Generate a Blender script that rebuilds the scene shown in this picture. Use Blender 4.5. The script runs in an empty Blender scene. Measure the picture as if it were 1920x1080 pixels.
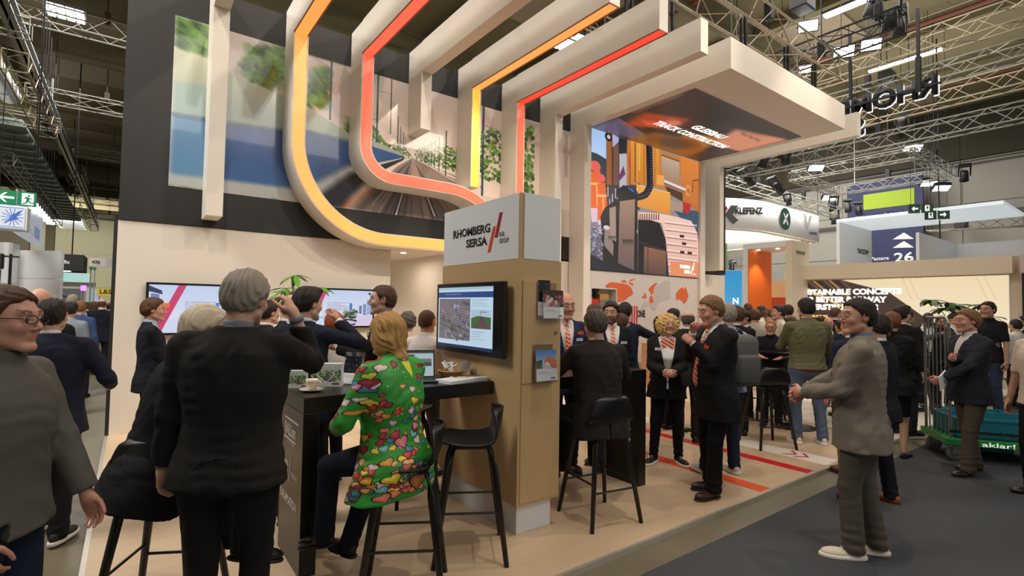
import bpy, bmesh, math, random
import numpy as np
from mathutils import Vector, Matrix, Euler
random.seed(7)
rng = np.random.default_rng(7)
scn = bpy.context.scene
COL = scn.collection
PI = math.pi

# ------------------------------------------------------------ camera
CAMH = 1.68
yaw, pitch, roll = .641, .0373, -.0166
_cy, _sy = math.cos(yaw), math.sin(yaw)
fwd = Vector((_sy*math.cos(pitch), _cy*math.cos(pitch), math.sin(pitch)))
r0 = Vector((_cy, -_sy, 0)); d0 = fwd.cross(r0)
rgt = math.cos(roll)*r0 + math.sin(roll)*d0
dwn = -math.sin(roll)*r0 + math.cos(roll)*d0
cam_data = bpy.data.cameras.new('camera'); cam = bpy.data.objects.new('camera', cam_data); COL.objects.link(cam)
m = Matrix((rgt, -dwn, -fwd)).transposed().to_4x4(); m.translation = (0, 0, CAMH)
cam.matrix_world = m
cam_data.lens = 18.0; cam_data.sensor_width = 36.0; cam_data.clip_end = 300; cam_data.clip_start = .05
scn.camera = cam

# ------------------------------------------------------------ world, lights, exposure
w = bpy.data.worlds.new('world'); scn.world = w; w.use_nodes = True
w.node_tree.nodes['Background'].inputs[0].default_value = (1.0, .95, .88, 1)
w.node_tree.nodes['Background'].inputs[1].default_value = .34
vs = scn.view_settings
vs.view_transform = 'Standard'; vs.look = 'None'; vs.gamma = 1; vs.use_curve_mapping = False; vs.exposure = -0.1

def area(name, loc, size, power, color, target=None, sy=None):
    l = bpy.data.lights.new(name, 'AREA'); l.energy = power; l.color = color; l.size = size
    if sy: l.shape = 'RECTANGLE'; l.size_y = sy
    o = bpy.data.objects.new(name, l); COL.objects.link(o); o.location = loc
    if target is not None: o.rotation_euler = (Vector(target)-Vector(loc)).to_track_quat('-Z', 'Y').to_euler()
    return o
def spot(name, loc, target, power, color, ang=60, rad=.06, blend=.5):
    l = bpy.data.lights.new(name, 'SPOT'); l.energy = power; l.color = color; l.spot_size = math.radians(ang)
    l.spot_blend = blend; l.shadow_soft_size = rad
    o = bpy.data.objects.new(name, l); COL.objects.link(o); o.location = loc
    o.rotation_euler = (Vector(target)-Vector(loc)).to_track_quat('-Z', 'Y').to_euler()
    return o
WARM = (1.0, .85, .70); NEU = (1.0, .95, .88); COOL = (.9, .95, 1.0)
area('hall_lamp_a', (3, 2.5, 9.6), 7, 180, NEU, (3, 3.5, 0), 5)
area('hall_lamp_b', (14, 6, 9.8), 8, 600, NEU, (14, 5, 0), 6)
area('hall_lamp_c', (21, 12, 9.8), 10, 2600, NEU, (24, 14, 0), 10)
area('hall_lamp_d', (-1, 22, 9.8), 6, 1100, NEU, (-1, 22, 0), 14)
area('left_aisle_fill', (-5, 7, 9.2), 4, 1300, NEU, (-4, 12, 0), 4)  # added fill to brighten the white stand wall, no lamp of the hall
area('back_wall_fill', (-5, 58, 9.4), 8, 2600, NEU, (-5, 66, 2), 8)  # added fill that lifts the dark cream back wall, no fitting there
area('ceiling_fill_a', (4, 6, 7.9), 10, 230, NEU, (4, 6, 11), 8)  # added upward fill that brightens the roof, not a fitting of the hall
area('ceiling_fill_b', (20, 10, 9.0), 10, 520, NEU, (20, 10, 11), 16)  # added upward fill for the roof on the right
area('ceiling_fill_c', (-6, 24, 8.9), 4, 420, NEU, (-6, 24, 11), 24)  # added upward fill for the roof over the left aisle
area('hall_lamp_e', (4, -6, 9.6), 8, 350, NEU, (4, 1, 0), 4)
SPOTS = [((-.6, 1.2, 8.2), (1.5, 8.1, 3.6), 620), ((3.2, .6, 8.4), (2.2, 8.1, 3.9), 620), ((6.4, .8, 8.4), (4.8, 8.1, 3.8), 620),
         ((9.2, .6, 8.3), (8.6, 7.7, 3.6), 600), ((2.6, 1.6, 8.6), (3.2, 4.2, .5), 470), ((7.2, 1.2, 8.6), (5.6, 4.0, .5), 470),
         ((11.4, 1.0, 8.2), (10.8, 6.4, 2.4), 650)]
for i, (a, b, p) in enumerate(SPOTS): spot('stand_spot', a, b, p, WARM, 62, .05)
area('room_downlight', (5.0, 6.3, 5.2), 1.2, 50, WARM, (5, 6.3, 0))
area('stand_soft_right', (11, 4.6, 4.9), 2.2, 70, WARM, (11, 4.6, 0))

# ------------------------------------------------------------ helpers
def at(px, py, depth):
    """point seen at photo pixel (px,py) at a distance along the optical axis"""
    return Vector((0, 0, CAMH)) + depth*(fwd + rgt*((px-960)/960) + dwn*((py-540)/960))
def atx(px, py, X):
    d = fwd + rgt*((px-960)/960) + dwn*((py-540)/960); return Vector((0, 0, CAMH)) + d*(X/d.x)
def aty(px, py, Y):
    d = fwd + rgt*((px-960)/960) + dwn*((py-540)/960); return Vector((0, 0, CAMH)) + d*(Y/d.y)

def srgb(c):
    return tuple(((v/255)/12.92 if v/255 <= .04045 else ((v/255+.055)/1.055)**2.4) for v in c)
MATS = {}
def mat(name, rgb, rough=.6, metal=0, spec=.5, emit=None, es=0, noise=0, nscale=20, bump=0, bscale=60, trans=0, alpha=1, coat=0, stretch=None):
    """procedural material; rgb is sRGB 0-255"""
    if name in MATS: return MATS[name]
    M = bpy.data.materials.new(name); M.use_nodes = True
    nt = M.node_tree; b = nt.nodes['Principled BSDF']
    c = srgb(rgb)+(1,)
    b.inputs['Base Color'].default_value = c
    b.inputs['Roughness'].default_value = rough; b.inputs['Metallic'].default_value = metal
    b.inputs['Specular IOR Level'].default_value = spec
    if trans: b.inputs['Transmission Weight'].default_value = trans
    if alpha < 1: b.inputs['Alpha'].default_value = alpha
    if coat: b.inputs['Coat Weight'].default_value = coat; b.inputs['Coat Roughness'].default_value = .08
    if emit: b.inputs['Emission Color'].default_value = srgb(emit)+(1,); b.inputs['Emission Strength'].default_value = es
    if noise or bump:
        tc = nt.nodes.new('ShaderNodeTexCoord'); mp = nt.nodes.new('ShaderNodeMapping')
        nt.links.new(tc.outputs['Object'], mp.inputs[0])
        if stretch: mp.inputs['Scale'].default_value = stretch
    if noise:
        n = nt.nodes.new('ShaderNodeTexNoise'); n.inputs['Scale'].default_value = nscale; n.inputs['Detail'].default_value = 4
        nt.links.new(mp.outputs[0], n.inputs['Vector'])
        mx = nt.nodes.new('ShaderNodeMix'); mx.data_type = 'RGBA'
        mx.inputs[6].default_value = tuple(v*(1-noise) for v in c[:3])+(1,)
        mx.inputs[7].default_value = tuple(min(1, v*(1+noise)) for v in c[:3])+(1,)
        nt.links.new(n.outputs[0], mx.inputs[0]); nt.links.new(mx.outputs[2], b.inputs['Base Color'])
    if bump:
        n2 = nt.nodes.new('ShaderNodeTexNoise'); n2.inputs['Scale'].default_value = bscale; n2.inputs['Detail'].default_value = 3
        nt.links.new(mp.outputs[0], n2.inputs['Vector'])
        bp = nt.nodes.new('ShaderNodeBump'); bp.inputs['Strength'].default_value = bump; bp.inputs['Distance'].default_value = .01
        nt.links.new(n2.outputs[0], bp.inputs['Height']); nt.links.new(bp.outputs[0], b.inputs['Normal'])
    MATS[name] = M
    return M
def img_mat(name, arr, rough=.4, es=0, spec=.5, coord='UV', coat=0, base=1.0):
    """arr: h x w x 3 sRGB 0..1, row 0 = top; painted in this script. es>0: a lit screen"""
    h, w_ = arr.shape[:2]
    im = bpy.data.images.new(name, w_, h)
    px = np.ones((h, w_, 4), np.float32); px[..., :3] = np.clip(arr[::-1], 0, 1)
    im.pixels.foreach_set(px.ravel()); im.update(); im.pack()
    M = bpy.data.materials.new(name); M.use_nodes = True
    nt = M.node_tree; b = nt.nodes['Principled BSDF']
    t = nt.nodes.new('ShaderNodeTexImage'); t.image = im; t.extension = 'EXTEND'
    b.inputs['Roughness'].default_value = rough; b.inputs['Specular IOR Level'].default_value = spec
    if coat: b.inputs['Coat Weight'].default_value = coat; b.inputs['Coat Roughness'].default_value = .03
    if es:
        b.inputs['Base Color'].default_value = (.02, .02, .02, 1)
        nt.links.new(t.outputs[0], b.inputs['Emission Color']); b.inputs['Emission Strength'].default_value = es
    else:
        nt.links.new(t.outputs[0], b.inputs['Base Color'])
    return M

def mesh_obj(name, V, Fc, mt, parent=None, smooth=False, uv=None):
    me = bpy.data.meshes.new(name); me.from_pydata([tuple(v) for v in V], [], [tuple(f) for f in Fc])
    if uv is not None:
        l = me.uv_layers.new(name='UVMap'); l.data.foreach_set('uv', np.asarray(uv, np.float32).ravel())
    return link(name, me, mt, parent, smooth)
def link(name, me, mt, parent=None, smooth=False):
    if mt is not None:
        if isinstance(mt, (list, tuple)):
            for q in mt: me.materials.append(q)
        elif not me.materials: me.materials.append(mt)
    if smooth: me.polygons.foreach_set('use_smooth', [True]*len(me.polygons))
    me.update()
    o = bpy.data.objects.new(name, me); COL.objects.link(o)
    if parent: o.parent = parent
    return o
def np_obj(name, V, Q, mt, parent=None, smooth=True, col=None, uvv=None):
    """numpy verts / faces (quads n x 4 or list of arrays)"""
    me = bpy.data.meshes.new(name)
    Qs = Q if isinstance(Q, list) else [Q]
    Qs = [q for q in Qs if len(q)]
    nl = sum(q.size for q in Qs); nf = sum(len(q) for q in Qs)
    me.vertices.add(len(V)); me.vertices.foreach_set('co', np.asarray(V, np.float32).ravel())
    me.loops.add(nl); loops = np.concatenate([q.ravel() for q in Qs]).astype(np.int32)
    me.loops.foreach_set('vertex_index', loops)
    tot = np.concatenate([np.full(len(q), q.shape[1], np.int32) for q in Qs]); st = np.concatenate([[0], np.cumsum(tot)[:-1]]).astype(np.int32)
    me.polygons.add(nf); me.polygons.foreach_set('loop_start', st)
    try: me.polygons.foreach_set('loop_total', tot)
    except Exception: pass
    if uvv is not None:
        l = me.uv_layers.new(name='UVMap'); l.data.foreach_set('uv', np.asarray(uvv, np.float32)[loops].ravel())
    if col is not None:
        a = me.color_attributes.new('Col', 'FLOAT_COLOR', 'POINT')
        c = np.ones((len(V), 4), np.float32); c[:, :3] = col; a.data.foreach_set('color', c.ravel())
    me.update(calc_edges=True)
    return link(name, me, mt, parent, smooth)

class MB:
    """collects simple solids into one mesh"""
    def __init__(s): s.V = []; s.F = []
    def add(s, V, F):
        n = len(s.V); s.V += [Vector(v) for v in V]; s.F += [tuple(i+n for i in f) for f in F]; return s
    def box(s, a, b, bev=0, M=None):
        x0, y0, z0 = [min(p, q) for p, q in zip(a, b)]; x1, y1, z1 = [max(p, q) for p, q in zip(a, b)]
        if bev:
            bm = bmesh.new(); bmesh.ops.create_cube(bm, size=1)
            for v in bm.verts: v.co = Vector((x0 if v.co.x < 0 else x1, y0 if v.co.y < 0 else y1, z0 if v.co.z < 0 else z1))
            bmesh.ops.bevel(bm, geom=bm.edges[:], offset=bev, segments=2, affect='EDGES', profile=.5)
            bm.verts.index_update()
            V = [v.co.copy() for v in bm.verts]; F = [[v.index for v in f.verts] for f in bm.faces]; bm.free()
        else:
            V = [Vector(p) for p in ((x0, y0, z0), (x1, y0, z0), (x1, y1, z0), (x0, y1, z0), (x0, y0, z1), (x1, y0, z1), (x1, y1, z1), (x0, y1, z1))]
            F = [(0, 3, 2, 1), (4, 5, 6, 7), (0, 1, 5, 4), (1, 2, 6, 5), (2, 3, 7, 6), (3, 0, 4, 7)]
        if M is not None: V = [M @ v for v in V]
        return s.add(V, F)
    def tube(s, pts, r, n=8, cap=True, r2=None):
        pts = [Vector(p) for p in pts]; V = []; F = []
        up = Vector((0, 0, 1)); k = len(pts)
        for i, p in enumerate(pts):
            d = (pts[min(i+1, k-1)]-pts[max(i-1, 0)]).normalized()
            a = d.cross(up if abs(d.z) < .95 else Vector((1, 0, 0))).normalized(); b = d.cross(a)
            rr = r if r2 is None else r+(r2-r)*i/(k-1)
            if isinstance(r, (list, tuple)): rr = r[i]
            for j in range(n):
                t = 2*PI*j/n; V.append(p+a*(rr*math.cos(t))+b*(rr*math.sin(t)))
        for i in range(k-1):
            for j in range(n):
                F.append((i*n+j, i*n+(j+1) % n, (i+1)*n+(j+1) % n, (i+1)*n+j))
        if cap: F += [tuple(range(n))[::-1], tuple((k-1)*n+j for j in range(n))]
        return s.add(V, F)
    def lathe(s, prof, n=20, M=None, c=(0, 0, 0)):
        V = []; F = []; k = len(prof)
        for r, z in prof:
            for j in range(n):
                t = 2*PI*j/n; V.append(Vector((c[0]+r*math.cos(t), c[1]+r*math.sin(t), c[2]+z)))
        for i in range(k-1):
            for j in range(n): F.append((i*n+j, i*n+(j+1) % n, (i+1)*n+(j+1) % n, (i+1)*n+j))
        if prof[0][0] > 1e-4: F.append(tuple(range(n))[::-1])
        if prof[-1][0] > 1e-4: F.append(tuple((k-1)*n+j for j in range(n)))
        if M is not None: V = [M @ v for v in V]
        return s.add(V, F)
    def ball(s, c, r, n=12, m=8):
        prof = [(max(1e-5, math.sin(PI*i/m)), -math.cos(PI*i/m)) for i in range(m+1)]
        r = r if isinstance(r, (tuple, list)) else (r, r, r)
        V = []; F = []
        for a, z in prof:
            for j in range(n):
                t = 2*PI*j/n; V.append(Vector((c[0]+r[0]*a*math.cos(t), c[1]+r[1]*a*math.sin(t), c[2]+r[2]*z)))
        for i in range(m):
            for j in range(n): F.append((i*n+j, i*n+(j+1) % n, (i+1)*n+(j+1) % n, (i+1)*n+j))
        return s.add(V, F)
    def prism(s, pts, h, M=None):
        """polygon in xy extruded h in z"""
        n = len(pts)
        V = [Vector((x, y, 0)) for x, y in pts]+[Vector((x, y, h)) for x, y in pts]
        F = [tuple(range(n))[::-1], tuple(range(n, 2*n))]+[(i, (i+1) % n, n+(i+1) % n, n+i) for i in range(n)]
        if M is not None: V = [M @ v for v in V]
        return s.add(V, F)
    def xf(s, M, start=0):
        for i in range(start, len(s.V)): s.V[i] = M @ s.V[i]
        return s
    def build(s, name, mt, parent=None, smooth=False):
        return mesh_obj(name, s.V, s.F, mt, parent, smooth)

def tag(o, label=None, cat=None, group=None, kind=None):
    if label: o['label'] = label
    if cat: o['category'] = cat
    if group: o['group'] = group
    if kind: o['kind'] = kind
    return o
def thing(name, loc, label, cat, group=None, rz=0):
    o = bpy.data.objects.new(name, None); COL.objects.link(o); o.empty_display_size = .1
    o.location = loc; o.rotation_euler = (0, 0, rz)
    return tag(o, label, cat, group)
def struct(o): o['kind'] = 'structure'; return o
def copy_tree(o, parent=None):
    c = o.copy(); COL.objects.link(c); c.parent = parent
    for ch in o.children: copy_tree(ch, c)
    return c
def rebase(o, loc):
    """put a thing's origin at its own place; its parts stay where they are"""
    loc = Vector(loc); d = loc-o.location; o.location = loc
    for ch in o.children: ch.location = ch.location-d
def frame(o, ux, uy):
    """matrix with origin o, x axis ux, y axis uy"""
    ux = Vector(ux).normalized(); uy = Vector(uy); uy = (uy-ux*uy.dot(ux)).normalized(); uz = ux.cross(uy)
    M = Matrix((ux, uy, uz)).transposed().to_4x4(); M.translation = Vector(o); return M
def quad(name, o, ux, uy, wd, ht, mt, parent=None, thick=.004):
    """thin panel with its picture on the side facing ux x uy; origin lower left"""
    M = frame(o, ux, uy)
    V = [M @ Vector(p) for p in ((0, 0, 0), (wd, 0, 0), (wd, ht, 0), (0, ht, 0), (0, 0, -thick), (wd, 0, -thick), (wd, ht, -thick), (0, ht, -thick))]
    F = [(0, 1, 2, 3), (4, 7, 6, 5), (0, 4, 5, 1), (1, 5, 6, 2), (2, 6, 7, 3), (3, 7, 4, 0)]
    uv = [(0, 0), (1, 0), (1, 1), (0, 1)]+[(.01, .01)]*20
    return mesh_obj(name, V, F, mt, parent, uv=uv)
def text(s, o, ux, uy, mt, height=None, width=None, parent=None, name='lettering', depth=.003, bold=0, align='LEFT', shear=0, space=1):
    cu = bpy.data.curves.new('t', 'FONT'); cu.body = s; cu.size = 1; cu.extrude = 0; cu.offset = bold; cu.align_x = 'LEFT'; cu.shear = shear
    cu.resolution_u = 3; cu.space_character = space; cu.space_line = .95
    to = bpy.data.objects.new('t', cu); COL.objects.link(to)
    dg = bpy.context.evaluated_depsgraph_get(); me = bpy.data.meshes.new_from_object(to.evaluated_get(dg))
    bpy.data.objects.remove(to)
    n = len(me.vertices); co = np.empty(n*3, np.float32); me.vertices.foreach_get('co', co); co = co.reshape(-1, 3)
    x0, x1 = co[:, 0].min(), co[:, 0].max(); y0, y1 = co[:, 1].min(), co[:, 1].max()
    sx = (width/(x1-x0)) if width else None; sy = (height/(y1-y0)) if height else None
    sx = sx or sy; sy = sy or sx
    co[:, 0] = (co[:, 0]-x0)*sx; co[:, 1] = (co[:, 1]-y0)*sy
    if align == 'CENTER': co[:, 0] -= (x1-x0)*sx/2
    me.vertices.foreach_set('co', co.ravel()); me.transform(frame(o, ux, uy)); me.materials.clear()
    nv = frame(o, ux, uy).to_3x3() @ Vector((0, 0, depth))
    bm = bmesh.new(); bm.from_mesh(me)
    if depth > .001:
        g = bmesh.ops.extrude_face_region(bm, geom=bm.faces[:])
        for v in [e for e in g['geom'] if isinstance(e, bmesh.types.BMVert)]: v.co += nv
    bm.to_mesh(me); bm.free()
    return link(name, me, mt, parent)

# ------------------------------------------------------------ picture painter (flat print and screens only)
class Cv:
    def __init__(s, w, h, c=(255, 255, 255)): s.w = w; s.h = h; s.a = np.ones((h, w, 3), np.float32)*np.array(c, np.float32)/255
    def poly(s, pts, c, al=1, c2=None):
        p = np.array(pts, float)*(s.w, s.h)
        x0, y0 = np.floor(p.min(0)).astype(int); x1, y1 = np.ceil(p.max(0)).astype(int)+1
        x0, y0 = max(0, x0), max(0, y0); x1, y1 = min(s.w, x1), min(s.h, y1)
        if x1 <= x0 or y1 <= y0: return s
        X, Y = np.meshgrid(np.arange(x0, x1)+.5, np.arange(y0, y1)+.5); ins = np.zeros(X.shape, bool)
        q = np.roll(p, -1, 0)
        for (ax, ay), (bx, by) in zip(p, q):
            if ay == by: continue
            cnd = ((ay > Y) != (by > Y)) & (X < (bx-ax)*(Y-ay)/(by-ay)+ax); ins ^= cnd
        sub = s.a[y0:y1, x0:x1]; cc = np.array(c, np.float32)/255
        if c2 is not None:
            t = ((Y-p[:, 1].min())/(np.ptp(p[:, 1])+1e-6))[..., None]; cc = cc*(1-t)+np.array(c2, np.float32)/255*t
            cc = cc[ins]
        sub[ins] = sub[ins]*(1-al)+cc*al
        return s
    def rect(s, x0, y0, x1, y1, c, al=1, c2=None): return s.poly([(x0, y0), (x1, y0), (x1, y1), (x0, y1)], c, al, c2)
    def line(s, a, b, wd, c, al=1):
        a = np.array(a, float)*(s.w, s.h); b = np.array(b, float)*(s.w, s.h); d = b-a; n = np.array([-d[1], d[0]])/(np.hypot(*d)+1e-9)*wd*s.h/2
        return s.poly(np.array([a+n, b+n, b-n, a-n])/(s.w, s.h), c, al)
    def ell(s, cx, cy, rx, ry, c, al=1, soft=0, c2=None):
        t = np.linspace(0, 2*PI, 24, endpoint=False)
        if not soft: return s.poly(np.c_[cx+rx*np.cos(t), cy+ry*np.sin(t)], c, al, c2)
        X, Y = np.meshgrid((np.arange(s.w)+.5)/s.w, (np.arange(s.h)+.5)/s.h)
        d = np.sqrt(((X-cx)/rx)**2+((Y-cy)/ry)**2); k = (np.clip((1+soft-d)/(2*soft), 0, 1)*al)[..., None]
        s.a = s.a*(1-k)+np.array(c, np.float32)/255*k; return s
    def blobs(s, x0, y0, x1, y1, n, r, cols, al=.8, seed=0, asp=1):
        g = np.random.default_rng(seed)
        for i in range(n):
            x = g.uniform(x0, x1); y = g.uniform(y0, y1); q = g.uniform(.5, 1.2)*r; s.ell(x, y, q*asp, q*s.w/s.h, cols[g.integers(len(cols))], al)
        return s
    def blur(s, x0, y0, x1, y1, dx, dy, n=12, mask=None):
        a = s.a; acc = np.zeros_like(a)
        for i in range(n):
            t = i/(n-1)-.5; acc += np.roll(np.roll(a, int(t*dx*s.w), 1), int(t*dy*s.h), 0)
        acc /= n; i0, i1, j0, j1 = int(y0*s.h), int(y1*s.h), int(x0*s.w), int(x1*s.w)
        if mask is None: s.a[i0:i1, j0:j1] = acc[i0:i1, j0:j1]
        else: s.a = np.where(mask[..., None], acc, s.a)
        return s
    def grain(s, k, seed=1):
        g = np.random.default_rng(seed); s.a = np.clip(s.a+g.normal(0, k, s.a.shape[:2]+(1,)).astype(np.float32), 0, 1); return s
    def lines_of_text(s, x0, y0, x1, y1, n, c, seed=0, al=.6):
        g = np.random.default_rng(seed); hh = (y1-y0)/n
        for i in range(n):
            x = x0; end = x0+(x1-x0)*g.uniform(.5, 1)
            while x < end:
                wd = g.uniform(.01, .035); s.rect(x, y0+i*hh, min(x+wd, end), y0+i*hh+hh*.42, c, al); x += wd+.007
        return s
# ============================================================ materials
concrete = mat('hall_concrete', (112, 104, 84), .42, noise=.22, nscale=3, bump=.05, bscale=30)
carpet_m = mat('grey_carpet', (76, 77, 80), .95, spec=.1, noise=.28, nscale=160, bump=.5, bscale=400)
wood_floor = mat('pale_laminate', (204, 178, 146), .38, noise=.13, nscale=2.2, stretch=(.5, 7, 1))
white_p = mat('white_panel', (230, 222, 210), .5)
white_c = mat('cool_white_panel', (228, 230, 232), .45)
black_p = mat('black_panel', (30, 29, 28), .55)
black_m = mat('black_lacquer', (20, 19, 19), .3)
black_g = mat('black_gear', (22, 22, 24), .5)
alu = mat('bare_aluminium', (150, 148, 138), .35, metal=.7)
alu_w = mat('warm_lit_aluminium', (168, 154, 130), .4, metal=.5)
oak = mat('oak_laminate', (196, 164, 118), .42, noise=.1, nscale=3, stretch=(14, 14, .7))
steel = mat('zinc_steel', (150, 152, 150), .35, metal=.8)
deck_m = mat('olive_roof_deck', (112, 104, 76), .8, noise=.1, nscale=2)
deck_l = mat('light_roof_panel', (150, 138, 116), .8, noise=.06, nscale=6)
wall_m = mat('hall_panel_grey', (158, 156, 148), .7, noise=.05, nscale=2)
wall_cr = mat('hall_panel_cream', (190, 184, 152), .7)
wall_dk = mat('hall_wall_dark', (62, 58, 44), .8)
duct_m = mat('galvanised_duct', (128, 130, 128), .4, metal=.5)
red_pipe = mat('red_pipe', (120, 56, 40), .5)
lamp_m = mat('lamp_glow', (255, 255, 255), .4, emit=(255, 252, 245), es=9)
lampc_m = mat('lamp_glow_cool', (255, 255, 255), .4, emit=(235, 242, 255), es=7)
green_s = mat('exit_green', (0, 112, 72), .4, emit=(0, 120, 78), es=.35)
sign_w = mat('sign_white', (240, 245, 240), .4, emit=(235, 245, 240), es=.7)
navy_s = mat('navy_sign', (30, 38, 82), .6)
lime_s = mat('lime_sign', (150, 178, 30), .6)

# ============================================================ the hall shell
b = MB(); b.box((-30, -8, -.24), (34, 75, -.04)); struct(b.build('floor', concrete))
b = MB(); b.box((-30, -8, 11), (34, 75, 11.2)); fc = struct(b.build('ceiling', deck_m))
b = MB(); b.box((29.7, -8, -.04), (29.9, 75, 11)); wr = struct(b.build('wall_right', wall_m))
b = MB(); b.box((-30, 70, -.04), (29.7, 70.2, 11)); wb = struct(b.build('wall_back', wall_cr))
b = MB(); b.box((-17.2, -8, -.04), (-17, 70, 11)); wl = struct(b.build('wall_left', wall_dk))
# cladding panels of the right wall: each sheet with its joints
def clad(parent, mt, P, n):
    """P(u, v, d) -> point; sheets standing proud of the wall with open joints"""
    me0 = None
    for u0, u1, v0, v1 in n:
        V = [P(a, b_, d) for d in (0, .05) for a, b_ in ((u0+.02, v0+.02), (u1-.02, v0+.02), (u1-.02, v1-.02), (u0+.02, v1-.02))]
        mesh_obj('panel', V, [(0, 1, 2, 3), (4, 7, 6, 5), (0, 4, 5, 1), (1, 5, 6, 2), (2, 6, 7, 3), (3, 7, 4, 0)], mt, parent)
rows = [(2.2, 4.4), (4.4, 6.6), (6.6, 8.3)]
clad(wr, wall_m, lambda u, v, d: (29.7-d, u, v), [(y, y+2.4, a, c) for y in np.arange(-1, 40, 2.4) for a, c in rows])
clad(wb, wall_cr, lambda u, v, d: (u, 70-d, v), [(x, x+1.9, a, c) for x in np.arange(-13, 0, 1.9) for a, c in ((0, 3), (3, 6.5), (6.5, 10.5))])
b = MB(); b.box((29.5, -8, 8.6), (29.7, 75, 10.9)); b.build('dark_band', wall_dk, wr)
b = MB()
for z in (8.4, 6.1): b.tube([(29.45, -6, z), (29.45, 60, z)], .07, 6)
b.build('pipe', steel, wr)
# roof: girders across, light roof bays between purlins
for i, y in enumerate(np.arange(1.0, 70, 7.5)):
    b = MB(); b.box((-17, y-.12, 10.1), (29.7, y+.12, 10.25)); b.box((-17, y-.03, 10.2), (29.7, y+.03, 11)); b.box((-17, y-.14, 10.9), (29.7, y+.14, 11))
    g = b.build('girder', deck_m, fc)
for i, x in enumerate(np.arange(-16, 29, 4.0)):
    b = MB(); b.box((x-.09, -8, 10.55), (x+.09, 70, 10.7)); b.box((x-.03, -8, 10.6), (x+.03, 70, 11)); b.build('purlin', deck_m, fc)
for x in (-8, -4, 0, 8, 16, 24):
    for y in (6.4, 21.4, 36.4):
        b = MB(); b.box((x+.2, y, 10.93), (x+3.8, y+6.6, 10.99)); b.build('roof_panel', deck_l, fc)
for x in (6.2, 12.4, 18.6, 24.8):
    b = MB(); b.tube([(x, -6, 10.3), (x, 40, 10.3)], .06, 6); b.build('sprinkler_pipe', red_pipe, fc)
# aisle carpet
b = MB(); b.box((-6, -7, -.04), (29, 2.18, -.028)); tag(b.build('aisle_carpet', carpet_m), 'dark grey carpet laid along the visitor aisle in front of the stands', 'carpet')
# ventilation duct and gallery on the left
o = thing('ventilation_duct', (-4.1, 8, 9.75), 'long round galvanised duct under the roof above the left aisle', 'duct')
b = MB(); b.tube([(0, -10, 0), (0, 20, 0)], .36, 16); b.build('pipe', duct_m, o, True)
for k in range(10):
    b = MB(); b.lathe([(.36, -.04), (.4, -.04), (.4, .04), (.36, .04)], 16, Matrix.Rotation(PI/2, 4, 'X')); q = b.build('joint_ring', steel, o); q.location = (0, -9+k*3.1, 0)
o = thing('lit_gallery_ceiling', (-4.5, 40, 8.5), 'teal lit ribbed gallery soffit running away above the left aisle', 'gallery')
b = MB(); b.box((-.95, -13, 0), (.95, 24, .1)); b.build('soffit', mat('teal_soffit', (150, 176, 170), .5), o)
for k in range(27):
    b = MB(); b.box((-.95, -12.8+k*1.4, -.14), (.95, -12.6+k*1.4, 0)); b.build('rib', steel, o)
for x, z, y0_, l in ((-2.55, 8.35, 15, 'grey steel roof beam running away above the steep bright truss'), (-5.7, 8.9, 12, 'grey steel roof beam running away beyond the lit gallery')):
    b = MB(); b.box((x-.14, y0_, z), (x+.14, 60, z+.04)); b.box((x-.03, y0_, z), (x+.03, 60, z+.36)); b.box((x-.14, y0_, z+.34), (x+.14, 60, z+.38))
    for k in range(5): b.box((x-.02, y0_+1+k*9, z+.36), (x+.02, y0_+1.1+k*9, 10.99))
    tag(b.build('roof_beam', steel), l, 'beam')

# ============================================================ trusses
def truss_mb(a, c, s=.3, step=None, r=.022, rb=.011, up=(0, 0, 1)):
    a = Vector(a); c = Vector(c); d = (c-a); L = d.length; d.normalize(); u = Vector(up); sd = d.cross(u).normalized(); u = sd.cross(d)
    step = step or s*1.1; n = max(2, int(L/step)); b = MB(); h = s/2
    cs = [sd*h*i+u*h*j for i, j in ((-1, -1), (1, -1), (1, 1), (-1, 1))]
    for q in cs: b.tube([a+q, c+q], r, 5, False)
    for k in range(n):
        p0 = a+d*(L*k/n); p1 = a+d*(L*(k+1)/n)
        for f in range(4):
            q0, q1 = cs[f], cs[(f+1) % 4]
            if k % 2: q0, q1 = q1, q0
            b.tube([p0+q0, p1+q1], rb, 3, False)
    for p in (a, c):
        for f in range(4): b.tube([p+cs[f], p+cs[(f+1) % 4]], rb*1.3, 4, False)
    return b
def truss(a, c, label, s=.3, mt=None, group=None, cables=(), up=(0, 0, 1), **k):
    mid = (Vector(a)+Vector(c))/2
    o = thing('lighting_truss', mid, label, 'truss', group)
    o2 = truss_mb(Vector(a)-mid, Vector(c)-mid, s, up=up, **k).build('truss_frame', mt or alu, o)
    d = (Vector(c)-Vector(a))
    for t in cables:
        p = Vector(a)+d*t-mid; b = MB(); b.tube([p+Vector((0, 0, s/2-.03)), p+Vector((0, 0, 11-mid.z-p.z-.02))], .012, 4); b.build('hoist_chain', black_g, o)
        b = MB(); b.box((p.x-.07, p.y-.07, p.z+s/2-.02), (p.x+.07, p.y+.07, p.z+s/2+.32), .02); b.build('chain_motor', black_g, o)
    return o
GL = 'trusses under the roof on the left'
truss((-9, 19.1, 9.6), (-.2, 19.1, 9.6), 'pale truss across the roof at the top left, beside the bright hall lamp', .5, group=GL, cables=(.5, .93))
truss((-7, 17.2, 8.35), (-2.2, 17.2, 8.35), 'truss at the left edge whose end carries the steep nearest truss', .4, group=GL, cables=(.85,))
truss((-2.5, 17.5, 7.6), (-2.5, 24, 7.6), 'steep bright truss running away at the left, nearest to the camera', .5, alu_w, GL)
truss((-7, 24.3, 7.9), (-2.2, 24.3, 7.9), 'truss across under the far end of the steep bright truss', .4, group=GL)
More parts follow.
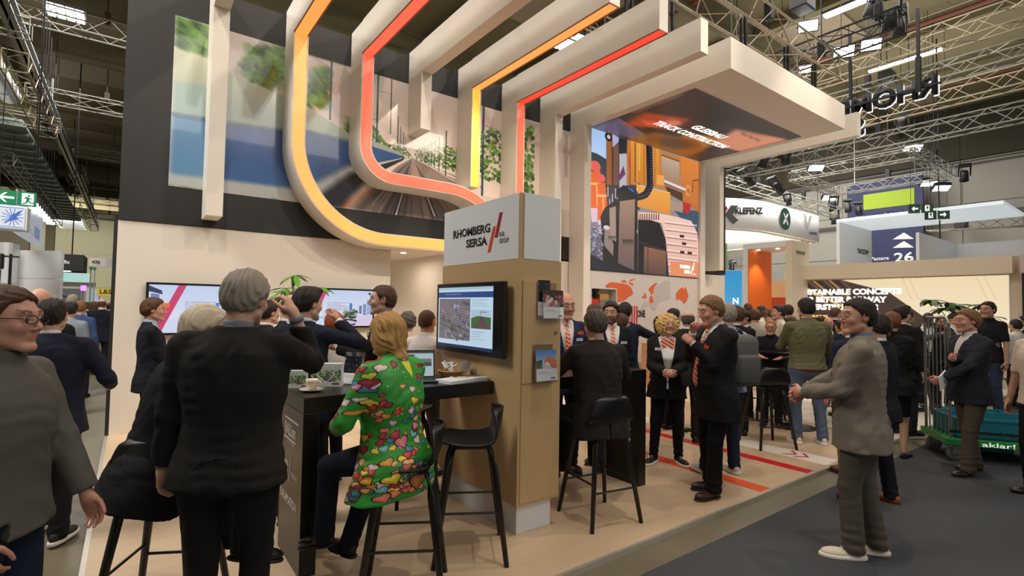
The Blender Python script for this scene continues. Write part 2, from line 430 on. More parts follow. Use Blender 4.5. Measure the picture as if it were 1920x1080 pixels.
for i, (y, z, w0) in enumerate(((24.6, 9.0, -3.2), (33, 9.0, -3.0), (41.5, 9, -3.2), (48.6, 9, -4.4), (57, 9, -4.8))):
    truss((w0, y, z), (-.4 if i < 2 else -.9, y, z), ('first', 'second', 'third', 'fourth', 'fifth')[i]+' cross truss beside the black wall, counted from the camera', .45, group=GL, cables=(.2, .8), step=.9)
truss((-2.5, 35, 8.5), (-2.5, 40.4, 8.5), 'short steep truss hanging between the second and third cross trusses', .5, group=GL)
truss((-2.5, 42.5, 7.6), (-2.5, 54, 7.6), 'far steep truss above the white banners, against the cream wall', .5, group=GL, step=1)
truss((-4, 27, 7.0), (-4, 45, 6.8), 'dark lamp truss above the white banners in the left aisle', .5, steel, GL, (.1, .9), step=.8)
GR = 'trusses under the roof on the right'
def ytruss(px, py, X, y0, y1, label, s, mt=None, cab=(.2, .5, .8), **k):
    p = atx(px, py, X); return truss((X, y0, p.z), (X, y1, p.z), label, s, mt, GR, cab, **k)
ytruss(1920, 209, 17, .2, 26, 'long white truss running away across the right, just above the grey wall', .42)
ytruss(1920, 142, 18.5, .2, 28, 'double truss running away on the right, behind the hanging letters', .5, alu_w)
ytruss(1900, 98, 16.2, .2, 26, 'truss running away on the right along the top of the hanging letters', .4)
ytruss(1920, 20, 15.5, .2, 24, 'warm lit truss in the top right corner, below the long hall lamp', .5, alu_w)
ytruss(1500, 20, 16.5, .2, 22, 'warm lit truss crossing behind the stand rig, left of the floodlights', .5, alu_w)
ytruss(1500, 108, 19.5, .2, 27, 'faint truss behind the end of the stand rig', .5, alu_w)
truss((6.4, 4.75, 6.95), (12.05, 4.75, 6.95), 'warm lit truss carrying the white canopy, parallel to the front edge', .5, alu_w, cables=(.1, .55, .95))
truss((6.4, 7.2, 7.3), (13.4, 7.2, 7.3), 'warm lit truss over the back of the canopy', .45, alu_w, cables=(.3, .9))
truss((12.1, 3.4, 7.5), (12.1, 7.4, 7.5), 'black truss carrying moving-head lamps above the canopy corner', .42, black_g, cables=(.1, .9))
truss((2, 4.6, 8.4), (6.2, 4.6, 8.4), 'truss over the white beams with hoist hooks', .4, alu_w, cables=(.4,))
# rectangle rig far right
z0 = 5.3; R4 = [atx(1542, 350, 20.5), atx(1763, 313, 20.5)]
pA = Vector((18.2, R4[0].y, R4[0].z)); pB = Vector((18.2, R4[1].y, R4[0].z)); pC = Vector((21.6, pB.y, pB.z)); pD = Vector((21.6, pA.y, pA.z))
for a, c, l in ((pA, pB, 'near long side of the rectangular rig over the white canopy'), (pB, pC, 'right short side of the rectangular rig over the white canopy'), (pC, pD, 'far long side of the rectangular rig over the white canopy'), (pD, pA, 'left short side of the rectangular rig over the white canopy')):
    truss(a, c, l, .3, alu, 'rectangular rig', (.5,))
truss(atx(1360, 338, 19), atx(1570, 400, 22.5), 'truss running above the curved white banner', .35, alu, None, (.3, .7))
truss(atx(1740, 425, 24), atx(1920, 414, 24), 'far small truss behind the white hanging panel', .35, alu, None)

# ---- lamps on the rigs
def drop(o, a):
    """safety cable from a lamp up to the roof"""
    Mi = (Matrix.Translation(o.location) @ o.rotation_euler.to_matrix().to_4x4() @ Matrix.Diagonal((*o.scale, 1))); w0 = Mi @ Vector(a); w1 = Vector((w0.x, w0.y, 10.98)); Mv = Mi.inverted()
    b = MB(); b.tube([Mv @ w0, Mv @ w1], .008/o.scale[0], 4); b.build('safety_cable', black_g, o)
def flood(p, label, d=(0, -1, -1), s=1, group='floodlights hanging from the trusses', mt=None):
    """floodlight: housing, glowing lens, yoke"""
    o = thing('floodlight', p, label, 'floodlight', group)
    o.rotation_euler = Vector(d).to_track_quat('-Z', 'Y').to_euler(); o.scale = (s, s, s)
    b = MB(); b.box((-.24, -.15, -.02), (.24, .15, .1), .02); b.box((-.15, -.1, .1), (.15, .1, .17), .02); b.build('housing', black_g, o)
    b = MB(); b.box((-.21, -.12, -.035), (.21, .12, -.018)); b.build('lens', mt or lamp_m, o)
    b = MB(); b.tube([(-.27, 0, .03), (-.27, 0, .3), (.27, 0, .3), (.27, 0, .03)], .014, 6); b.build('yoke', black_g, o)
    drop(o, (0, 0, .3)); return o
for (px, py, dp, s, l) in [(1515, 49, 13, 1.0, 'bright floodlight on the warm rig truss, upper left of the pair'), (1582, 97, 12.4, 1.0, 'bright floodlight at the end of the black truss, lower one'),
                           (1633, 84, 12.8, 1.0, 'bright floodlight at the end of the black truss, right one'), (1510, 130, 14, .7, 'small bright floodlight partly behind the black strap')]:
    flood(at(px, py, dp), l, (-.75, -.45, -.45), s)
for (px, py, dp, s, l) in [(1711, 277, 16, 1.1, 'black floodlight under the long white truss'), (1530, 314, 16.5, 1.0, 'black floodlight above the curved banner'),
                           (1555, 370, 21, 1.1, 'floodlight at the left corner of the rectangular rig'), (1742, 343, 21, 1.25, 'left one of the two floodlights at the right end of the rectangular rig'),
                           (1765, 352, 20.5, 1.25, 'right one of the two floodlights at the right end of the rectangular rig')]:
    flood(at(px, py, dp), l, (-.35, -.3, -.8), s, mt=lampc_m)
def movinghead(p, label, d=(0, 0, -1), s=1):
    o = thing('stage_spotlight', p, label, 'spotlight', 'black spotlights on the trusses')
    o.scale = (s, s, s); o.rotation_euler = Vector(d).to_track_quat('-Z', 'Y').to_euler()
    b = MB(); b.lathe([(.05, .22), (.11, .2), (.13, .02), (.15, -.2), (.13, -.21), (.02, -.18)][::-1], 16); b.build('lamp_body', black_g, o, True)
    b = MB(); b.box((-.2, -.05, .0), (-.15, .05, .42), .01); b.box((.15, -.05, 0), (.2, .05, .42), .01); b.box((-.2, -.08, .38), (.2, .08, .5), .02); b.build('yoke', black_g, o)
    b = MB(); b.lathe([(.001, -.215), (.11, -.215), (.11, -.2), (.001, -.2)], 16); b.build('lens', mat('dark_lens', (60, 66, 80), .1), o); drop(o, (0, 0, .45))
for (px, py, dp, d, s, l) in [(1640, 10, 12.5, (0, .3, -1), 1.3, 'large black spotlight at the very top right of the rig'), (1668, 38, 12.8, (.5, .2, -1), 1.2, 'black spotlight at the right end of the black truss'),
        (1685, 52, 13.2, (.2, 0, -1), 1.1, 'black spotlight hanging lowest at the end of the black truss'), (1432, 303, 15, (0, .4, -1), .9, 'black spotlight just under the beam right of the screen'),
        (1472, 296, 15, (.4, 0, -1), .9, 'tilted black spotlight hanging below the canopy beam'), (1405, 338, 18, (.7, -.3, -.8), 1, 'first black spotlight above the curved banner'),
        (1460, 353, 18, (.7, -.3, -.8), 1, 'second black spotlight above the curved banner'), (1478, 378, 20, (.5, 0, -1), .7, 'small black spotlight low behind the curved banner'),
        (1562, 386, 21, (.5, .3, -1), .9, 'black spotlight right of the curved banner, upper one'), (1565, 412, 21, (.1, 0, -1), .9, 'black spotlight right of the curved banner, lower one'),
        (1590, 390, 20, (-.4, -.2, -1), .8, 'left one of two white-lensed spotlights in the rectangular rig'), (1610, 395, 20, (-.4, -.2, -1), .8, 'right one of two white-lensed spotlights in the rectangular rig'),
        (1808, 330, 20, (.7, .2, -1), 1, 'round black spotlight right of the rectangular rig'), (1690, 232, 17, (.7, .2, -.5), 1, 'black spotlight with a red mark behind the letter S')]:
    movinghead(at(px, py, dp), l, d, s)
for (px, py, dp, l) in [(1505, 5, 12.5, 'black loudspeaker box at the top between two trusses'), (1663, 146, 17, 'dark loudspeaker box above the hanging letters'), (1802, 420, 22, 'black loudspeaker box above the white hanging panel')]:
    p = at(px, py, dp); o = thing('hanging_loudspeaker', p, l, 'loudspeaker'); b = MB(); b.box((-.26, -.2, -.2), (.26, .2, .2), .03); b.build('cabinet', black_g, o)
    b = MB(); b.tube([(0, 0, .19), (0, 0, 10.98-p.z)], .01, 4); b.build('hanging_cable', black_g, o)
# hall lamps: bright rectangles in the roof
def hall_lamp(p, label, sx=.5, sy=1.6, rz=0, n=4):
    o = thing('hall_lamp', p, label, 'lamp', 'bright hall lamps under the roof', rz)
    b = MB(); b.box((-sx-.05, -sy/2-.05, 0), (sx+.05, sy/2+.05, .12)); b.build('housing', steel, o)
    b = MB(); b.tube([(0, -sy*.3, .12), (0, -sy*.3, max(.2, 10.98-p[2]))], .012, 4); b.tube([(0, sy*.3, .12), (0, sy*.3, max(.2, 10.98-p[2]))], .012, 4); b.build('suspension', steel, o)
    for i in range(n):
        x = -sx+(i+.5)*2*sx/n; b = MB(); b.box((x-sx/n*.8, -sy/2, -.04), (x+sx/n*.8, sy/2, .01)); b.build('tube', lamp_m, o)
hall_lamp(at(123, 24, 15.3), 'square hall lamp of four bright tubes at the top left', .45, .8)
hall_lamp(at(1592, 12, 15), 'long bright hall lamp at the top right edge', .12, 1.3, 0, 2)
hall_lamp(at(1694, 114, 18.8), 'long hall lamp seen through the trusses above the hanging letters', .1, 2.2, 0, 2)
hall_lamp(at(1066, 78, 16), 'bright hall lamp between the orange and red beams', .4, 1.0, 0, 2)
# cables hanging on the right
for i, (px, y0, dp, zb) in enumerate(((1760, -60, 17, 3.6), (1571, 398, 18, 3.0))):
    p = at(px, 330, dp); b = MB()
    b.tube([(p.x+.05*math.sin(k), p.y, zb+(10.9-zb)*k/12) for k in range(13)] if i == 0 else [(p.x, p.y, zb), (p.x, p.y, at(px, y0, dp).z)], .022, 5)
    tag(b.build('power_cable', black_g), ('thick black cable hanging from the roof through the corner of the rectangular rig', 'thin dark cable hanging beside the end of the curved banner')[i], 'cable')

# hanging letters seen from behind
o = thing('hanging_letter_sign', (13.9, 6, 6), 'hanging sign of large black backlit letters seen from behind', 'sign')
o.location = (0, 0, 0)
pr_ = atx(1757, 175, 14.2); pl_ = atx(1583, 215, 14.2)
LW = (pl_.y-pr_.y); hz = atx(1757, 137, 14.2).z-pr_.z
halo = mat('letter_halo', (255, 255, 255), .4, emit=(240, 246, 255), es=3)
for s_, z, wd, y0 in (('RHOMBERG', pr_.z, LW*1.7, pr_.y), ('SERSA', pr_.z-hz*1.2, LW*1.08, pr_.y+LW*.78)):
    t = text(s_, (14.2, y0, z), (0, 1, 0), (0, 0, 1), black_g, height=hz, width=wd, parent=o, depth=.12, bold=.035)
    t2 = text(s_, (14.33, y0-.012, z-.012), (0, 1, 0), (0, 0, 1), halo, height=hz*1.01, width=wd+.015, parent=o, depth=.01, bold=.037)
b = MB(); b.box((14.13, pr_.y-.1, pr_.z+hz*.4), (14.17, pr_.y+LW*1.75, pr_.z+hz*.5)); b.box((14.05, pr_.y+.25, pr_.z+.1), (14.12, pr_.y+.35, pr_.z+hz*2)); b.build('rail', black_g, o)
for k, y in enumerate((.3, LW*.9, LW*1.6)):
    b = MB(); b.box((14.06, pr_.y+y-.03, pr_.z+hz*.8), (14.12, pr_.y+y+.03, 8.6)); b.build('strap', black_g, o)

rebase(o, (14.2, pr_.y+LW*.6, pr_.z))
# ============================================================ the left aisle beyond
o = thing('exit_sign', at(16, 370, 7.5), 'green hanging exit sign with white arrow and running figure at the left edge', 'sign')
o.rotation_euler = (0, 0, 0)
M = frame((0, 0, 0), (1, .05, 0), (0, 0, 1))
gw = .21
for k in range(2):
    q = quad('panel', (-.13+k*(gw+.012), 0, -.105), (1, 0, 0), (0, 0, 1), gw, .21, green_s, o, .03)
def flat(name, pts, o_, M_, mt, h=.004):
    b = MB(); b.prism(pts, h, M_); return b.build(name, mt, o_)
Me = frame((-.13, -.001, -.105), (1, 0, 0), (0, 0, 1))
flat('arrow', [(.02, .105), (.09, .175), (.115, .175), (.065, .12), (.19, .12), (.19, .09), (.065, .09), (.115, .035), (.09, .035)], o, Me, sign_w)
Me2 = frame((.092, -.001, -.105), (1, 0, 0), (0, 0, 1))
flat('doorway', [(.05, .02), (.18, .02), (.18, .19), (.05, .19)], o, Me2, sign_w)
Me3 = frame((.092, -.006, -.105), (1, 0, 0), (0, 0, 1))
for pts in ([(.105, .155), (.12, .17), (.138, .165), (.14, .148), (.122, .14)], [(.075, .115), (.1, .14), (.13, .13), (.165, .11), (.16, .1), (.135, .112), (.128, .09), (.15, .06), (.185, .06), (.185, .045), (.14, .045), (.12, .07), (.105, .04), (.06, .025), (.055, .038), (.095, .055), (.1, .1), (.105, .118), (.085, .105)]):
    flat('running_figure', pts, o, Me3, green_s)
b = MB(); b.tube([(-.1, .01, .1), (-.1, .01, 5)], .006, 4); b.tube([(.28, .01, .1), (.28, .01, 5)], .006, 4); b.build('hanging_wire', black_g, o)
# white booth on the left
o = thing('white_stand_wall', (0, 0, 0), 'white panelled stand wall left of the aisle behind the crowd', 'stand wall')
pa, pb, pc, pd = at(-40, 448, 13), at(17, 454, 13), at(37, 466, 15), at(115, 470, 13.6)
pc = at(37, 467, 13.6)
def wallseg(p, q, ztop, name, par, mt, th=.1, rows=3, z0=-.04):
    p = Vector((p.x, p.y, 0)); q = Vector((q.x, q.y, 0)); d = (q-p); n = Vector((d.y, -d.x, 0)).normalized()*th
    for r in range(rows):
        a = z0+(ztop-z0)*r/rows+.006; c = z0+(ztop-z0)*(r+1)/rows-.006
        V = [v+Vector((0, 0, z)) for z in (a, c) for v in (p, q, q-n, p-n)]
        mesh_obj(name, V, [(0, 1, 5, 4), (1, 2, 6, 5), (2, 3, 7, 6), (3, 0, 4, 7), (4, 5, 6, 7), (0, 3, 2, 1)], mt, par)
wallseg(pa, pb, pb.z, 'panel', o, white_c); wallseg(pb, pc, pb.z, 'panel', o, white_c); wallseg(pc, pd, pd.z, 'panel', o, white_c, rows=4)
rebase(o, (pd.x, pd.y, 0))
o = thing('speaker_stand', at(12, 640, 10), 'black spotlight stand in front of the white stand wall at the left edge', 'stand'); o.location.z = -.04
b = MB(); b.tube([(0, 0, 0), (0, 0, 2.6)], .025, 6); b.tube([(-.25, 0, 2.55), (.12, 0, 2.55)], .02, 6); b.box((-.3, -.1, 2.3), (-.1, .1, 2.6), .02); b.build('pole', black_g, o)
b = MB(); b.box((-.5, -.1, 1.6), (-.14, .1, 2.3), .02); b.build('black_case', black_g, o)
# light boxes / banners hanging on the left
blue_print = Cv(200, 200, (232, 238, 248))
for k in range(14):
    a = k*PI/7; blue_print.line((.55, .5), (.55+.42*math.cos(a), .5+.42*math.sin(a)), .035, (70, 120, 210))
blue_print.poly([(.2, .8), (.6, .45), (.5, .4), (.95, .1), (.7, .5), (.8, .55)], (50, 100, 200)); blue_print.rect(.03, .03, .97, .06, (60, 110, 200)); blue_print.rect(.03, .94, .97, .97, (60, 110, 200))
o = thing('hanging_lightbox', (0, 0, 0), 'white hanging lightbox with blue sunburst emblem at the left edge', 'lightbox')
pl = at(-6, 425, 11); quad('face', pl, (1, 0, 0), (0, 0, 1), .42, .46, img_mat('blue_emblem', blue_print.a, es=.9), o, .05)
b = MB(); b.box((pl.x-.3, pl.y+.06, pl.z-.03), (pl.x+.46, pl.y+.5, pl.z+.5)); b.build('box_frame', white_c, o)
rebase(o, pl)
c = Cv(300, 120, (222, 226, 236)); c.rect(.1, .2, .35, .6, (90, 130, 205), .55); c.rect(.62, .45, .86, .8, (90, 130, 205), .55); c.lines_of_text(.1, .65, .9, .8, 2, (120, 150, 210), 3)
o = thing('hanging_banner', (0, 0, 0), 'long white hanging banner with pale blue print seen at an angle', 'banner')
q0, q1 = at(31, 395, 12), at(79, 460, 16)
V = [Vector((q0.x, q0.y, q0.z-.5)), Vector((q1.x, q1.y, q0.z-.5)), Vector((q1.x, q1.y, q0.z+.45)), Vector((q0.x, q0.y, q0.z+.45))]
V += [v+Vector((-.05, 0, 0)) for v in V]
mesh_obj('sheet', V, [(0, 1, 2, 3), (4, 7, 6, 5), (0, 4, 5, 1), (2, 6, 7, 3), (1, 5, 6, 2), (0, 3, 7, 4)], img_mat('pale_banner', c.a, es=.45), o, uv=[(0, 0), (1, 0), (1, 1), (0, 1)]+[(.5, .02)]*20)
rebase(o, (q0.x, q0.y, q0.z))
for k in range(8):
    flood(at(60+k*5, 383+k*5, 12+k*.9), ('first', 'second', 'third', 'fourth', 'fifth', 'sixth', 'seventh', 'eighth')[k]+' small bright floodlight in the row above the white banner, counted from the exit sign', (0, -.6, -1), .55, 'row of small floodlights above the white banner', lampc_m)
# black cube sign, yellow sign, far stands
o = thing('black_hanging_cube', at(132, 493, 19), 'black hanging cube with round downlights over a far stand', 'canopy')
b = MB(); b.box((-.65, -.3, -.3), (.4, 1.6, .3)); b.build('cube_shell', black_p, o)
b = MB(); b.lathe([(.001, 0), (.12, 0), (.12, .02), (.001, .02)], 16); q = b.build('downlight', lamp_m, o); q.location = (-.1, .1, -.32)
b = MB(); b.tube([(0, .5, .3), (0, .5, 10.95-o.location.z)], .02, 4); b.build('hanging_rod', black_g, o)
text('traffic', (-.4, -.305, -.05), (1, 0, 0), (0, 0, 1), sign_w, width=.4, parent=o)
o = thing('number_banner', at(196, 492, 6.5), 'small pale banner reading 430 fixed beside the black wall', 'sign')
quad('board', (-.15, 0, -.05), (1, 0, 0), (0, 0, 1), .28, .1, mat('grey_board', (206, 198, 204), .6), o, .02)
text('430', (-.125, -.002, -.02), (1, 0, 0), (0, 0, 1), black_p, height=.04, parent=o, bold=.02)
def farbox(px0, px1, py0, py1, dp, name, label, cat, mt, wr_=None, txt=None, tm=None, down=False, d=.4):
    p0 = at(px0, py1, dp); p1 = at(px1, py0, dp); o = thing(name, ((p0.x+p1.x)/2, p0.y, p0.z), label, cat); wd = abs((p1-p0).dot(Vector((_cy, -_sy, 0)))); wd = max(.2, wd)
    b = MB(); h = p1.z-p0.z; b.box((-wd/2, 0, -(p0.z+.04) if down else 0), (wd/2, d, h)); b.build('body', mt, o)
    if not down:
        b = MB(); b.box((-wd*.4, d*.4, -(p0.z+.04)), (-wd*.4+.04, d*.6, 0)); b.box((wd*.4-.04, d*.4, -(p0.z+.04)), (wd*.4, d*.6, 0)); b.build('support_post', steel, o)
    if txt: text(txt, (-wd*.35, -.004, h*.3), (1, 0, 0), (0, 0, 1), tm, width=wd*.6, parent=o, bold=.02)
    return o
farbox(185, 214, 541, 555, 24, 'yellow_sign', 'yellow fascia sign on a far stand in the left aisle', 'sign', mat('yellow', (206, 178, 60), .5, emit=(206, 178, 60), es=.3), txt='L&S', tm=black_p)
farbox(113, 150, 541, 566, 26, 'grey_stand_board', 'grey board with two rows of lettering on a far stand', 'sign', mat('grey_sign', (122, 122, 130), .5), txt='Pandrol', tm=black_p)
farbox(113, 160, 511, 528, 30, 'lit_glass_fascia', 'pale teal lit fascia of a far stand in the left aisle', 'fascia', mat('teal_glow', (170, 210, 205), .4, emit=(180, 222, 215), es=.7))
farbox(113, 170, 529, 536, 29, 'grey_fascia', 'grey beam under the pale teal fascia', 'fascia', mat('grey_beam', (140, 140, 150), .5))
farbox(166, 184, 543, 572, 32, 'white_blue_stand', 'white stand front with blue print far down the left aisle', 'stand', mat('pale_blue_glow', (190, 205, 225), .5, emit=(190, 205, 225), es=.5), down=True)
farbox(86, 100, 415, 470, 30, 'hall_pillar', 'cream hall pillar behind the white banners', 'pillar', wall_cr, down=True)
farbox(0, 45, 420, 460, 24, 'beige_stand_block', 'beige block of a stand above the white stand wall', 'stand', mat('beige_block', (150, 140, 120), .6), down=True)
farbox(170, 177, 500, 504, 20, 'far_exit_sign', 'tiny green exit sign far down the left aisle', 'sign', green_s)
farbox(152, 160, 535, 545, 25, 'violet_lamp', 'small violet lit sign far down the left aisle', 'sign', mat('violet_glow', (170, 110, 240), .4, emit=(170, 110, 240), es=2))
# ============================================================ our stand: floor
b = MB(); b.box((-.16, 2.45, -.04), (8.3, 16, 0)); struct(b.build('floor_stand', wood_floor))
b = MB(); b.box((-.19, 2.425, -.04), (8.3, 2.45, .002)); b.box((-.19, 2.425, -.04), (-.16, 16, .002)); struct(b.build('trim_1', mat('edge_trim', (212, 206, 196), .3, metal=.6)))
def stripe(name, x0, x1, y0, y1, mt, label): b = MB(); b.box((x0, y0, .0005), (x1, y1, .003)); return tag(b.build(name, mt), label, 'floor stripe')
stripe('floor_stripe', 4.77, 4.94, 2.47, 9, mat('orange_vinyl', (232, 84, 30), .4), 'orange stripe inlaid in the wooden floor, left one')
stripe('floor_stripe', 5.72, 5.87, 2.47, 9, mat('red_vinyl', (206, 30, 36), .4), 'red stripe inlaid in the wooden floor, middle one')
o = thing('floor_stripe', (6.35, 2.47, .0005), 'white floor stripe with small red chevrons, right one', 'floor stripe')
b = MB(); b.box((-.17, 0, 0), (.17, 7, .003)); b.build('band', mat('white_vinyl', (236, 228, 216), .4), o)
for k in range(8):
    for s_ in (0, .13):
        b = MB(); y = .35+k*.85+s_; b.prism([(-.12, y), (0, y-.1), (.12, y), (.12, y+.035), (0, y-.065), (-.12, y+.035)], .002, Matrix.Translation((0, 0, .003))); b.build('chevron', mat('red_vinyl', 0), o)

# ============================================================ stand walls
WY = 8.12
b = MB(); b.box((-.15, WY, 0), (3.5, WY+.3, 2.7)); struct(b.build('wall_stand_left', white_p))
b = MB(); b.box((-.19, WY+.02, 0), (-.15, WY+.3, 2.75)); struct(b.build('trim_2', black_p))
b = MB(); b.box((-.15, WY-.02, 2.705), (13.68, WY+.35, 6.0)); bw = struct(b.build('wall_stand_upper', black_p))
b = MB(); b.box((7.3, WY, 0), (13.68, WY+.3, 2.68)); struct(b.build('wall_stand_right', white_p))
b = MB(); b.box((4.85, WY+.32, 0), (5.0, 12, 2.68)); struct(b.build('wall_recess_side', white_p))
b = MB(); b.box((.0, 12, 0), (7.6, 12.1, 2.68)); struct(b.build('wall_recess_back', white_p))
b = MB(); b.box((3.5, WY+.36, 2.68), (7.5, 12.2, 2.76)); rc = struct(b.build('ceiling_recess', white_p)); b = MB(); b.box((7.4, WY+.31, 0), (7.55, 12, 2.68)); struct(b.build('wall_recess_end', white_p))
for x, y in ((4.15, 9.04), (4.15, 10.3), (6, 9.2)):
    b = MB(); b.lathe([(.001, 0), (.035, 0), (.05, -.004), (.05, .01)], 12, c=(x, y, 2.674)); b.build('downlight', lamp_m, rc)
area('recess_lamp', (4.1, 9.4, 2.6), .8, 14, WARM, (4.1, 9.4, 0))

# ---- mural on the black wall (flat print), laid out from points of the wall plane
def MU(px, py): p = aty(px, py, WY-.028); return ((p.x-.355)/8, (5.505-p.z)/2.3)
def MP(*pts): return [MU(*p) for p in pts]
c = Cv(2000, 575, (214, 200, 190)); c.rect(0, 0, 1, .75, (206, 192, 184), 1, (236, 216, 204))
g = np.random.default_rng(5)
GREENS = [(70, 118, 38), (96, 146, 48), (46, 88, 34), (128, 168, 74), (32, 66, 28)]
def mblobs(px0, py0, px1, py1, n, r, al=.8, cols=GREENS, seed=0):
    gg = np.random.default_rng(seed)
    for i in range(n):
        u_, v_ = MU(gg.uniform(px0, px1), gg.uniform(py0, py1)); q = gg.uniform(.5, 1.2)*r; c.ell(u_, v_, q, q*3.48, cols[gg.integers(len(cols))], al)
mblobs(326, 34, 392, 100, 150, .009, seed=1); mblobs(462, 92, 532, 160, 220, .008, seed=2); mblobs(574, 130, 618, 200, 150, .007, seed=3); mblobs(455, 120, 480, 140, 20, .006, seed=6)
# far band of bushes left and right of the vanishing point
for i in range(420):
    t = g.uniform(0, 1)**.8; px = 770-118*t; top = 292-78*t**.7*(.8+.25*math.sin(px*.11)); u_, v_ = MU(px, g.uniform(top, 296)); r = .0016+.0042*t; c.ell(u_, v_, r, r*3.2, GREENS[g.integers(5)], .85)
for i in range(900):
    t = g.uniform(0, 1)**.9; px = 778+222*t; top = 288-(12 if px < 870 else 40)*t**.5-9*abs(math.sin(px*.07)); bot = 300+62*t; u_, v_ = MU(px, g.uniform(top-6*(px > 880), bot)); r = .0016+.0045*t; c.ell(u_, v_, r, r*3.2, GREENS[g.integers(5)] if v_ < .75 else [(92, 110, 60), (78, 98, 52), (120, 128, 84)][i % 3], .85)
# ballast and rails
c.poly(MP((773, 296), (860, 345), (1000, 460), (600, 470), (697, 354), (745, 312)), (156, 136, 122), 1, (92, 78, 70))
for i in range(90):
    a = g.uniform(-150, 110); c.poly(MP((773.5, 298), (773.5+a, 400+g.uniform(0, 40)), (775+a+g.uniform(1, 6), 440)), [(74, 62, 58), (160, 144, 132), (116, 100, 90), (60, 50, 48)][i % 4], .4)
for (x1, w_) in ((742, 5), (815, 5.5), (866, 3), (882, 3), (905, 3), (700, 3), (712, 3)):
    y1 = 405 if x1 in (742, 815) else (352 if x1 > 850 else 380); k = 1
    c.poly(MP((773, 298), (774, 298), (x1+w_*k, y1), (x1-w_*k, y1)), (38, 32, 30)); c.poly(MP((773.3, 298), (773.8, 298), (x1+w_*.35, y1), (x1-w_*.35, y1)), (206, 200, 196))
c.poly(MP((772, 297), (775, 297), (793, 345), (766, 345)), (196, 160, 140), .6)
# the train
roof = [(316, 84), (388, 107), (432, 137), (528, 178), (576, 201), (651, 248), (703, 264), (757, 290)]
c.poly(MP(*roof, (757, 300), (697, 330), (600, 430), (480, 480), (300, 380)), (40, 40, 46))
c.poly(MP(*roof, (755, 293), (696, 274), (650, 266), (572, 243), (527, 244), (430, 230), (388, 222), (316, 212)), (206, 206, 178), 1, (150, 168, 160))
c.poly(MP((316, 150), (388, 160), (430, 185), (430, 230), (388, 222), (316, 212)), (150, 176, 172), .7)
c.poly(MP((316, 212), (388, 222), (430, 230), (527, 244), (572, 243), (650, 266), (696, 274), (755, 293), (755, 296), (696, 306), (653, 309), (592, 340), (540, 352), (425, 338), (316, 330)), (42, 76, 138), 1, (66, 108, 168))
c.poly(MP((316, 215), (386, 224), (386, 350), (312, 350)), (118, 168, 200), .65)
c.poly(MP((312, 325), (425, 338), (540, 352), (592, 342), (653, 311), (696, 307), (755, 296), (755, 297), (700, 313), (655, 325), (600, 365), (550, 382), (312, 352)), (190, 194, 194))
c.line(MU(316, 213), MU(527, 246), .012, (26, 44, 80), .8); c.line(MU(572, 245), MU(700, 275), .008, (26, 44, 80), .8)
c.poly(MP((645, 391), (634, 391), (693, 354), (698, 355)), (216, 96, 36)); 
m_ = np.zeros(c.a.shape[:2], bool); m_[:, :int(c.w*MU(700, 280)[0])] = True
c.blur(0, 0, 1, 1, .012, .03, 14, m_)
mblobs(470, 100, 528, 155, 60, .004, .45, seed=8)
for px, y0, y1, wd in ((622, 112, 226, 4.2), (711, 88, 268, 3.4), (735.6, 110, 252, 2.2), (746.7, 219, 279, 1.6), (752, 236, 283, 1.3), (757, 247, 288, 1.1), (761, 256, 290, 1), (787.7, 280, 297, .9), (796.6, 273, 303, 1), (801, 272, 305, 1.1), (804.7, 270, 307, 1.2), (809.7, 266, 311, 1.4), (816, 263, 314, 1.6), (824, 256, 321, 1.9), (837, 245, 330, 2.3), (907.5, 165, 368, 4)):
    a, b2 = MU(px, y0), MU(px, y1); wu = abs(MU(px+wd/2, y0)[0]-a[0]); c.rect(a[0]-wu, a[1], a[0]+wu, b2[1], (36, 66, 76), .95)
for a, b2 in (((622, 130), (590, 108)), ((622, 148), (600, 146)), ((711, 170), (733, 176)), ((735, 190), (748, 200)), ((907, 235), (940, 246)), ((907, 260), (938, 270)), ((711, 225), (690, 222))): c.line(MU(*a), MU(*b2), .004, (80, 92, 98), .7)
for k in range(4): c.line(MU(590, 96+k*14), MU(768, 282), .002, (130, 128, 124), .5); c.line(MU(1010, 210+k*16), MU(778, 284), .002, (130, 128, 124), .5)
c.grain(.012)
quad('mural', (.355, WY-.028, 3.205), (1, 0, 0), (0, 0, 1), 8.0, 2.3, img_mat('mural_print', c.a, rough=.16, coat=.7), bw, .006)

# ============================================================ hanging frames (L-shaped beams)
YF, ZB, ZT, YE = 7.6, 5.545, 6.06, 4.36
ring_or = mat('orange_light_panel', (245, 165, 90), .4, emit=(250, 164, 84), es=.88)
ring_ye = mat('yellow_light_panel', (245, 195, 70), .4, emit=(248, 190, 76), es=.85)
ring_re = mat('coral_light_panel', (245, 110, 85), .4, emit=(246, 96, 70), es=.95)
ring_rr = mat('red_light_panel', (235, 70, 50), .4, emit=(240, 66, 48), es=.95)
def lightstrip(par, pts, w_, mt, name='light_panel'):
    """pts: centre line of the recessed strip in XZ or YZ; each an origin, both sides given"""
    V = []; F = []
    for p, n in pts: V += [Vector(p)-Vector(n)*w_/2, Vector(p)+Vector(n)*w_/2]
    k = len(pts); F = [(2*i, 2*i+2, 2*i+3, 2*i+1) for i in range(k-1)]
    return mesh_obj(name, V, F, mt, par)
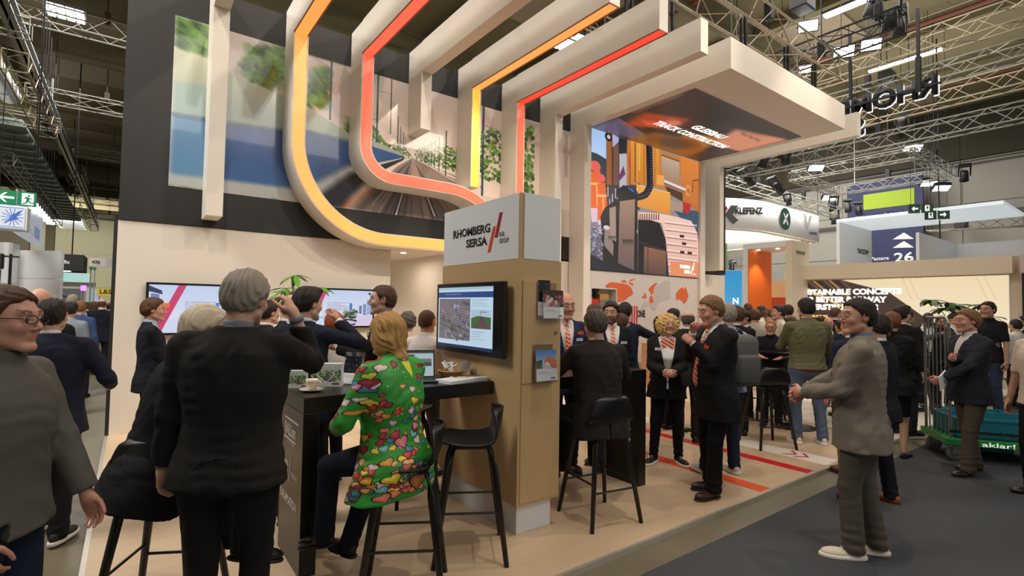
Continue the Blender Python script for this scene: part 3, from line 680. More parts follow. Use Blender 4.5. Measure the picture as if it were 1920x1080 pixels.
def beamframe(x0, label, legbot=2.8, beam=True, mt=None, leg_mt=None, yend=YE, w_=.19):
    o = thing('hanging_beam', (x0, WY-.03, ZB), label, 'frame', 'white L-shaped frames on the stand')
    d = YF-(WY-.03)
    b = MB(); b.box((0, d, legbot-ZB), (w_, 0, ZT-ZB-.012)); b.build('upright', white_p, o)
    b = MB(); b.box((0, yend-WY+.03, 0), (w_, d-.002, ZT-ZB)); b.build('beam', white_p, o)
    if mt:
        lightstrip(o, [((w_/2, yend-WY+.06, -.003), (1, 0, 0)), ((w_/2, d-.004, -.003), (1, 0, 0))], w_-.035, mt)
        lightstrip(o, [((w_/2, d-.004, -.004), (1, 0, 0)), ((w_/2, d-.004, legbot-ZB), (1, 0, 0))], w_-.035, leg_mt or mt)
        b = MB(); b.box((-.003, yend-WY+.03, -.012), (.014, d-.002, 0)); b.box((w_-.014, yend-WY+.03, -.012), (w_+.003, d-.002, 0)); b.build('edge_profile', mat('brown_edge', (150, 104, 84), .5), o)
        b = MB(); b.box((0, d-.012, legbot-ZB), (.014, d, -.01)); b.box((w_-.014, d-.012, legbot-ZB), (w_, d, -.01)); b.build('edge_profile', white_p, o)
    return o
beamframe(.745, 'first white frame from the left, plain post ending above the white wall', 2.8)
F2 = beamframe(1.735, 'second white frame from the left with orange light panel curving to the right', 4.05, mt=ring_or, leg_mt=ring_or, w_=.2)
F3 = beamframe(2.725, 'third white frame from the left with coral light panel curving to the right', 4.17, mt=ring_re, leg_mt=ring_re)
beamframe(3.735, 'fourth white frame from the left, plain and with a short post', 4.6)
beamframe(4.715, 'fifth white frame from the left, orange beam and yellow post', 3.79, mt=ring_or, leg_mt=ring_ye)
beamframe(5.71, 'sixth white frame from the left with red beam and coral post', 3.3, mt=ring_rr, leg_mt=ring_re)
beamframe(6.69, 'seventh white frame from the left, plain, left of the big screen', 2.6)
beamframe(12.56, 'last white frame, plain, right of the big screen', 2.76)
def curved(par, cl, w_, mt, name):
    """swept box along a centre line in the XZ plane (y from YF to wall) with a glowing front face"""
    d0, d1 = YF, WY-.03; V = []; F = []; k = len(cl); fr = []
    for i, (x, z) in enumerate(cl):
        a = Vector(cl[max(0, i-1)]); e = Vector(cl[min(k-1, i+1)]); t = (e-a).normalized(); n = Vector((-t.y, t.x))*w_/2
        V += [(x-n.x, d0, z-n.y), (x+n.x, d0, z+n.y), (x+n.x, d1, z+n.y), (x-n.x, d1, z-n.y)]
        fr.append(((x, d0-.006, z), (n.x*2/w_, 0, n.y*2/w_)))
    for i in range(k-1):
        for j in range(4): F.append((4*i+j, 4*i+(j+1) % 4, 4*i+4+(j+1) % 4, 4*i+4+j))
    F += [(0, 1, 2, 3), (4*k-1, 4*k-2, 4*k-3, 4*k-4)]
    o = mesh_obj(name, V, F, white_p); o.parent = par; o.matrix_parent_inverse = Matrix.Translation(-par.location)
    p = lightstrip(par, fr, w_-.035, mt); p.matrix_parent_inverse = Matrix.Translation(-par.location)
    return o
def arc(cx, cz, r, a0, a1, n=14): return [(cx+r*math.cos(math.radians(a0+(a1-a0)*i/n)), cz+r*math.sin(math.radians(a0+(a1-a0)*i/n))) for i in range(n+1)]
curved(F2, [(1.835, 4.08)]+arc(3.185, 4.05, 1.35, 180, 270, 22)+[(5.7, 2.7)], .2, ring_or, 'curved_band')
curved(F3, [(2.82, 4.2)]+arc(3.29, 4.16, .47, 180, 270, 14)+arc(4.3, 2.35, 1.34, 90, 0, 18)+[(5.64, 1.6)], .19, ring_re, 'curved_band')

# ============================================================ portal with canopy and screens
o = thing('screen_portal', (7.55, WY-.03, 0), 'white portal with overhanging canopy around the large excavator screen', 'portal')
P = lambda x, y, z: (x-7.55, y-WY+.03, z)
b = MB(); b.box(P(7.55, 7.64, 0), P(7.745, WY-.03, ZB)); b.build('post', white_p, o)
b = MB(); b.box(P(11.74, 7.64, 0), P(11.95, WY-.03, ZB)); b.build('post', white_p, o)
b = MB(); b.box(P(7.55, 4.38, ZB), P(11.96, WY-.03, 6.06)); b.build('canopy', white_p, o)
# map wall with niche
mw = mat('map_wall_paint', (214, 208, 204), .5)
b = MB(); b.box(P(7.745, 7.74, 0), P(7.9, 8.0, 2.5)); b.box(P(8.68, 7.74, 0), P(11.74, 8.0, 2.5)); b.box(P(7.9, 7.74, 2.11), P(8.68, 8.0, 2.5)); b.box(P(7.9, 7.74, 0), P(8.68, 8.0, 1.3)); b.build('map_wall', mw, o)
b = MB(); b.box(P(7.9, 7.98, 1.3), P(8.68, 8.05, 2.11)); b.build('niche_back', mat('niche_cream', (222, 212, 184), .5), o)
b = MB(); b.box(P(7.9, 7.75, 1.56), P(8.68, 7.97, 1.58)); b.build('shelf', mat('niche_dark', (50, 46, 40), .5), o)
Mm = frame(P(7.745, 7.738, 0), (1, 0, 0), (0, 0, 1))
def mapshape(pts, mt, name='map_area'):
    # pts in photo crop px of the wall: u right 0..1 over the wall, v up in metres
    b = MB(); b.prism([(u, v) for u, v in pts], .004, Mm); return b.build(name, mt, o)
# wall crop coordinates: x 385..1560 -> 0..3.995 m ; y per column from 40..(2.5m)
def mp(x, y):
    p = aty(1040+x/6, 500+y/6, 7.738); return (p.x-7.745, p.z)
m_or = mat('map_orange', (222, 104, 60), .5); m_gr = mat('map_grey', (196, 190, 188), .5); m_lg = mat('map_light', (206, 201, 198), .5)
NA = [(570, 215), (620, 175), (680, 178), (740, 188), (820, 200), (850, 225), (870, 260), (880, 300), (870, 320), (830, 340), (800, 370), (760, 390), (705, 400), (705, 245), (620, 235), (590, 240)]
mapshape([mp(*p) for p in NA], m_or)
for L in ([(745, 160), (790, 150), (810, 175), (770, 182)], [(830, 170), (880, 190), (885, 215), (850, 200)], [(840, 150), (915, 130), (900, 145), (850, 165)]): mapshape([mp(*p) for p in L], m_or)
mapshape([mp(*p) for p in [(1058, 250), (1090, 215), (1130, 185), (1160, 185), (1130, 215), (1115, 250), (1105, 300), (1085, 320), (1080, 290), (1060, 270)]], m_or)
mapshape([mp(*p) for p in [(1070, 335), (1095, 328), (1112, 400), (1085, 410), (1062, 400)]], m_or)
mapshape([mp(*p) for p in [(1005, 300), (1018, 292), (1035, 350), (1010, 362)]], m_or); mapshape([mp(*p) for p in [(985, 330), (1000, 325), (1002, 355), (982, 355)]], m_or)
mapshape([mp(*p) for p in [(1365, 300), (1400, 255), (1440, 230), (1455, 262), (1475, 225), (1490, 280), (1505, 330), (1485, 390), (1450, 418), (1430, 385), (1395, 365), (1365, 380)]], m_or)
mapshape([mp(*p) for p in [(1120, 250), (1160, 210), (1260, 150), (1300, 170), (1300, 360), (1240, 380), (1180, 400), (1150, 440), (1110, 420)]], m_gr)
mapshape([mp(*p) for p in [(1000, 400), (1100, 410), (1150, 470), (1120, 500), (1060, 430), (990, 490), (975, 440)]], m_gr)
for k in range(4):
    q = mp(835+k*27, 560); b = MB(); b.prism([(q[0], q[1]-.16), (q[0]+.045, q[1]-.16), (q[0]+.045, q[1]+.24), (q[0], q[1]+.24)], .005, Mm); b.build('logo_bar', mat('logo_red', (196, 52, 56), .5), o)
q = mp(925, 570); text('ONE', (P(7.745, 7.733, 0)[0]+q[0], P(0, 7.733, 0)[1], q[1]), (1, 0, 0), (0, 0, 1), mat('ink', (60, 56, 56), .5), width=.29, height=.17, parent=o, bold=.03)
# niche contents
def aty_(x, y, Y): return aty(1100+x*.1759, 530+y*.1759, Y)
t = thing('coffee_grinder', (8.13, 7.86, 1.98-.11), 'black coffee grinder on top of the boxes in the wall niche', 'grinder')
t.location.z = 1.93
b = MB(); b.lathe([(.07, 0), (.08, .05), (.05, .08), (.09, .13), (.1, .17), (.03, .18)], 12); b.ball((.06, 0, .19), .035, 8, 6); b.build('body', black_m, t)
b = MB(); b.box((8.22, 7.8, 1.88), (8.5, 7.95, 2.0), .005); tag(b.build('cardboard_box', mat('cardboard', (176, 134, 76), .7)), 'small brown cardboard box lying in the wall niche', 'box')
t = thing('coffee_machine', (8.38, 7.86, 1.58), 'silver coffee machine in the wall niche', 'coffee machine')
b = MB(); b.box((-.22, -.08, 0), (.22, .1, .3), .01); b.build('housing', alu, t); b = MB(); b.box((-.2, -.086, .16), (.2, -.078, .27)); b.build('grille', mat('machine_grille', (120, 120, 122), .4), t)
b = MB(); b.box((7.93, 7.78, 1.58), (8.2, 7.9, 1.88), .006); tag(b.build('red_box', mat('red_carton', (206, 44, 40), .4)), 'bright red carton standing in the wall niche', 'box')

# ---- big excavator screen
def EX(x, y): p = aty(1080+x/3, 160+y/3, 7.7); return ((p.x-7.76)/3.975, (5.545-p.z)/3.03)
def EP(*pts): return [EX(*p) for p in pts]
def eell(x, y, rx, ry, col, al=1): u_, v_ = EX(x, y); c.ell(u_, v_, rx/612, ry/760, col, al)
def eline(a, b2, wd, col, al=1): c.line(EX(*a), EX(*b2), wd/760, col, al)
c = Cv(900, 686, (150, 140, 140))
c.poly(EP((60, 200), (260, 260), (240, 600), (60, 520)), (160, 196, 244), 1, (214, 230, 248)); c.poly(EP((60, 365), (120, 385), (165, 412), (210, 440), (210, 700), (60, 690)), (50, 66, 76), 1, (70, 82, 74)); c.poly(EP((60, 680), (200, 640), (260, 1080), (60, 1060)), (176, 164, 184), 1, (76, 74, 88))
c.poly(EP((540, 690), (700, 710), (700, 880), (600, 760)), (60, 84, 108)); c.poly(EP((170, 240), (360, 300), (360, 700), (170, 700)), (70, 58, 58))
for x, y, s_ in ((108, 455, 1), (143, 522, .75)):
    c.poly(EP((x-30*s_, y+30), (x+28*s_, y+25), (x+45*s_, y+170), (x+30*s_, y+240), (x-30*s_, y+240)), (240, 104, 44)); c.poly(EP((x-28, y+90), (x+40*s_, y+95), (x+38*s_, y+108), (x-30, y+104)), (250, 190, 120)); eell(x, y, 26*s_, 30*s_, (236, 100, 92)); eline((x+10, y+110), (x+14, y+230), 14*s_, (255, 196, 80)); c.poly(EP((x-26*s_, y+235), (x+28*s_, y+235), (x+34*s_, y+310), (x-20*s_, y+315)), (228, 200, 214))
c.poly(EP((170, 260), (200, 268), (200, 560), (172, 560)), (158, 96, 48)); eell(184, 290, 19, 24, (24, 26, 44)); eell(184, 290, 9, 12, (214, 196, 170))
c.poly(EP((203, 268), (255, 305), (206, 350)), (180, 176, 214)); c.poly(EP((210, 345), (240, 330), (240, 560), (210, 560)), (120, 82, 66)); c.poly(EP((240, 298), (288, 300), (286, 385), (242, 385)), (38, 42, 46)); c.poly(EP((244, 385), (286, 383), (284, 570), (244, 575)), (184, 186, 194)); c.poly(EP((266, 452), (278, 500), (246, 535), (236, 525)), (110, 50, 116))
c.poly(EP((288, 305), (308, 312), (300, 565), (284, 560)), (196, 120, 60)); c.poly(EP((300, 380), (312, 384), (306, 462), (296, 460)), (206, 50, 40)); c.poly(EP((308, 310), (470, 362), (470, 575), (350, 552), (345, 560), (306, 560)), (232, 154, 60), 1, (206, 124, 44))
for x, y0, y1, wd, col in ((333, 320, 545, 8, (96, 60, 30)), (357, 325, 480, 12, (240, 180, 90)), (345, 330, 540, 4, (240, 200, 130)), (383, 335, 560, 10, (176, 100, 36)), (444, 355, 568, 5, (160, 90, 36)), (420, 350, 560, 4, (110, 64, 30))): eline((x, y0), (x, y1), wd, col)
c.poly(EP((470, 368), (590, 405), (592, 640), (470, 570)), (204, 124, 58)); c.poly(EP((482, 388), (582, 428), (582, 560), (500, 530), (480, 470)), (196, 176, 156), 1, (170, 132, 104)); c.poly(EP((590, 400), (700, 436), (700, 722), (600, 655)), (228, 136, 58), 1, (196, 108, 50)); c.poly(EP((500, 565), (600, 605), (600, 655), (520, 610)), (84, 56, 44)); c.poly(EP((482, 388), (582, 425), (582, 432), (482, 396)), (110, 74, 50))
c.poly(EP((340, 556), (530, 602), (530, 728), (340, 682)), (244, 172, 72), 1, (228, 146, 58)); eline((342, 575), (342, 680), 5, (255, 220, 150)); eline((345, 560), (530, 604), 5, (255, 206, 130)); c.poly(EP((530, 648), (600, 660), (600, 716), (530, 700)), (176, 150, 130)); c.poly(EP((600, 655), (646, 668), (640, 710), (622, 730), (604, 704)), (190, 42, 46))
c.poly(EP((456, 502), (496, 508), (492, 566), (452, 556)), (240, 168, 84)); c.poly(EP((496, 530), (620, 582), (618, 606), (494, 556)), (230, 222, 224)); c.poly(EP((496, 545), (620, 597), (618, 606), (494, 556)), (120, 108, 112)); eell(632, 592, 20, 38, (232, 150, 76)); eell(664, 625, 34, 44, (206, 122, 60)); eell(632, 592, 9, 16, (190, 110, 50)); eline((690, 532), (660, 536), 5, (26, 22, 24)); eline((658, 536), (655, 600), 5, (26, 22, 24))
for i in range(26):
    t = i/25; x = 412+8*t-2*t*t if t < .6 else 412+8*.6-((t-.6)/.4)**1.5*110; y = 338+300*min(t, .75)/.75*(.92) if t < .75 else 338+276+18*math.sin((t-.75)/.25*PI*.6); eell(x, y, 19, 18, (18, 24, 42)); eline((x-17, y+4), (x+17, y-4), 4, (78, 94, 134))
eell(300, 600, 46, 34, (26, 40, 84)); eell(292, 590, 30, 16, (70, 110, 190)); c.poly(EP((215, 600), (270, 560), (345, 620), (345, 660), (250, 700), (215, 760)), (24, 24, 32))
for x, y in ((180, 600), (205, 640), (222, 610), (190, 670), (232, 660)): eline((x, y-30), (x, y+26), 8, (196, 196, 216)); eline((x+8, y-30), (x+8, y+26), 6, (40, 36, 50))
c.poly(EP((138, 740), (160, 690), (230, 640), (345, 640), (348, 1075), (230, 1060), (150, 980)), (30, 28, 34)); c.poly(EP((188, 690), (224, 680), (226, 880), (190, 860)), (170, 142, 124)); c.poly(EP((160, 800), (185, 800), (212, 900), (208, 960), (158, 900)), (150, 128, 118)); c.poly(EP((246, 652), (332, 640), (326, 1042), (236, 1000)), (168, 132, 110), 1, (110, 88, 86))
for k in range(7): c.poly(EP((182+k*6, 848), (186+k*6, 848), (184+k*6, 872)), (14, 12, 16)); c.poly(EP((262+k*9, 866), (268+k*9, 868), (265+k*9, 905)), (14, 12, 16))
eell(172, 800, 16, 12, (214, 208, 216)); eell(349, 822, 6, 14, (250, 246, 246)); c.poly(EP((346, 720), (372, 720), (372, 1060), (346, 1060)), (196, 140, 110), 1, (70, 56, 60))
c.poly(EP((352, 712), (470, 720), (560, 738), (648, 762), (682, 830), (700, 1000), (700, 1100), (528, 1100), (508, 880), (482, 776), (420, 758), (352, 755)), (246, 206, 190), 1, (232, 176, 160))
c.poly(EP((350, 756), (420, 758), (470, 775), (502, 860), (522, 1070), (350, 1060)), (26, 23, 28)); c.poly(EP((384, 905), (506, 934), (508, 1072), (380, 1056)), (150, 100, 78), 1, (90, 64, 58)); eline((404, 910), (404, 1060), 6, (60, 40, 36)); eline((350, 880), (506, 930), 8, (60, 52, 56))
for k in range(8):
    y = 775+k*40; eline((500+k*3, y), (680, y+22), 6, (178, 118, 108)); eline((500+k*3, y-9), (680, y+13), 6, (255, 236, 228))
for x, y in ((596, 848), (608, 890), (598, 938), (640, 942)): c.poly(EP((x-12, y-7), (x+12, y-5), (x+12, y+9), (x-12, y+7)), (46, 22, 22))
for k in range(9): c.poly(EP((358+k*13, 722), (364+k*13, 722), (363+k*13, 758), (356+k*13, 756)), (120, 70, 66))
c.poly(EP((530, 990), (690, 1000), (700, 1100), (532, 1100)), (236, 142, 96)); gg = np.random.default_rng(4)
for k in range(160): x, y = gg.uniform(75, 150), gg.uniform(790, 1060); eell(x, y, 5, 5, [(60, 62, 76), (196, 190, 208), (104, 100, 120)][k % 3], .7)
c.poly(EP((60, 940), (150, 985), (250, 1030), (350, 1058), (350, 1100), (60, 1100)), (30, 34, 46))
c.blur(0, 0, 1, 1, .004, .003, 4)
s1 = quad('led_screen', P(7.76, 7.7, 2.515), (1, 0, 0), (0, 0, 1), 3.975, 3.03, img_mat('excavator_screen', c.a, es=1.0), o, .03)
wht_e = mat('screen_white', (255, 255, 255), .5, emit=(255, 250, 246), es=1.1)
yl = P(0, 7.695, 0)[1]
text('RHOMBERG', (P(10.95, 0, 0)[0], yl, 2.72), (1, 0, 0), (0, 0, 1), wht_e, width=.42, height=.09, parent=o, bold=.03)
text('SERSA', (P(11.13, 0, 0)[0], yl, 2.6), (1, 0, 0), (0, 0, 1), wht_e, width=.25, height=.09, parent=o, bold=.03)
for dx, z0_ in ((.03, .02), (.1, .12)):
    b = MB(); b.prism([(0, 0), (.025, 0), (.085, .22), (.06, .22)], .003, frame((P(11.38+dx, 0, 0)[0], yl, 2.56+z0_), (1, 0, 0), (0, 0, 1))); b.build('logo_slash', wht_e, o)
text('RAIL\nGROUP', (P(11.52, 0, 0)[0], yl, 2.58), (1, 0, 0), (0, 0, 1), wht_e, width=.09, parent=o)
# ---- ceiling screen
c = Cv(512, 330, (30, 26, 26))
c.poly([(0, .7), (.5, .9), (.2, 1), (0, 1)], (110, 100, 130), .8); c.poly([(.05, .5), (.3, .35), (.36, .6), (.1, .8)], (196, 60, 30), .9); c.ell(.28, .5, .05, .06, (220, 130, 110)); c.ell(.2, .62, .06, .05, (230, 90, 60))
c.poly([(.4, 1), (.5, .55), (.72, .4), (.8, .8), (.75, 1)], (196, 120, 44), .9); c.poly([(.60, .24), (1, .1), (1, .62), (.72, .56)], (226, 140, 104)); c.poly([(.3, .75), (.6, .62), (.9, .8), (.9, 1), (.3, 1)], (150, 84, 34), .9); c.poly([(.45, .0), (.7, .1), (.5, .35)], (60, 46, 42)); c.poly([(.8, .6), (1, .55), (1, 1), (.85, 1)], (60, 40, 34))
for k in range(3): c.ell(.72+k*.07, .28, .015, .02, (70, 40, 34))
c.ell(.45, .15, .3, .1, (20, 17, 18), .8, .5); c.ell(.56, .8, .14, .12, (60, 40, 26), .8, .4); c.blur(0, 0, 1, 1, .07, .03, 14)
# picture: u along +X, v (up in image) toward the camera; facing down
c.a = c.a*.85
quad('ceiling_screen', P(7.76, 7.66, ZB-.012), (1, 0, 0), (0, -1, 0), 3.975, 2.5, img_mat('ceiling_picture', c.a[:, :], es=1.15), o, .02)
text('GLEISBAU', (P(9.35, 0, 0)[0], P(0, 6.35, 0)[1], ZB-.014), (1, 0, 0), (0, -1, 0), wht_e, width=1.15, height=.21, parent=o, bold=.035, shear=.15)
text('TRACK CONSTRUCTION', (P(8.55, 0, 0)[0], P(0, 6.7, 0)[1], ZB-.014), (1, 0, 0), (0, -1, 0), wht_e, width=2.6, height=.21, parent=o, bold=.035, shear=.15)
# straps over the beams / canopy
for (x, y, l) in ((8.6, 4.75, 'pair of black straps lifting the canopy, left ones'), (10.2, 4.75, 'pair of black straps lifting the canopy, middle ones'), (11.4, 4.75, 'pair of black straps lifting the canopy, right ones'), (7.1, 5.2, 'black straps above the plain seventh beam'), (6.3, 5.4, 'black strap between the red and white beams')):
    t = thing('lifting_strap', (x, y, 6.06), l, 'strap')
    for k in (0, 1): b = MB(); b.box((k*.14-.1, -.02, 0), (k*.14-.05, .02, .95 if k else .8)); b.build('band', black_g, t)
for x, y, hl_ in ((3.2, 5.0, 'left of the plain fourth beam'), (4.2, 5.2, 'right of the plain fourth beam, nearer'), (4.25, 6.3, 'right of the plain fourth beam, farther'), (5.2, 5.6, 'right of the orange fifth beam')):
    t = thing('hoist_hook', (x, y, 6.3), 'steel hook and wire slings hanging '+hl_, 'hook', 'steel hooks over the beams')
    b = MB(); b.tube([(0, 0, .3), (.09, 0, 0), (.12, 0, -.2)], .012, 5); b.tube([(0, 0, .3), (-.09, 0, 0), (-.12, 0, -.2)], .012, 5); b.build('sling', steel, t)
    b = MB(); b.box((-.06, -.06, .3), (.06, .06, .5), .02); b.tube([(0, 0, .5), (0, 0, 1.9)], .01, 4); b.build('chain', black_g, t)

# ============================================================ wall screens (TVs)
def slide(seed=0):
    c = Cv(420, 240, (214, 222, 246)); c.rect(0, 0, 1, .7, (196, 214, 246), 1, (226, 228, 244))
    c.poly([(.28, 0), (.36, 0), (.12, 1), (.04, 1)], (206, 60, 110)); c.poly([(0, .02), (.12, .12), (.13, .2), (0, .14)], (50, 54, 92)); c.poly([(.02, .18), (.1, .2), (.1, .34), (.02, .36)], (120, 130, 200))
    c.rect(0, .35, .14, .37, (60, 66, 120)); c.rect(.14, .38, .2, .48, (236, 110, 60)); c.lines_of_text(.35, .34, .72, .6, 6, (110, 116, 150), seed); c.lines_of_text(.3, .6, .72, .78, 5, (130, 136, 170), seed+3, .5)
    c.rect(.66, .36, .7, .66, (70, 130, 206)); c.rect(.8, .42, .84, .66, (110, 130, 180)); c.rect(.86, .38, .9, .7, (80, 96, 160)); c.rect(.91, .25, .98, .7, (120, 156, 226))
    for k in range(8): c.rect(.91, .28+k*.05, .98, .29+k*.05, (230, 235, 250)); c.rect(.86, .4+k*.035, .9, .41+k*.035, (200, 210, 235))
    c.blobs(.58, .55, .78, .78, 90, .018, [(30, 44, 40), (60, 76, 60), (150, 160, 140)], .8, 3); c.ell(.62, .9, .2, .1, (30, 26, 50)); c.ell(.6, .9, .16, .06, (214, 196, 226)); c.poly([(.8, .7), (1, .66), (1, 1), (.74, 1)], (222, 206, 232)); c.ell(.95, .08, .02, .035, (60, 60, 80))
    return c
tvm = img_mat('tv_slide', slide().a, es=.95)
def tv(x0, x1, z0, z1, label):
    o = thing('wall_television', (x0, WY, z0), label, 'television'); wd = x1-x0; h = z1-z0
    b = MB(); b.box((0, -.09, 0), (wd, -.03, h), .006); b.build('housing', black_m, o); b = MB(); b.box((wd*.3, -.032, h*.3), (wd*.7, 0, h*.7)); b.build('wall_bracket', black_m, o)
    quad('display', (.03, -.092, .03), (1, 0, 0), (0, 0, 1), wd-.06, h-.06, tvm, o, .003); return o
tv(.165, 1.36, 1.24, 1.925, 'wall television at the left showing a pale slide with a pink stripe'); tv(2.02, 3.2, 1.31, 1.93, 'wall television behind the men showing a curved road and towers')
# ============================================================ kiosk column
o = thing('kiosk_column', (2.31, 3.0, 0), 'oak kiosk column with white head panel and brochure door', 'kiosk')
K = lambda x, y, z: (x-2.31, y-3.0, z)
KX, KY = 2.72, 4.17
b = MB(); b.box(K(2.35, 3.05, 0), K(2.68, 4.05, .22)); b.build('plinth', white_c, o)
b = MB(); b.box(K(2.31, 3.0, .22), K(KX, KY, 2.04)); b.build('cabinet_body', oak, o)
b = MB(); b.box(K(2.32, 3.01, 2.04), K(KX-.01, KY-.01, 2.54)); b.build('head_core', oak, o)
b = MB(); b.box(K(2.312, 3.03, 2.044), K(2.322, KY-.01, 2.54)); b.build('head_panel', white_c, o)
b = MB(); b.box(K(2.345, 3.0, 2.044), K(KX-.015, 3.012, 2.54)); b.build('head_panel', white_c, o)
d = MB(); d.box(K(2.335, 2.99, 1.115), K(KX-.012, 3.0, 1.88)); dd = d.build('door', oak, o)
b = MB(); b.lathe([(.012, 0), (.012, .01), (.004, .012)], 12, frame(K(2.66, 2.989, 1.49), (1, 0, 0), (0, 0, 1))); b.build('lock', steel, dd)
d = MB(); d.box(K(2.335, 2.994, .24), K(KX-.012, 3.0, 1.105)); d.build('lower_door', oak, o)
inkm = mat('logo_black', (34, 34, 36), .5); crim = mat('logo_crimson', (168, 30, 44), .5); orr = mat('logo_orange', (226, 80, 44), .5); gry = mat('logo_grey', (128, 124, 124), .5)
fx = K(2.3105, 0, 0)[0]
def kp(y, z): return (fx, y-3.0, z)
text('RHOMBERG', kp(3.99, 2.282), (0, -1, 0), (0, 0, 1), inkm, width=.585, height=.074, parent=o, depth=.002, bold=.03)
text('SERSA', kp(3.769, 2.182), (0, -1, 0), (0, 0, 1), inkm, width=.325, height=.072, parent=o, depth=.002, bold=.03)
Mk = frame(kp(3.0, 0), (0, -1, 0), (0, 0, 1))
def kpoly(pts, mt): b = MB(); b.prism([(3.0-y, z) for y, z in pts], .003, Mk); b.build('logo_slash', mt, o)
kpoly([(3.434, 2.122), (3.396, 2.122), (3.329, 2.322), (3.36, 2.322)], orr); kpoly([(3.339, 2.232), (3.3, 2.231), (3.237, 2.421), (3.273, 2.421)], crim)
text('RAIL\nGROUP', kp(3.274, 2.178), (0, -1, 0), (0, 0, 1), gry, width=.125, height=.09, parent=o, depth=.002)
# monitor on the kiosk
c = Cv(560, 330, (196, 222, 240)); c.rect(0, .08, 1, .17, (36, 70, 130)); c.rect(0, 0, 1, .04, (170, 196, 220)); c.lines_of_text(.15, .11, .55, .14, 1, (220, 230, 250), 1); c.rect(0, .95, 1, 1, (30, 44, 84))
c.rect(.02, .19, .62, .87, (120, 112, 120)); g = np.random.default_rng(3)
for k in range(60):
    a = g.uniform(.02, .62); y = g.uniform(.2, .87); c.poly([(a, y), (min(.62, a+g.uniform(.02, .07)), y+.03), (min(.62, a+.05), y+.08), (a-.0, y+.05)], [(150, 140, 146), (96, 104, 84), (176, 170, 190), (70, 84, 60), (120, 96, 110), (60, 74, 120)][k % 6], .9)
for k in range(16): c.line((.02, .2+k*.022), (.62, .34+k*.022), .005, (172, 150, 160) if k % 2 else (96, 84, 96), .8)
c.line((.02, .52), (.62, .72), .02, (70, 96, 70), .9); c.line((.02, .6), (.62, .82), .012, (60, 90, 60), .9); c.line((.02, .7), (.5, .87), .01, (70, 90, 80), .9)
c.rect(.64, .36, .97, .66, (176, 200, 220)); c.poly([(.64, .5), (.75, .46), (.97, .48), (.97, .66), (.64, .66)], (70, 104, 56)); c.poly([(.8, .47), (.84, .47), (.97, .66), (.66, .66)], (96, 84, 78))
for k in (-.12, -.05, .03, .1): c.line((.82, .47), (.82+k, .66), .006, (40, 34, 34))
c.rect(.79, .39, .9, .405, (120, 130, 140)); c.rect(.8, .39, .805, .48, (100, 110, 120)); c.lines_of_text(.65, .2, .95, .33, 4, (120, 130, 150), 5, .4); c.lines_of_text(.65, .7, .95, .86, 4, (120, 130, 150), 6, .4)
t = thing('kiosk_monitor', (2.309, 3.1, 1.29), 'black monitor with aerial rail map mounted on the oak kiosk', 'monitor')
b = MB(); b.box((-.075, 0, 0), (-.035, 1.03, .585), .006); b.build('housing', black_m, t); b = MB(); b.box((-.036, .3, .15), (0, .7, .42)); b.build('wall_bracket', black_m, t)
quad('display', (-.077, .99, .04), (0, -1, 0), (0, 0, 1), .86, .51, img_mat('map_screen', c.a, es=.9), t, .002)
# brochure holders
def brochure_pic(name, kind):
    c = Cv(120, 170, (238, 238, 240))
    if kind == 0: c.rect(0, 0, 1, .6, (60, 50, 52)); c.blobs(0, .2, 1, .58, 60, .07, [(206, 110, 90), (90, 60, 66), (230, 200, 180), (160, 60, 60)], .8, 2); c.poly([(0, .5), (.4, .25), (.5, .3), (.2, .6), (0, .6)], (210, 196, 186))
    elif kind == 1: c.rect(0, 0, 1, .6, (70, 120, 190), 1, (190, 210, 230)); c.poly([(0, .35), (.3, .3), (.3, .6), (0, .6)], (70, 76, 60)); c.poly([(.4, .3), (.6, .2), (.9, .28), (1, .35), (1, .6), (.4, .6)], (190, 110, 84)); c.poly([(.45, .4), (.6, .4), (.9, .75), (.3, .75)], (214, 206, 200))
    else: c.rect(0, 0, 1, .7, (26, 28, 36)); c.blobs(0, .1, 1, .6, 12, .04, [(150, 160, 190), (90, 90, 110)], .7, 5)
    c.rect(0, .62, 1, 1, (240, 240, 242)); c.lines_of_text(.1, .68, .9, .8, 3, (120, 120, 126), 2); c.rect(.7, .9, .92, .94, (60, 60, 66)); return img_mat(name, c.a, .3)
bro = [brochure_pic('brochure_work', 0), brochure_pic('brochure_city', 1), brochure_pic('brochure_night', 2)]
acr = mat('clear_acrylic', (235, 240, 245), .05, trans=.95, alpha=.35)
def holder(x, z, label, kind, back=None):
    t = thing('brochure_holder', (x, 2.99, z), label, 'brochure holder')
    b = MB(); b.box((0, -.004, 0), (.2, 0, .28)); b.box((0, -.05, 0), (.2, -.046, .13)); b.box((0, -.05, -.004), (.2, 0, 0)); b.box((0, -.05, 0), (.003, 0, .13)); b.box((.197, -.05, 0), (.2, 0, .13)); b.build('acrylic_pocket', acr, t); return t
def leaflet(x, y, z, wd, ht, m_, label, tilt=.12, n=4):
    t = thing('brochure', (x, y, z), label, 'brochure'); t.rotation_euler = (-tilt, 0, 0)
    b = MB()
    for k in range(n): b.box((.002*k, .001+.003*k, 0), (wd-.001*k, .003+.003*k, ht-.002*k))
    b.build('pages', mat('paper', (236, 236, 236), .6), t); quad('cover', (0, 0, 0), (1, 0, 0), (0, 0, 1), wd, ht, m_, t, .001); return t
holder(2.46, 1.59, 'clear acrylic holder with two brochures at the top of the oak door', 0); leaflet(2.47, 2.975, 1.62, .12, .27, bro[2], 'dark night brochure standing behind in the upper holder', .02); leaflet(2.5, 2.945, 1.6, .205, .215, bro[0], 'wide brochure with people on the cover in the upper holder', .06)
holder(2.43, 1.12, 'clear acrylic holder with city brochure lower on the oak door', 1); leaflet(2.44, 2.945, 1.13, .2, .23, bro[1], 'brochure with a city street on the cover in the lower holder', .06)
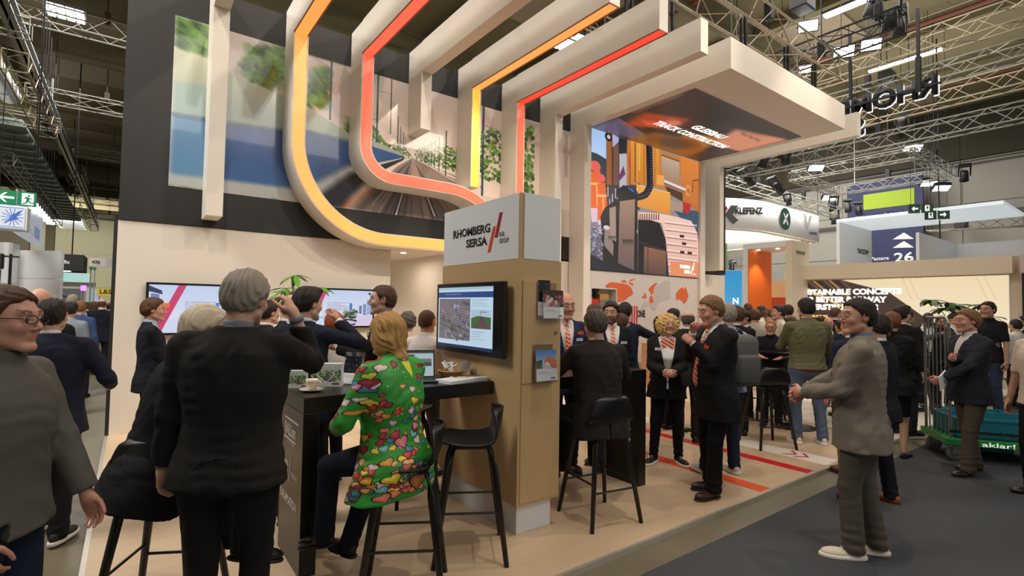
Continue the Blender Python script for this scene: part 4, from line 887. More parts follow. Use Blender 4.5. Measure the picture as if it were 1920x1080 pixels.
# ============================================================ bar tables
def bartable(x, y, lx, ly, label, left=True):
    t = thing('bar_table', (x, y, 0), label, 'table')
    b = MB(); b.box((0, 0, 1.0), (lx, ly, 1.1), .004); b.build('tabletop', black_m, t)
    xx = 0 if left else lx-.1
    b = MB(); b.box((xx, .003, 0), (xx+.1, ly-.003, .999), .003); b.build('end_panel', black_m, t); return t
T1 = bartable(.885, 3.31, 1.42, .56, 'long black bar table with lettered end panel left of the kiosk')
T2 = bartable(2.725, 3.2, 1.3, .57, 'long black bar table right of the kiosk', False)
lg = mat('etched_grey', (214, 206, 196), .6)
lx_ = -.0015
def tl(s_, y, z, **k): text(s_, (lx_, y-3.31, z), (0, -1, 0), (0, 0, 1), lg, parent=T1, depth=.001, **k)
def tbar(y0, y1, z): b = MB(); b.box((lx_-.001, y1-3.31, z), (0, y0-3.31, z+.008)); b.build('line', lg, T1)
tl('RAiLium', 3.75, .80, width=.27, height=.085, bold=.02); tbar(3.76, 3.42, .905); tbar(3.8, 3.47, .775)
tl('by rail group', 3.68, .745, width=.17)
tl('RHOMBERG', 3.82, .60, width=.19, height=.035, bold=.02); tl('SERSA', 3.75, .555, width=.12, height=.035, bold=.02); tl('vossloh', 3.57, .555, width=.16, height=.04)
b = MB(); b.prism([(0, 0), (.01, 0), (.045, .15), (.035, .15)], .001, frame((lx_, .3, .515), (0, -1, 0), (0, 0, 1))); b.build('slash', lg, T1)
tl('RAIL4MATION', 3.83, .36, width=.42, height=.06, bold=.02)
b = MB()
for k in range(5): b.lathe([(.018, 0), (.026, 0), (.026, .002), (.018, .002)], 10, frame((1.1985, .13+.012*(k % 2), .42+.05*k), (0, -1, 0), (0, 0, 1)))
b.build('emblem', lg, T2)
# ============================================================ bar stools
def make_stool(x, y, face, label, group='black bar stools'):
    """shell seat with low back on four splayed legs; local +Y is where the sitter looks"""
    t = thing('bar_stool', (x, y, 0), label, 'stool', group, face-PI/2)
    V = []; F = []; nu, nv = 15, 20; SZ = .765
    prof = [(.205, -.012), (.2, .002), (.15, .0), (.08, -.012), (0, -.016), (-.08, -.012), (-.135, .0), (-.175, .035), (-.198, .1), (-.21, .17), (-.218, .225)]
    # resample profile
    ps = [Vector((a, z_)) for a, z_ in prof]; L = [0]
    for i in range(1, len(ps)): L.append(L[-1]+(ps[i]-ps[i-1]).length)
    for i in range(nv+1):
        s_ = L[-1]*i/nv; yy = np.interp(s_, L, [p.x for p in ps]); zz = np.interp(s_, L, [p.y for p in ps]); u_ = i/nv
        hw = .215*(1-.35*max(0, (.12-u_)/.12)**2)*(1-.28*max(0, (u_-.62)/.38)**1.6)
        if u_ > .93: hw *= 1-.25*((u_-.93)/.07)**2
        for j in range(nu+1):
            v = 2*j/nu-1; back = max(0, (u_-.55)/.45)
            V.append((hw*v, yy+back*.075*v*v, SZ+zz+.02*v*v*(1-back)+(-.0)*(abs(v) ** 6)*.02))
    F = [(i*(nu+1)+j, i*(nu+1)+j+1, (i+1)*(nu+1)+j+1, (i+1)*(nu+1)+j) for i in range(nv) for j in range(nu)]
    s = mesh_obj('seat_shell', V, F, black_s, t, True); md = s.modifiers.new('thickness', 'SOLIDIFY'); md.thickness = .012; md.offset = 0
    b = MB(); b.box((-.13, -.13, .725), (.13, .13, .748), .006); b.build('seat_plate', black_s, t)
    for sx in (-1, 1):
        for sy in (-1, 1):
            b = MB(); b.tube([(sx*.12, sy*.12, .735), (sx*.15, sy*.15, .62), (sx*.235, sy*.235, 0)], [.018, .023, .0165], 10); b.build('leg', black_s, t, True)
    k_ = [(sx*.2, sy*.2, .29) for sx, sy in ((-1, 1), (1, 1))]
    for a, c_, z in (((-1, 1), (1, 1), .27), ((1, 1), (1, -1), .33), ((1, -1), (-1, -1), .27), ((-1, -1), (-1, 1), .33)):
        q = .235-(.235-.15)*z/.62; b = MB(); b.tube([(a[0]*q, a[1]*q, z), (c_[0]*q, c_[1]*q, z)], .008, 6); b.build('footrest_rod', black_s, t)
    return t
black_s = mat('black_stool_plastic', (17, 16, 16), .42)
# ============================================================ implicit-surface figures
def surfnet(f, lo, hi, h):
    lo = np.array(lo, np.float32); hi = np.array(hi, np.float32); n = np.maximum(4, np.ceil((hi-lo)/h).astype(int)+1)
    ax = [lo[k]+h*np.arange(n[k], dtype=np.float32) for k in range(3)]
    X, Y, Z = np.meshgrid(*ax, indexing='ij'); v = f(np.stack([X.ravel(), Y.ravel(), Z.ravel()], 1)).reshape(X.shape).astype(np.float32)
    v[v == 0] = 1e-6; s = v < 0
    c = np.zeros(tuple(n-1), np.int8)
    for i in (0, 1):
        for j in (0, 1):
            for k in (0, 1): c += s[i:n[0]-1+i, j:n[1]-1+j, k:n[2]-1+k]
    act = (c > 0) & (c < 8); I = np.argwhere(act); idx = -np.ones(act.shape, np.int32); idx[act] = np.arange(len(I))
    P = np.zeros((len(I), 3), np.float32); W = np.zeros(len(I), np.float32)
    cor = [(0, 0, 0), (1, 0, 0), (0, 1, 0), (1, 1, 0), (0, 0, 1), (1, 0, 1), (0, 1, 1), (1, 1, 1)]
    cv = [v[I[:, 0]+a, I[:, 1]+b_, I[:, 2]+c_] for a, b_, c_ in cor]
    for a in range(8):
        for b_ in range(a+1, 8):
            d = np.array(cor[b_])-np.array(cor[a])
            if abs(d).sum() != 1: continue
            va, vb = cv[a], cv[b_]; m_ = (va < 0) != (vb < 0); t = np.where(m_, va/np.where(m_, va-vb, 1), 0)
            P += m_[:, None]*(np.array(cor[a], np.float32)+t[:, None]*d.astype(np.float32)); W += m_
    P = (I+P/W[:, None])*h+lo
    Q = []
    for ax_ in range(3):
        o = [a for a in range(3) if a != ax_]
        sl0 = [slice(None)]*3; sl1 = [slice(None)]*3
        sl0[ax_] = slice(0, -1); sl1[ax_] = slice(1, None)
        for a in o: sl0[a] = slice(1, -1); sl1[a] = slice(1, -1)
        s0 = s[tuple(sl0)]; s1 = s[tuple(sl1)]; E_ = np.argwhere(s0 != s1)
        if not len(E_): continue
        fl = s0[tuple(E_.T)]
        E_ = E_.copy(); E_[:, o[0]] += 1; E_[:, o[1]] += 1
        def g(da, db):
            q = E_.copy(); q[:, o[0]] -= da; q[:, o[1]] -= db; return idx[tuple(q.T)]
        a, b_, c_, d = g(1, 1), g(0, 1), g(0, 0), g(1, 0)
        q = np.stack([a, b_, c_, d], 1)
        if ax_ == 1: fl = ~fl
        q[~fl] = q[~fl][:, ::-1]; Q.append(q)
    return P, np.concatenate(Q)

def smin(a, b, k):
    h = np.clip(.5+.5*(b-a)/k, 0, 1); return b+(a-b)*h-k*h*(1-h)
def smax(a, b, k): return -smin(-a, -b, k)
def cap(P, a, b, ra, rb):
    a = np.asarray(a, np.float32); b = np.asarray(b, np.float32); d = b-a; t = np.clip(((P-a)@d)/max(1e-9, float(d@d)), 0, 1)
    return np.linalg.norm(P-a-t[:, None]*d, axis=1)-(ra+(rb-ra)*t)
def ellip(P, c, r, R=None):
    q = P-np.asarray(c, np.float32)
    if R is not None: q = q@R
    r = np.asarray(r, np.float32); k0 = np.linalg.norm(q/r, axis=1); k1 = np.linalg.norm(q/(r*r), axis=1)
    return k0*(k0-1)/np.maximum(k1, 1e-6)
def rotm(yaw=0, pitch=0, roll_=0):
    """yaw>0 turns left (about +Z), pitch>0 leans forward, roll>0 tilts to the right side (+X)"""
    return np.array(Euler((-pitch, roll_, yaw), 'XYZ').to_matrix(), np.float32) if False else np.array((Matrix.Rotation(yaw, 3, 'Z') @ Matrix.Rotation(-pitch, 3, 'X') @ Matrix.Rotation(roll_, 3, 'Y')), np.float32)

# ---- head template (head frame: +Y face, origin middle of head, height .235)
def head_sdf(P, fem=False, wide=1.0, ears=True):
    d = ellip(P, (0, -.014, .028), (.075*wide, .094, .09))
    d = smin(d, ellip(P, (0, .022, -.03), (.062*wide, .064, .078)), .03)
    jw = .045 if fem else .053
    for s_ in (-1, 1):
        d = smin(d, cap(P, (s_*jw*wide, .0, -.062), (s_*.018, .066, -.098), .016, .014), .025)
        d = smin(d, ellip(P, (s_*.038*wide, .062, -.022), (.022, .02, .02)), .02)
    d = smin(d, ellip(P, (0, .07, -.098), (.022, .017, .016)), .018)
    d = smin(d, cap(P, (-.038, .073, .031), (.038, .073, .031), .0105 if fem else .013, .0105 if fem else .013), .016)
    for s_ in (-1, 1):
        d = smax(d, -ellip(P, (s_*.031, .098, .008), (.019, .017, .013)), .012)
        d = smin(d, ellip(P, (s_*.031, .0735, .008), (.0155, .0135, .0125)), .004)
    d = smin(d, cap(P, (0, .08, .018), (0, .104, -.024), .0065, .0095), .010)
    for s_ in (-1, 1): d = smin(d, ellip(P, (s_*.011, .094, -.030), (.0075, .009, .0065)), .005)
    d = smin(d, cap(P, (-.015, .0785, -.056), (.015, .0785, -.056), .0045, .0045), .008)
    d = smin(d, cap(P, (-.012, .078, -.067), (.012, .078, -.067), .0055, .0055), .007)
    d = smax(d, -ellip(P, (0, .093, -.0615), (.022, .008, .0018)), .003)
    if ears:
        for s_ in (-1, 1):
            e = ellip(P, (s_*.078*wide, -.014, .0), (.009, .021, .033), rotm(0, 0, s_*.18)); e = smax(e, -ellip(P, (s_*.087*wide, -.008, .004), (.008, .011, .02)), .004); d = smin(d, e, .006)
    d = smin(d, cap(P, (0, -.018, -.05), (0, -.04, -.15), .052 if not fem else .044, .056 if not fem else .046), .02)
    return d
def ball_np(c, r, n=12, m=8):
    b = MB(); b.ball(c, r, n, m); return np.array([tuple(v) for v in b.V], np.float32), b.F
HEADS = {}
def head_mesh(kind, res):
    """vertices, quads, colours relative to skin (multiplier rgb or absolute when a==0)"""
    key = (kind, res)
    if key in HEADS: return HEADS[key]
    fem = kind == 'f'; V, Q = surfnet(lambda P: head_sdf(P, fem, 1.06 if kind == 'w' else 1), (-.11, -.13, -.16), (.11, .135, .135), res)
    C = np.ones((len(V), 3), np.float32)
    lw = (np.exp(-((V[:, 2]+.0615)/.0075)**4-(V[:, 0]/.019)**4)*(V[:, 1] > .065))[:, None]; C *= 1-lw*(1-np.array((.86, .5, .5) if fem else (.88, .68, .64), np.float32))
    ck = np.exp(-(((np.abs(V[:, 0])-.042)/.02)**2+((V[:, 2]+.025)/.022)**2))*(V[:, 1] > .03); C *= 1-ck[:, None]*np.array([0, .14, .12], np.float32)
    ns = np.exp(-((V[:, 0]/.014)**2+((V[:, 2]+.024)/.014)**2))*(V[:, 1] > .09); C *= 1-ns[:, None]*np.array([0, .12, .1], np.float32)
    ew = (np.abs(np.abs(V[:, 0])-.078) < .02) & (np.abs(V[:, 2]) < .035) & (np.abs(V[:, 1]+.014) < .025); C[ew] *= (.98, .86, .82)
    so = np.exp(-(((np.abs(V[:, 0])-.031)/.018)**2+((V[:, 2]-.01)/.013)**2))*(V[:, 1] > .06); C *= 1-.22*so[:, None]
    HEADS[key] = (V, Q, C); return HEADS[key]
def eyes_np(R, T, s_):
    """eyeballs with iris, absolute colours"""
    Vs = []; Fs = []; Cs = []; n0 = 0
    for sx in (-1, 1):
        V, F = ball_np((0, 0, 0), .0122, 12, 10)
        V = V[:, [0, 2, 1]].copy(); V[:, 1] *= -1   # poles along Y
        ang = np.degrees(np.arccos(np.clip(V[:, 1]/.0122, -1, 1)))
        C = np.tile(np.array([.62, .58, .54], np.float32), (len(V), 1)); C[ang < 37] = (.1, .09, .07); C[ang < 17] = (.01, .01, .01)
        V = V*(1.08, 1, .6)+(sx*.031, .0782, .0075)
        Vs.append((V*s_)@R.T+T); Fs.append([tuple(i+n0 for i in f) for f in F]); Cs.append(C); n0 += len(V)
    return np.concatenate(Vs), Fs[0]+Fs[1], np.concatenate(Cs)
def brow_np(V):
    """mask of brow vertices"""
    x = np.abs(V[:, 0]); z = .033+.004*np.sin((x-.014)/.03*PI*.7)
    return (x > .013) & (x < .05) & (np.abs(V[:, 2]-z) < .0055) & (V[:, 1] > .05)

# ---- hair
def hair_sdf(style, thick=.012, seed=0):
    def noise(P, f, a): return a*(np.sin(P[:, 0]*f+seed)*np.sin(P[:, 1]*f*1.1+1.3*seed)+.6*np.sin(P[:, 2]*f*1.3+P[:, 0]*f*.6+seed*2.1))
    def strand(P, a=.0022): u = P[:, 0]*(1+P[:, 2]*3)+.25*P[:, 1]; v = P[:, 1]-.6*P[:, 2]; return a*np.sin(u*240+3*np.sin(v*38+seed)+v*30)+a*.7*np.sin(u*120-v*50+2*np.sin(v*60+seed))
    def base(P, t): return smin(ellip(P, (0, -.016, .03), (.077+t, .096+t, .091+t)), ellip(P, (0, -.03, -.02), (.07+t*.6, .075+t*.6, .075+t*.3)), .03)
    def short(P, ex=0, nz=0):
        d = base(P, .008+ex)+(noise(P, 85, nz) if nz else 0)-(thick*.85*np.clip((P[:, 2]+.01)/.07-(P[:, 1]-.06)/.12, .3, 1.25)-.008)+strand(P)+noise(P, 55, .0015)
        zl = np.interp(P[:, 1], [-.12, -.06, -.035, -.022, .0, .012, .026, .04, .055, .07, .1], [-.065, -.062, -.045, .0, .014, -.004, .03, .055, .07, .082, .09]).astype(np.float32)
        zl = zl+.005*np.sin(P[:, 0]*150+seed)+.003*np.sin(P[:, 0]*310+P[:, 1]*200)
        return smax(d, (zl-P[:, 2])*.7, .012)
    if style == 'short': return short
    if style == 'quiff':
        return lambda P: smax(smin(short(P), ellip(P, (.0, .045, .105), (.062, .05, .028))+strand(P, .003), .02), np.where(P[:, 1] > .05, .062-P[:, 2], -.02), .005)
    if style == 'wavy':
        return lambda P: short(P, .006, .005)
    if style == 'crop':
        def f(P):
            d = base(P, .004)+strand(P, .0006); zl = np.interp(P[:, 1], [-.12, -.06, -.03, -.02, .03, .06, .09], [-.05, -.05, -.03, .02, .03, .07, .08]); return smax(d, (zl-P[:, 2])*.8, .006)
        return f
    if style == 'fringe':   # bald top, hair round the sides
        def f(P):
            d = base(P, .006)+strand(P, .001); zl = np.interp(P[:, 1], [-.12, -.06, -.03, -.02, .03, .06], [-.06, -.06, -.04, .012, .02, .3]); return smax(smax(d, (zl-P[:, 2])*.8, .006), P[:, 2]-.045-.25*np.maximum(0, -P[:, 1]-.05), .006)
        return f
    if style == 'bob':
        def f(P):
            d = base(P, .018); 
            for s_ in (-1, 1):
                d = smin(d, ellip(P, (s_*.068, -.012, -.045), (.032, .055, .085), rotm(0, 0, s_*.1)), .03)
            d = smin(d, ellip(P, (0, -.075, -.06), (.075, .042, .085)), .03)+strand(P, .0035)+noise(P, 38, .003)
            face = ellip(P, (0, .105, -.03), (.058, .08, .1)); d = smax(d, -face, .012)
            fl = np.maximum(P[:, 1]-.055, (P[:, 1]-.02)*.9+.0*(P[:, 2])); low = smin(P[:, 1]-.045, .03-P[:, 2], .01)
            return smax(d, low, .01)
        return f
    if style == 'bobflick':
        g0 = hair_sdf('bob', thick, seed)
        return lambda P: smin(g0(P), ellip(P, (.0, -.1, -.135), (.05, .03, .03))+strand(P, .004), .03)
    if style == 'curly':
        def f(P):
            d = ellip(P, (0, -.022, -.005), (.128, .118, .132))+noise(P@rotm(.7, .6, .4), 95, .006)+noise(P@rotm(-.5, 1.1, .9), 120, .007)+noise(P@rotm(1.9, -.7, .3), 160, .006)
            face = ellip(P, (0, .12, -.04), (.056, .085, .082)); d = smax(d, -face, .012); return smax(d, P[:, 1]-.085, .02)
        return f
    if style == 'curls':  # short curly
        return lambda P: smax(smax(base(P, .026)+noise(P, 90, .006), -ellip(P, (0, .12, -.03), (.066, .07, .09)), .012), -(P[:, 2]+.06), .01)
    if style == 'pony':
        def f(P):
            d = short(P); d = smin(d, smax(base(P, .01), -(P[:, 2]+.03)-(P[:, 1] > -.03)*.06, .01)+strand(P, .001), .01)
            d = smin(d, cap(P, (0, -.115, .035), (0, -.13, .03), .02, .02), .012)
            return smin(d, smin(cap(P, (0, -.13, .03), (.0, -.155, -.05), .022, .034), cap(P, (0, -.155, -.05), (.0, -.14, -.15), .034, .012), .02)+strand(P, .003), .01)
        return f
    if style == 'bun':
        return lambda P: smin(smax(base(P, .01)+strand(P, .002), -(P[:, 2]+.04)-(P[:, 1] > .0)*.08-(P[:, 1] > .06)*.05, .01), ellip(P, (0, -.12, -.0), (.045, .04, .045))+strand(P, .003), .015)
    return short
HAIRS = {}
def hair_mesh(style, res, thick, seed):
    key = (style, res, thick, seed % 3)
    if key not in HAIRS:
        hi = (.16, .12, .16) if style in ('curly', 'bob', 'bobflick') else (.12, .13, .15); f = hair_sdf(style, thick, seed % 3)
        HAIRS[key] = surfnet(f, (-hi[0], -.2, -.2), hi, res)
    return HAIRS[key]

# ---- hands (hand frame: wrist origin, +Y fingers, palm faces -Z, thumb towards -X for the right hand)
HANDS = {}
def hand_mesh(pose, res):
    key = (pose, res)
    if key in HANDS: return HANDS[key]
    curl = {'relaxed': (.35, .5, .3), 'grip': (.95, 1.25, .7), 'flat': (.06, .1, .05), 'half': (.6, .8, .5), 'point': (.7, .9, .6), 'pinch': (.8, .8, .3)}[pose]
    seg = []
    fx_ = (-.030, -.0105, .009, .027); fl_ = (.068, .076, .071, .056)
    for k in range(4):
        x = fx_[k]; y = .088-.004*abs(k-1.2); z = 0.; a = 0
        p = np.array([x, y, z]); spread = (k-1.5)*-.05
        cs = curl if not (pose == 'point' and k == 0) else (.05, .1, .05)
        r = (.0088, .0082, .0076, .0068) if k < 3 else (.0078, .0072, .0066, .006)
        for j, f_ in enumerate((.45, .3, .25)):
            a += cs[j]*(1+.06*k); q = p+fl_[k]*f_*np.array([-math.sin(spread)*math.cos(a), math.cos(a)*math.cos(spread), -math.sin(a)]); seg.append((p.copy(), q.copy(), r[j], r[j+1])); p = q
    tb = {'relaxed': 0.25, 'grip': .9, 'flat': -.1, 'half': .5, 'point': .8, 'pinch': .9}[pose]
    t0 = np.array([-.022, .025, -.004]); t1 = t0+.042*np.array([-.72, .62, -.25-.3*tb]); t2 = t1+.032*np.array([-.45+.5*tb, .85, -.2-.45*tb]); t3 = t2+.026*np.array([-.2+.6*tb, .9, -.15-.4*tb])
    th = [(t0, t1, .015, .0115), (t1, t2, .0105, .0095), (t2, t3, .0095, .0078)]
    def f(P):
        d = ellip(P, (-.002, .05, -.001), (.042, .056, .0155)); d = smin(d, cap(P, (0, -.02, 0), (0, .02, 0), .025, .026), .02)
        d = smin(d, ellip(P, (-.02, .036, -.008), (.02, .03, .015)), .012)
        fg = None
        for a, b_, ra, rb in seg:
            e = cap(P, a, b_, ra, rb); fg = e if fg is None else np.minimum(fg, e)
        d = smin(d, fg, .006); t = None
        for a, b_, ra, rb in th:
            e = cap(P, a, b_, ra, rb); t = e if t is None else np.minimum(t, e)
        return smin(d, t, .007)
    HANDS[key] = surfnet(f, (-.1, -.05, -.11), (.06, .19, .05), res); return HANDS[key]
# ---- shoes (shoe frame: +Y toe, sole at 0, ankle above origin)
SHOES = {}
def shoe_mesh(kind, res, part):
    key = (kind, res, part)
    if key in SHOES: return SHOES[key]
    def foot(P, g_=0):
        a = ellip(P, (0, .11, .035), (.047+g_, .095+g_, .034+g_)); b_ = ellip(P, (0, -.015, .05), (.036+g_, .06+g_, .052+g_)); c_ = cap(P, (0, .0, .06), (0, -.008, .11), .036+g_, .038+g_)
        return smin(smin(a, b_, .04), c_, .03)
    if part == 'upper':
        f = (lambda P: smax(smax(foot(P), P[:, 2]-(.085 if kind != 'heel' else .05), .006), .012-P[:, 2], .006))
    else:
        h = {'dress': .018, 'sneaker': .032, 'heel': .012}[kind]; g_ = .004 if kind != 'sneaker' else .008
        def f(P):
            q = P.copy(); q[:, 2] = .03; d = smin(ellip(q, (0, .11, .03), (.047+g_, .098+g_, .04)), ellip(q, (0, -.01, .03), (.038+g_, .066+g_, .04)), .05)
            d = smax(d, np.abs(P[:, 2]-h/2)-h/2, .004)
            if kind == 'dress': d = smax(d, -ellip(P, (0, .035, -.005), (.08, .025, .014)), .004)
            return d
    SHOES[key] = surfnet(f, (-.07, -.1, -.01), (.07, .23, .13), res); return SHOES[key]

def xform(V, R, T): return (V@R.T+T).astype(np.float32)
def basis(y, z):
    """rotation whose +Y is y and +Z close to z"""
    y = np.array(y, float); y /= np.linalg.norm(y)+1e-9; z = np.array(z, float); z = z-y*(z@y); z /= np.linalg.norm(z)+1e-9; x = np.cross(y, z); return np.stack([x, y, z], 1)
def ik(S, W, a, b_, pole):
    S = np.array(S, float); W = np.array(W, float); d = W-S; L = np.linalg.norm(d); mx = (a+b_)*.998
    if L > mx: W = S+d/L*mx; d = W-S; L = mx
    u = d/L; x = (a*a-b_*b_+L*L)/(2*L); h = math.sqrt(max(0, a*a-x*x)); p = np.array(pole, float); p = p-u*(p@u); p /= np.linalg.norm(p)+1e-9
    return S+u*x+p*h, W

SKIN = {}
def skin_mat():
    if 'm' in SKIN: return SKIN['m']
    M = bpy.data.materials.new('skin'); M.use_nodes = True; nt = M.node_tree; b = nt.nodes['Principled BSDF']
    a = nt.nodes.new('ShaderNodeAttribute'); a.attribute_name = 'Col'; nt.links.new(a.outputs['Color'], b.inputs['Base Color'])
    b.inputs['Roughness'].default_value = .5; b.inputs['Subsurface Weight'].default_value = 0.0; SKIN['m'] = M; return M
TONES = {'fair': (.60, .36, .26), 'ruddy': (.58, .30, .21), 'tan': (.48, .27, .17), 'olive': (.42, .25, .16), 'dark': (.12, .06, .04)}
def cloth(name, rgb, rough=.85, n=.12, sc=120): return mat('cloth_'+name, rgb, rough, spec=.2, noise=n, nscale=sc, bump=.25, bscale=500)
def hairm(name, rgb): return mat('hair_'+name, rgb, .5, spec=.35, noise=.35, nscale=14, stretch=(14, 14, 1.5), bump=.5, bscale=60)
HC = {'brown': (84, 56, 38), 'dark': (38, 28, 24), 'black': (24, 20, 20), 'grey': (150, 140, 126), 'darkgrey': (84, 78, 72), 'blond': (196, 150, 88), 'curlyblond': (220, 182, 118), 'red': (150, 70, 38), 'ginger': (178, 118, 66), 'lightbrown': (128, 92, 58), 'white': (214, 198, 170), 'auburn': (120, 72, 42)}
LODS = {0: dict(g=.0095, b=.016, h=.0048, hd=.0046, hr=.005, sh=.007), 1: dict(g=.016, b=.02, h=.0065, hd=.0055, hr=.0065, sh=.009), 2: dict(g=.024, b=.028, h=.009, hd=.008, hr=.009, sh=.012), 3: dict(g=.034, b=.04, h=.013, hd=.012, hr=.013, sh=.018)}

def person(label, x, y, face, h=1.78, lod=1, w=1.0, belly=0., lean=0., side=0., twist=0., pelvis=None, head=(0, 0, 0), kind='m', skin='fair', hair=('short', 'brown'),
           wr=None, wl=None, er=None, el=None, hr='relaxed', hl='relaxed', fr=None, fl=None, foot=None, top='jacket', topc=('navy', (34, 36, 46)), shirtc=(226, 224, 220), vee=.2, tie=None,
           pants=('dark', (30, 30, 34)), shoes=('dress', (36, 24, 20)), beard=None, glasses=None, z=0., skirt=None, hem=None, noleg=False, group=None, sleeve=1., belt=None, hnr=None, hnl=None, fdr=None, fdl=None, open_=0., topmat=None, collar=True, wide=False, knee=None, headsc=1.0, wrink=1.0, tail=0.):
    L = LODS[lod]; s_ = h/1.78; t = thing('person', (x, y, z), label, 'person', group, math.radians(face)-PI/2); t.scale = (s_, s_, s_)
    P0 = np.array(pelvis if pelvis is not None else (0, 0, .93), float)
    Tb = rotm(twist, lean, side).astype(float); cw = w
    def tp(*p): return P0+Tb@np.array(p, float)
    fem = kind == 'f'; sw = (.178 if not fem else .155)*cw; bw_ = cw*(1 if not fem else .9)
    Sh = {1: tp(sw, -.012, .478), -1: tp(-sw, -.012, .478)}
    neck0 = tp(0, -.012, .50); Hd = rotm(head[0]+twist, head[1]+lean*.4, head[2]+side*.4).astype(float); nb = tp(0, -.01, .565)
    hc = nb+Hd@np.array([0, .034, .134])
    ua, fa = .29, .262
    W = {1: np.array(wr if wr is not None else tp(.20*cw+.045, .05, -.065)), -1: np.array(wl if wl is not None else tp(-.20*cw-.045, .05, -.065))}
    Ep = {1: er or ((.6, -.7, -.5) if wr is not None else (.25, -1, 0)), -1: el or ((-.6, -.7, -.5) if wl is not None else (-.25, -1, 0))}; El = {}
    for k in (1, -1): El[k], W[k] = ik(Sh[k], W[k], ua, fa, Ep[k])
    F_ = {1: np.array(fr if fr is not None else (.1, .02, 0)), -1: np.array(fl if fl is not None else (-.1, -.02, 0))}
    fy = foot or (.12, -.12); fyaw = {1: -fy[0] if len(fy) > 0 else 0, -1: -fy[1]}
    Hp = {k: P0+Tb@np.array([k*.088*bw_, 0, -.01]) if pelvis is not None else P0+np.array([k*.088*bw_, 0, -.02]) for k in (1, -1)}
    Kn = {}; An = {}
    for k in (1, -1):
        a = F_[k]+np.array([0, 0, .085]); Kn[k], An[k] = ik(Hp[k], a, .422, .408, (k*.12, 1, .1) if knee is None else knee[0 if k == 1 else 1])
    fseed = (x*3.7+y*1.9) % 6
    def wr_noise(P, a=.004):
        x_, y_, z_ = P[:, 0], P[:, 1], P[:, 2]; w1 = np.sin(z_*17+2.6*np.sin(x_*8+fseed)+2.2*np.sin(y_*9+z_*4)+x_*9); w2 = np.sin(x_*12+2.2*np.sin(z_*7+fseed)+y_*8); w3 = np.sin(z_*44-x_*22+3*np.sin(x_*10+z_*6+fseed)+y_*16); return a*wrink*((1-2*np.abs(w1))*.55*w2+.5*(1-2*np.abs(w3))*np.clip(w1*w2+.25, 0, 1))
    Tf = Tb.astype(np.float32); P0f = P0.astype(np.float32)
    def prof(P, zs, wx, wy, cy, add=0., n=2.3):
        q = (P-P0f)@Tf; zz = q[:, 2]; a = np.interp(zz, zs, wx).astype(np.float32)*cw+add; b_ = np.interp(zz, zs, wy).astype(np.float32)*(1+(cw-1)*.8)+add; c_ = np.interp(zz, zs, cy).astype(np.float32)
        if belly: k_ = np.exp(-((zz-.1)/.16)**2)*belly; b_ = b_+k_*.5; c_ = c_+k_*.5
        a = np.maximum(a, .004); b_ = np.maximum(b_, .004); e = (np.abs(q[:, 0]/a)**n+np.abs((q[:, 1]-c_)/b_)**n)**(1/n); return (e-1)*np.minimum(a, b_)*.92, q
    if not fem: ZS, WX, WY_, CY = [-.16, -.05, .06, .16, .30, .40, .46, .51, .55, .585], [.168, .172, .158, .152, .168, .170, .152, .100, .064, .05], [.118, .118, .108, .106, .118, .112, .098, .078, .058, .05], [-.01, -.01, .0, .004, .004, -.002, -.01, -.014, -.016, -.01]
    else: ZS, WX, WY_, CY = [-.16, -.05, .06, .16, .30, .40, .46, .51, .55, .585], [.178, .178, .145, .132, .15, .152, .140, .10, .056, .044], [.122, .12, .1, .096, .128, .108, .09, .07, .05, .044], [-.012, -.012, .0, .004, .012, .0, -.01, -.014, -.016, -.01]
    allp = np.array([P0, hc, Sh[1], Sh[-1], El[1], El[-1], W[1], W[-1]])
    # ---------------- body (coarse under the clothes), head, hands as one object
    def body(P):
        d, q = prof(P, ZS, WX, WY_, CY, -.022); d = smax(d, q[:, 2]-.57, .01); d = smax(d, .02-q[:, 2], .01)
        for k in (1, -1):
            d = smin(d, cap(P, Sh[k], El[k], .046, .038), .03); d = smin(d, cap(P, El[k], W[k], .038, .026), .015)
            if not noleg: d = smin(d, cap(P, Hp[k], Kn[k], .075, .052), .04); d = smin(d, cap(P, Kn[k], An[k], .052, .034), .02)
        return smin(d, cap(P, neck0, hc+Hd@np.array([0, -.04, -.06]), .056 if not fem else .044, .052 if not fem else .042), .03)
    pts = [allp]+([] if noleg else [np.array([Kn[1], Kn[-1], An[1], An[-1]])]); pts = np.concatenate(pts)
    V, Q = surfnet(body, pts.min(0)-.15, pts.max(0)+.15-np.array([0, 0, .05]), L['b']); tone = np.array(TONES[skin], np.float32)
    Vs = [V]; Cs = [np.tile(tone, (len(V), 1))]; Qs = [Q]; nv = len(V); poly = []
    hv, hq, hcv = head_mesh('f' if fem else ('w' if wide else 'm'), L['hd']); hcol = hcv*tone; hcd = np.array(srgb(HC[hair[1]] if hair[0] != 'none' else (120, 90, 70)), np.float32)
    bm_ = brow_np(hv); hcol = hcol.copy(); hcol[bm_] = hcd*.7+tone*.12
    if beard:
        bw0 = np.clip(((-.05+.5*np.maximum(0, .055-hv[:, 1]))-hv[:, 2])/.012, 0, 1)*np.clip((hv[:, 1]+.012)/.01, 0, 1)*np.clip((hv[:, 2]+.13)/.01, 0, 1); bw0 = np.maximum(bw0, np.exp(-((hv[:, 2]+.047)/.007)**4-(hv[:, 0]/.028)**4)*(hv[:, 1] > .06)); bw0 = bw0*(1-np.exp(-((hv[:, 2]+.0625)/.007)**4-(hv[:, 0]/.018)**4))
        mk = ((hv[:, 2] < -.045) & (hv[:, 1] > -.01) & (hv[:, 2] > -.125) & ~((np.abs(hv[:, 2]+.062) < .010) & (np.abs(hv[:, 0]) < .020))) | ((np.abs(hv[:, 2]+.046) < .007) & (np.abs(hv[:, 0]) < .028) & (hv[:, 1] > .06))
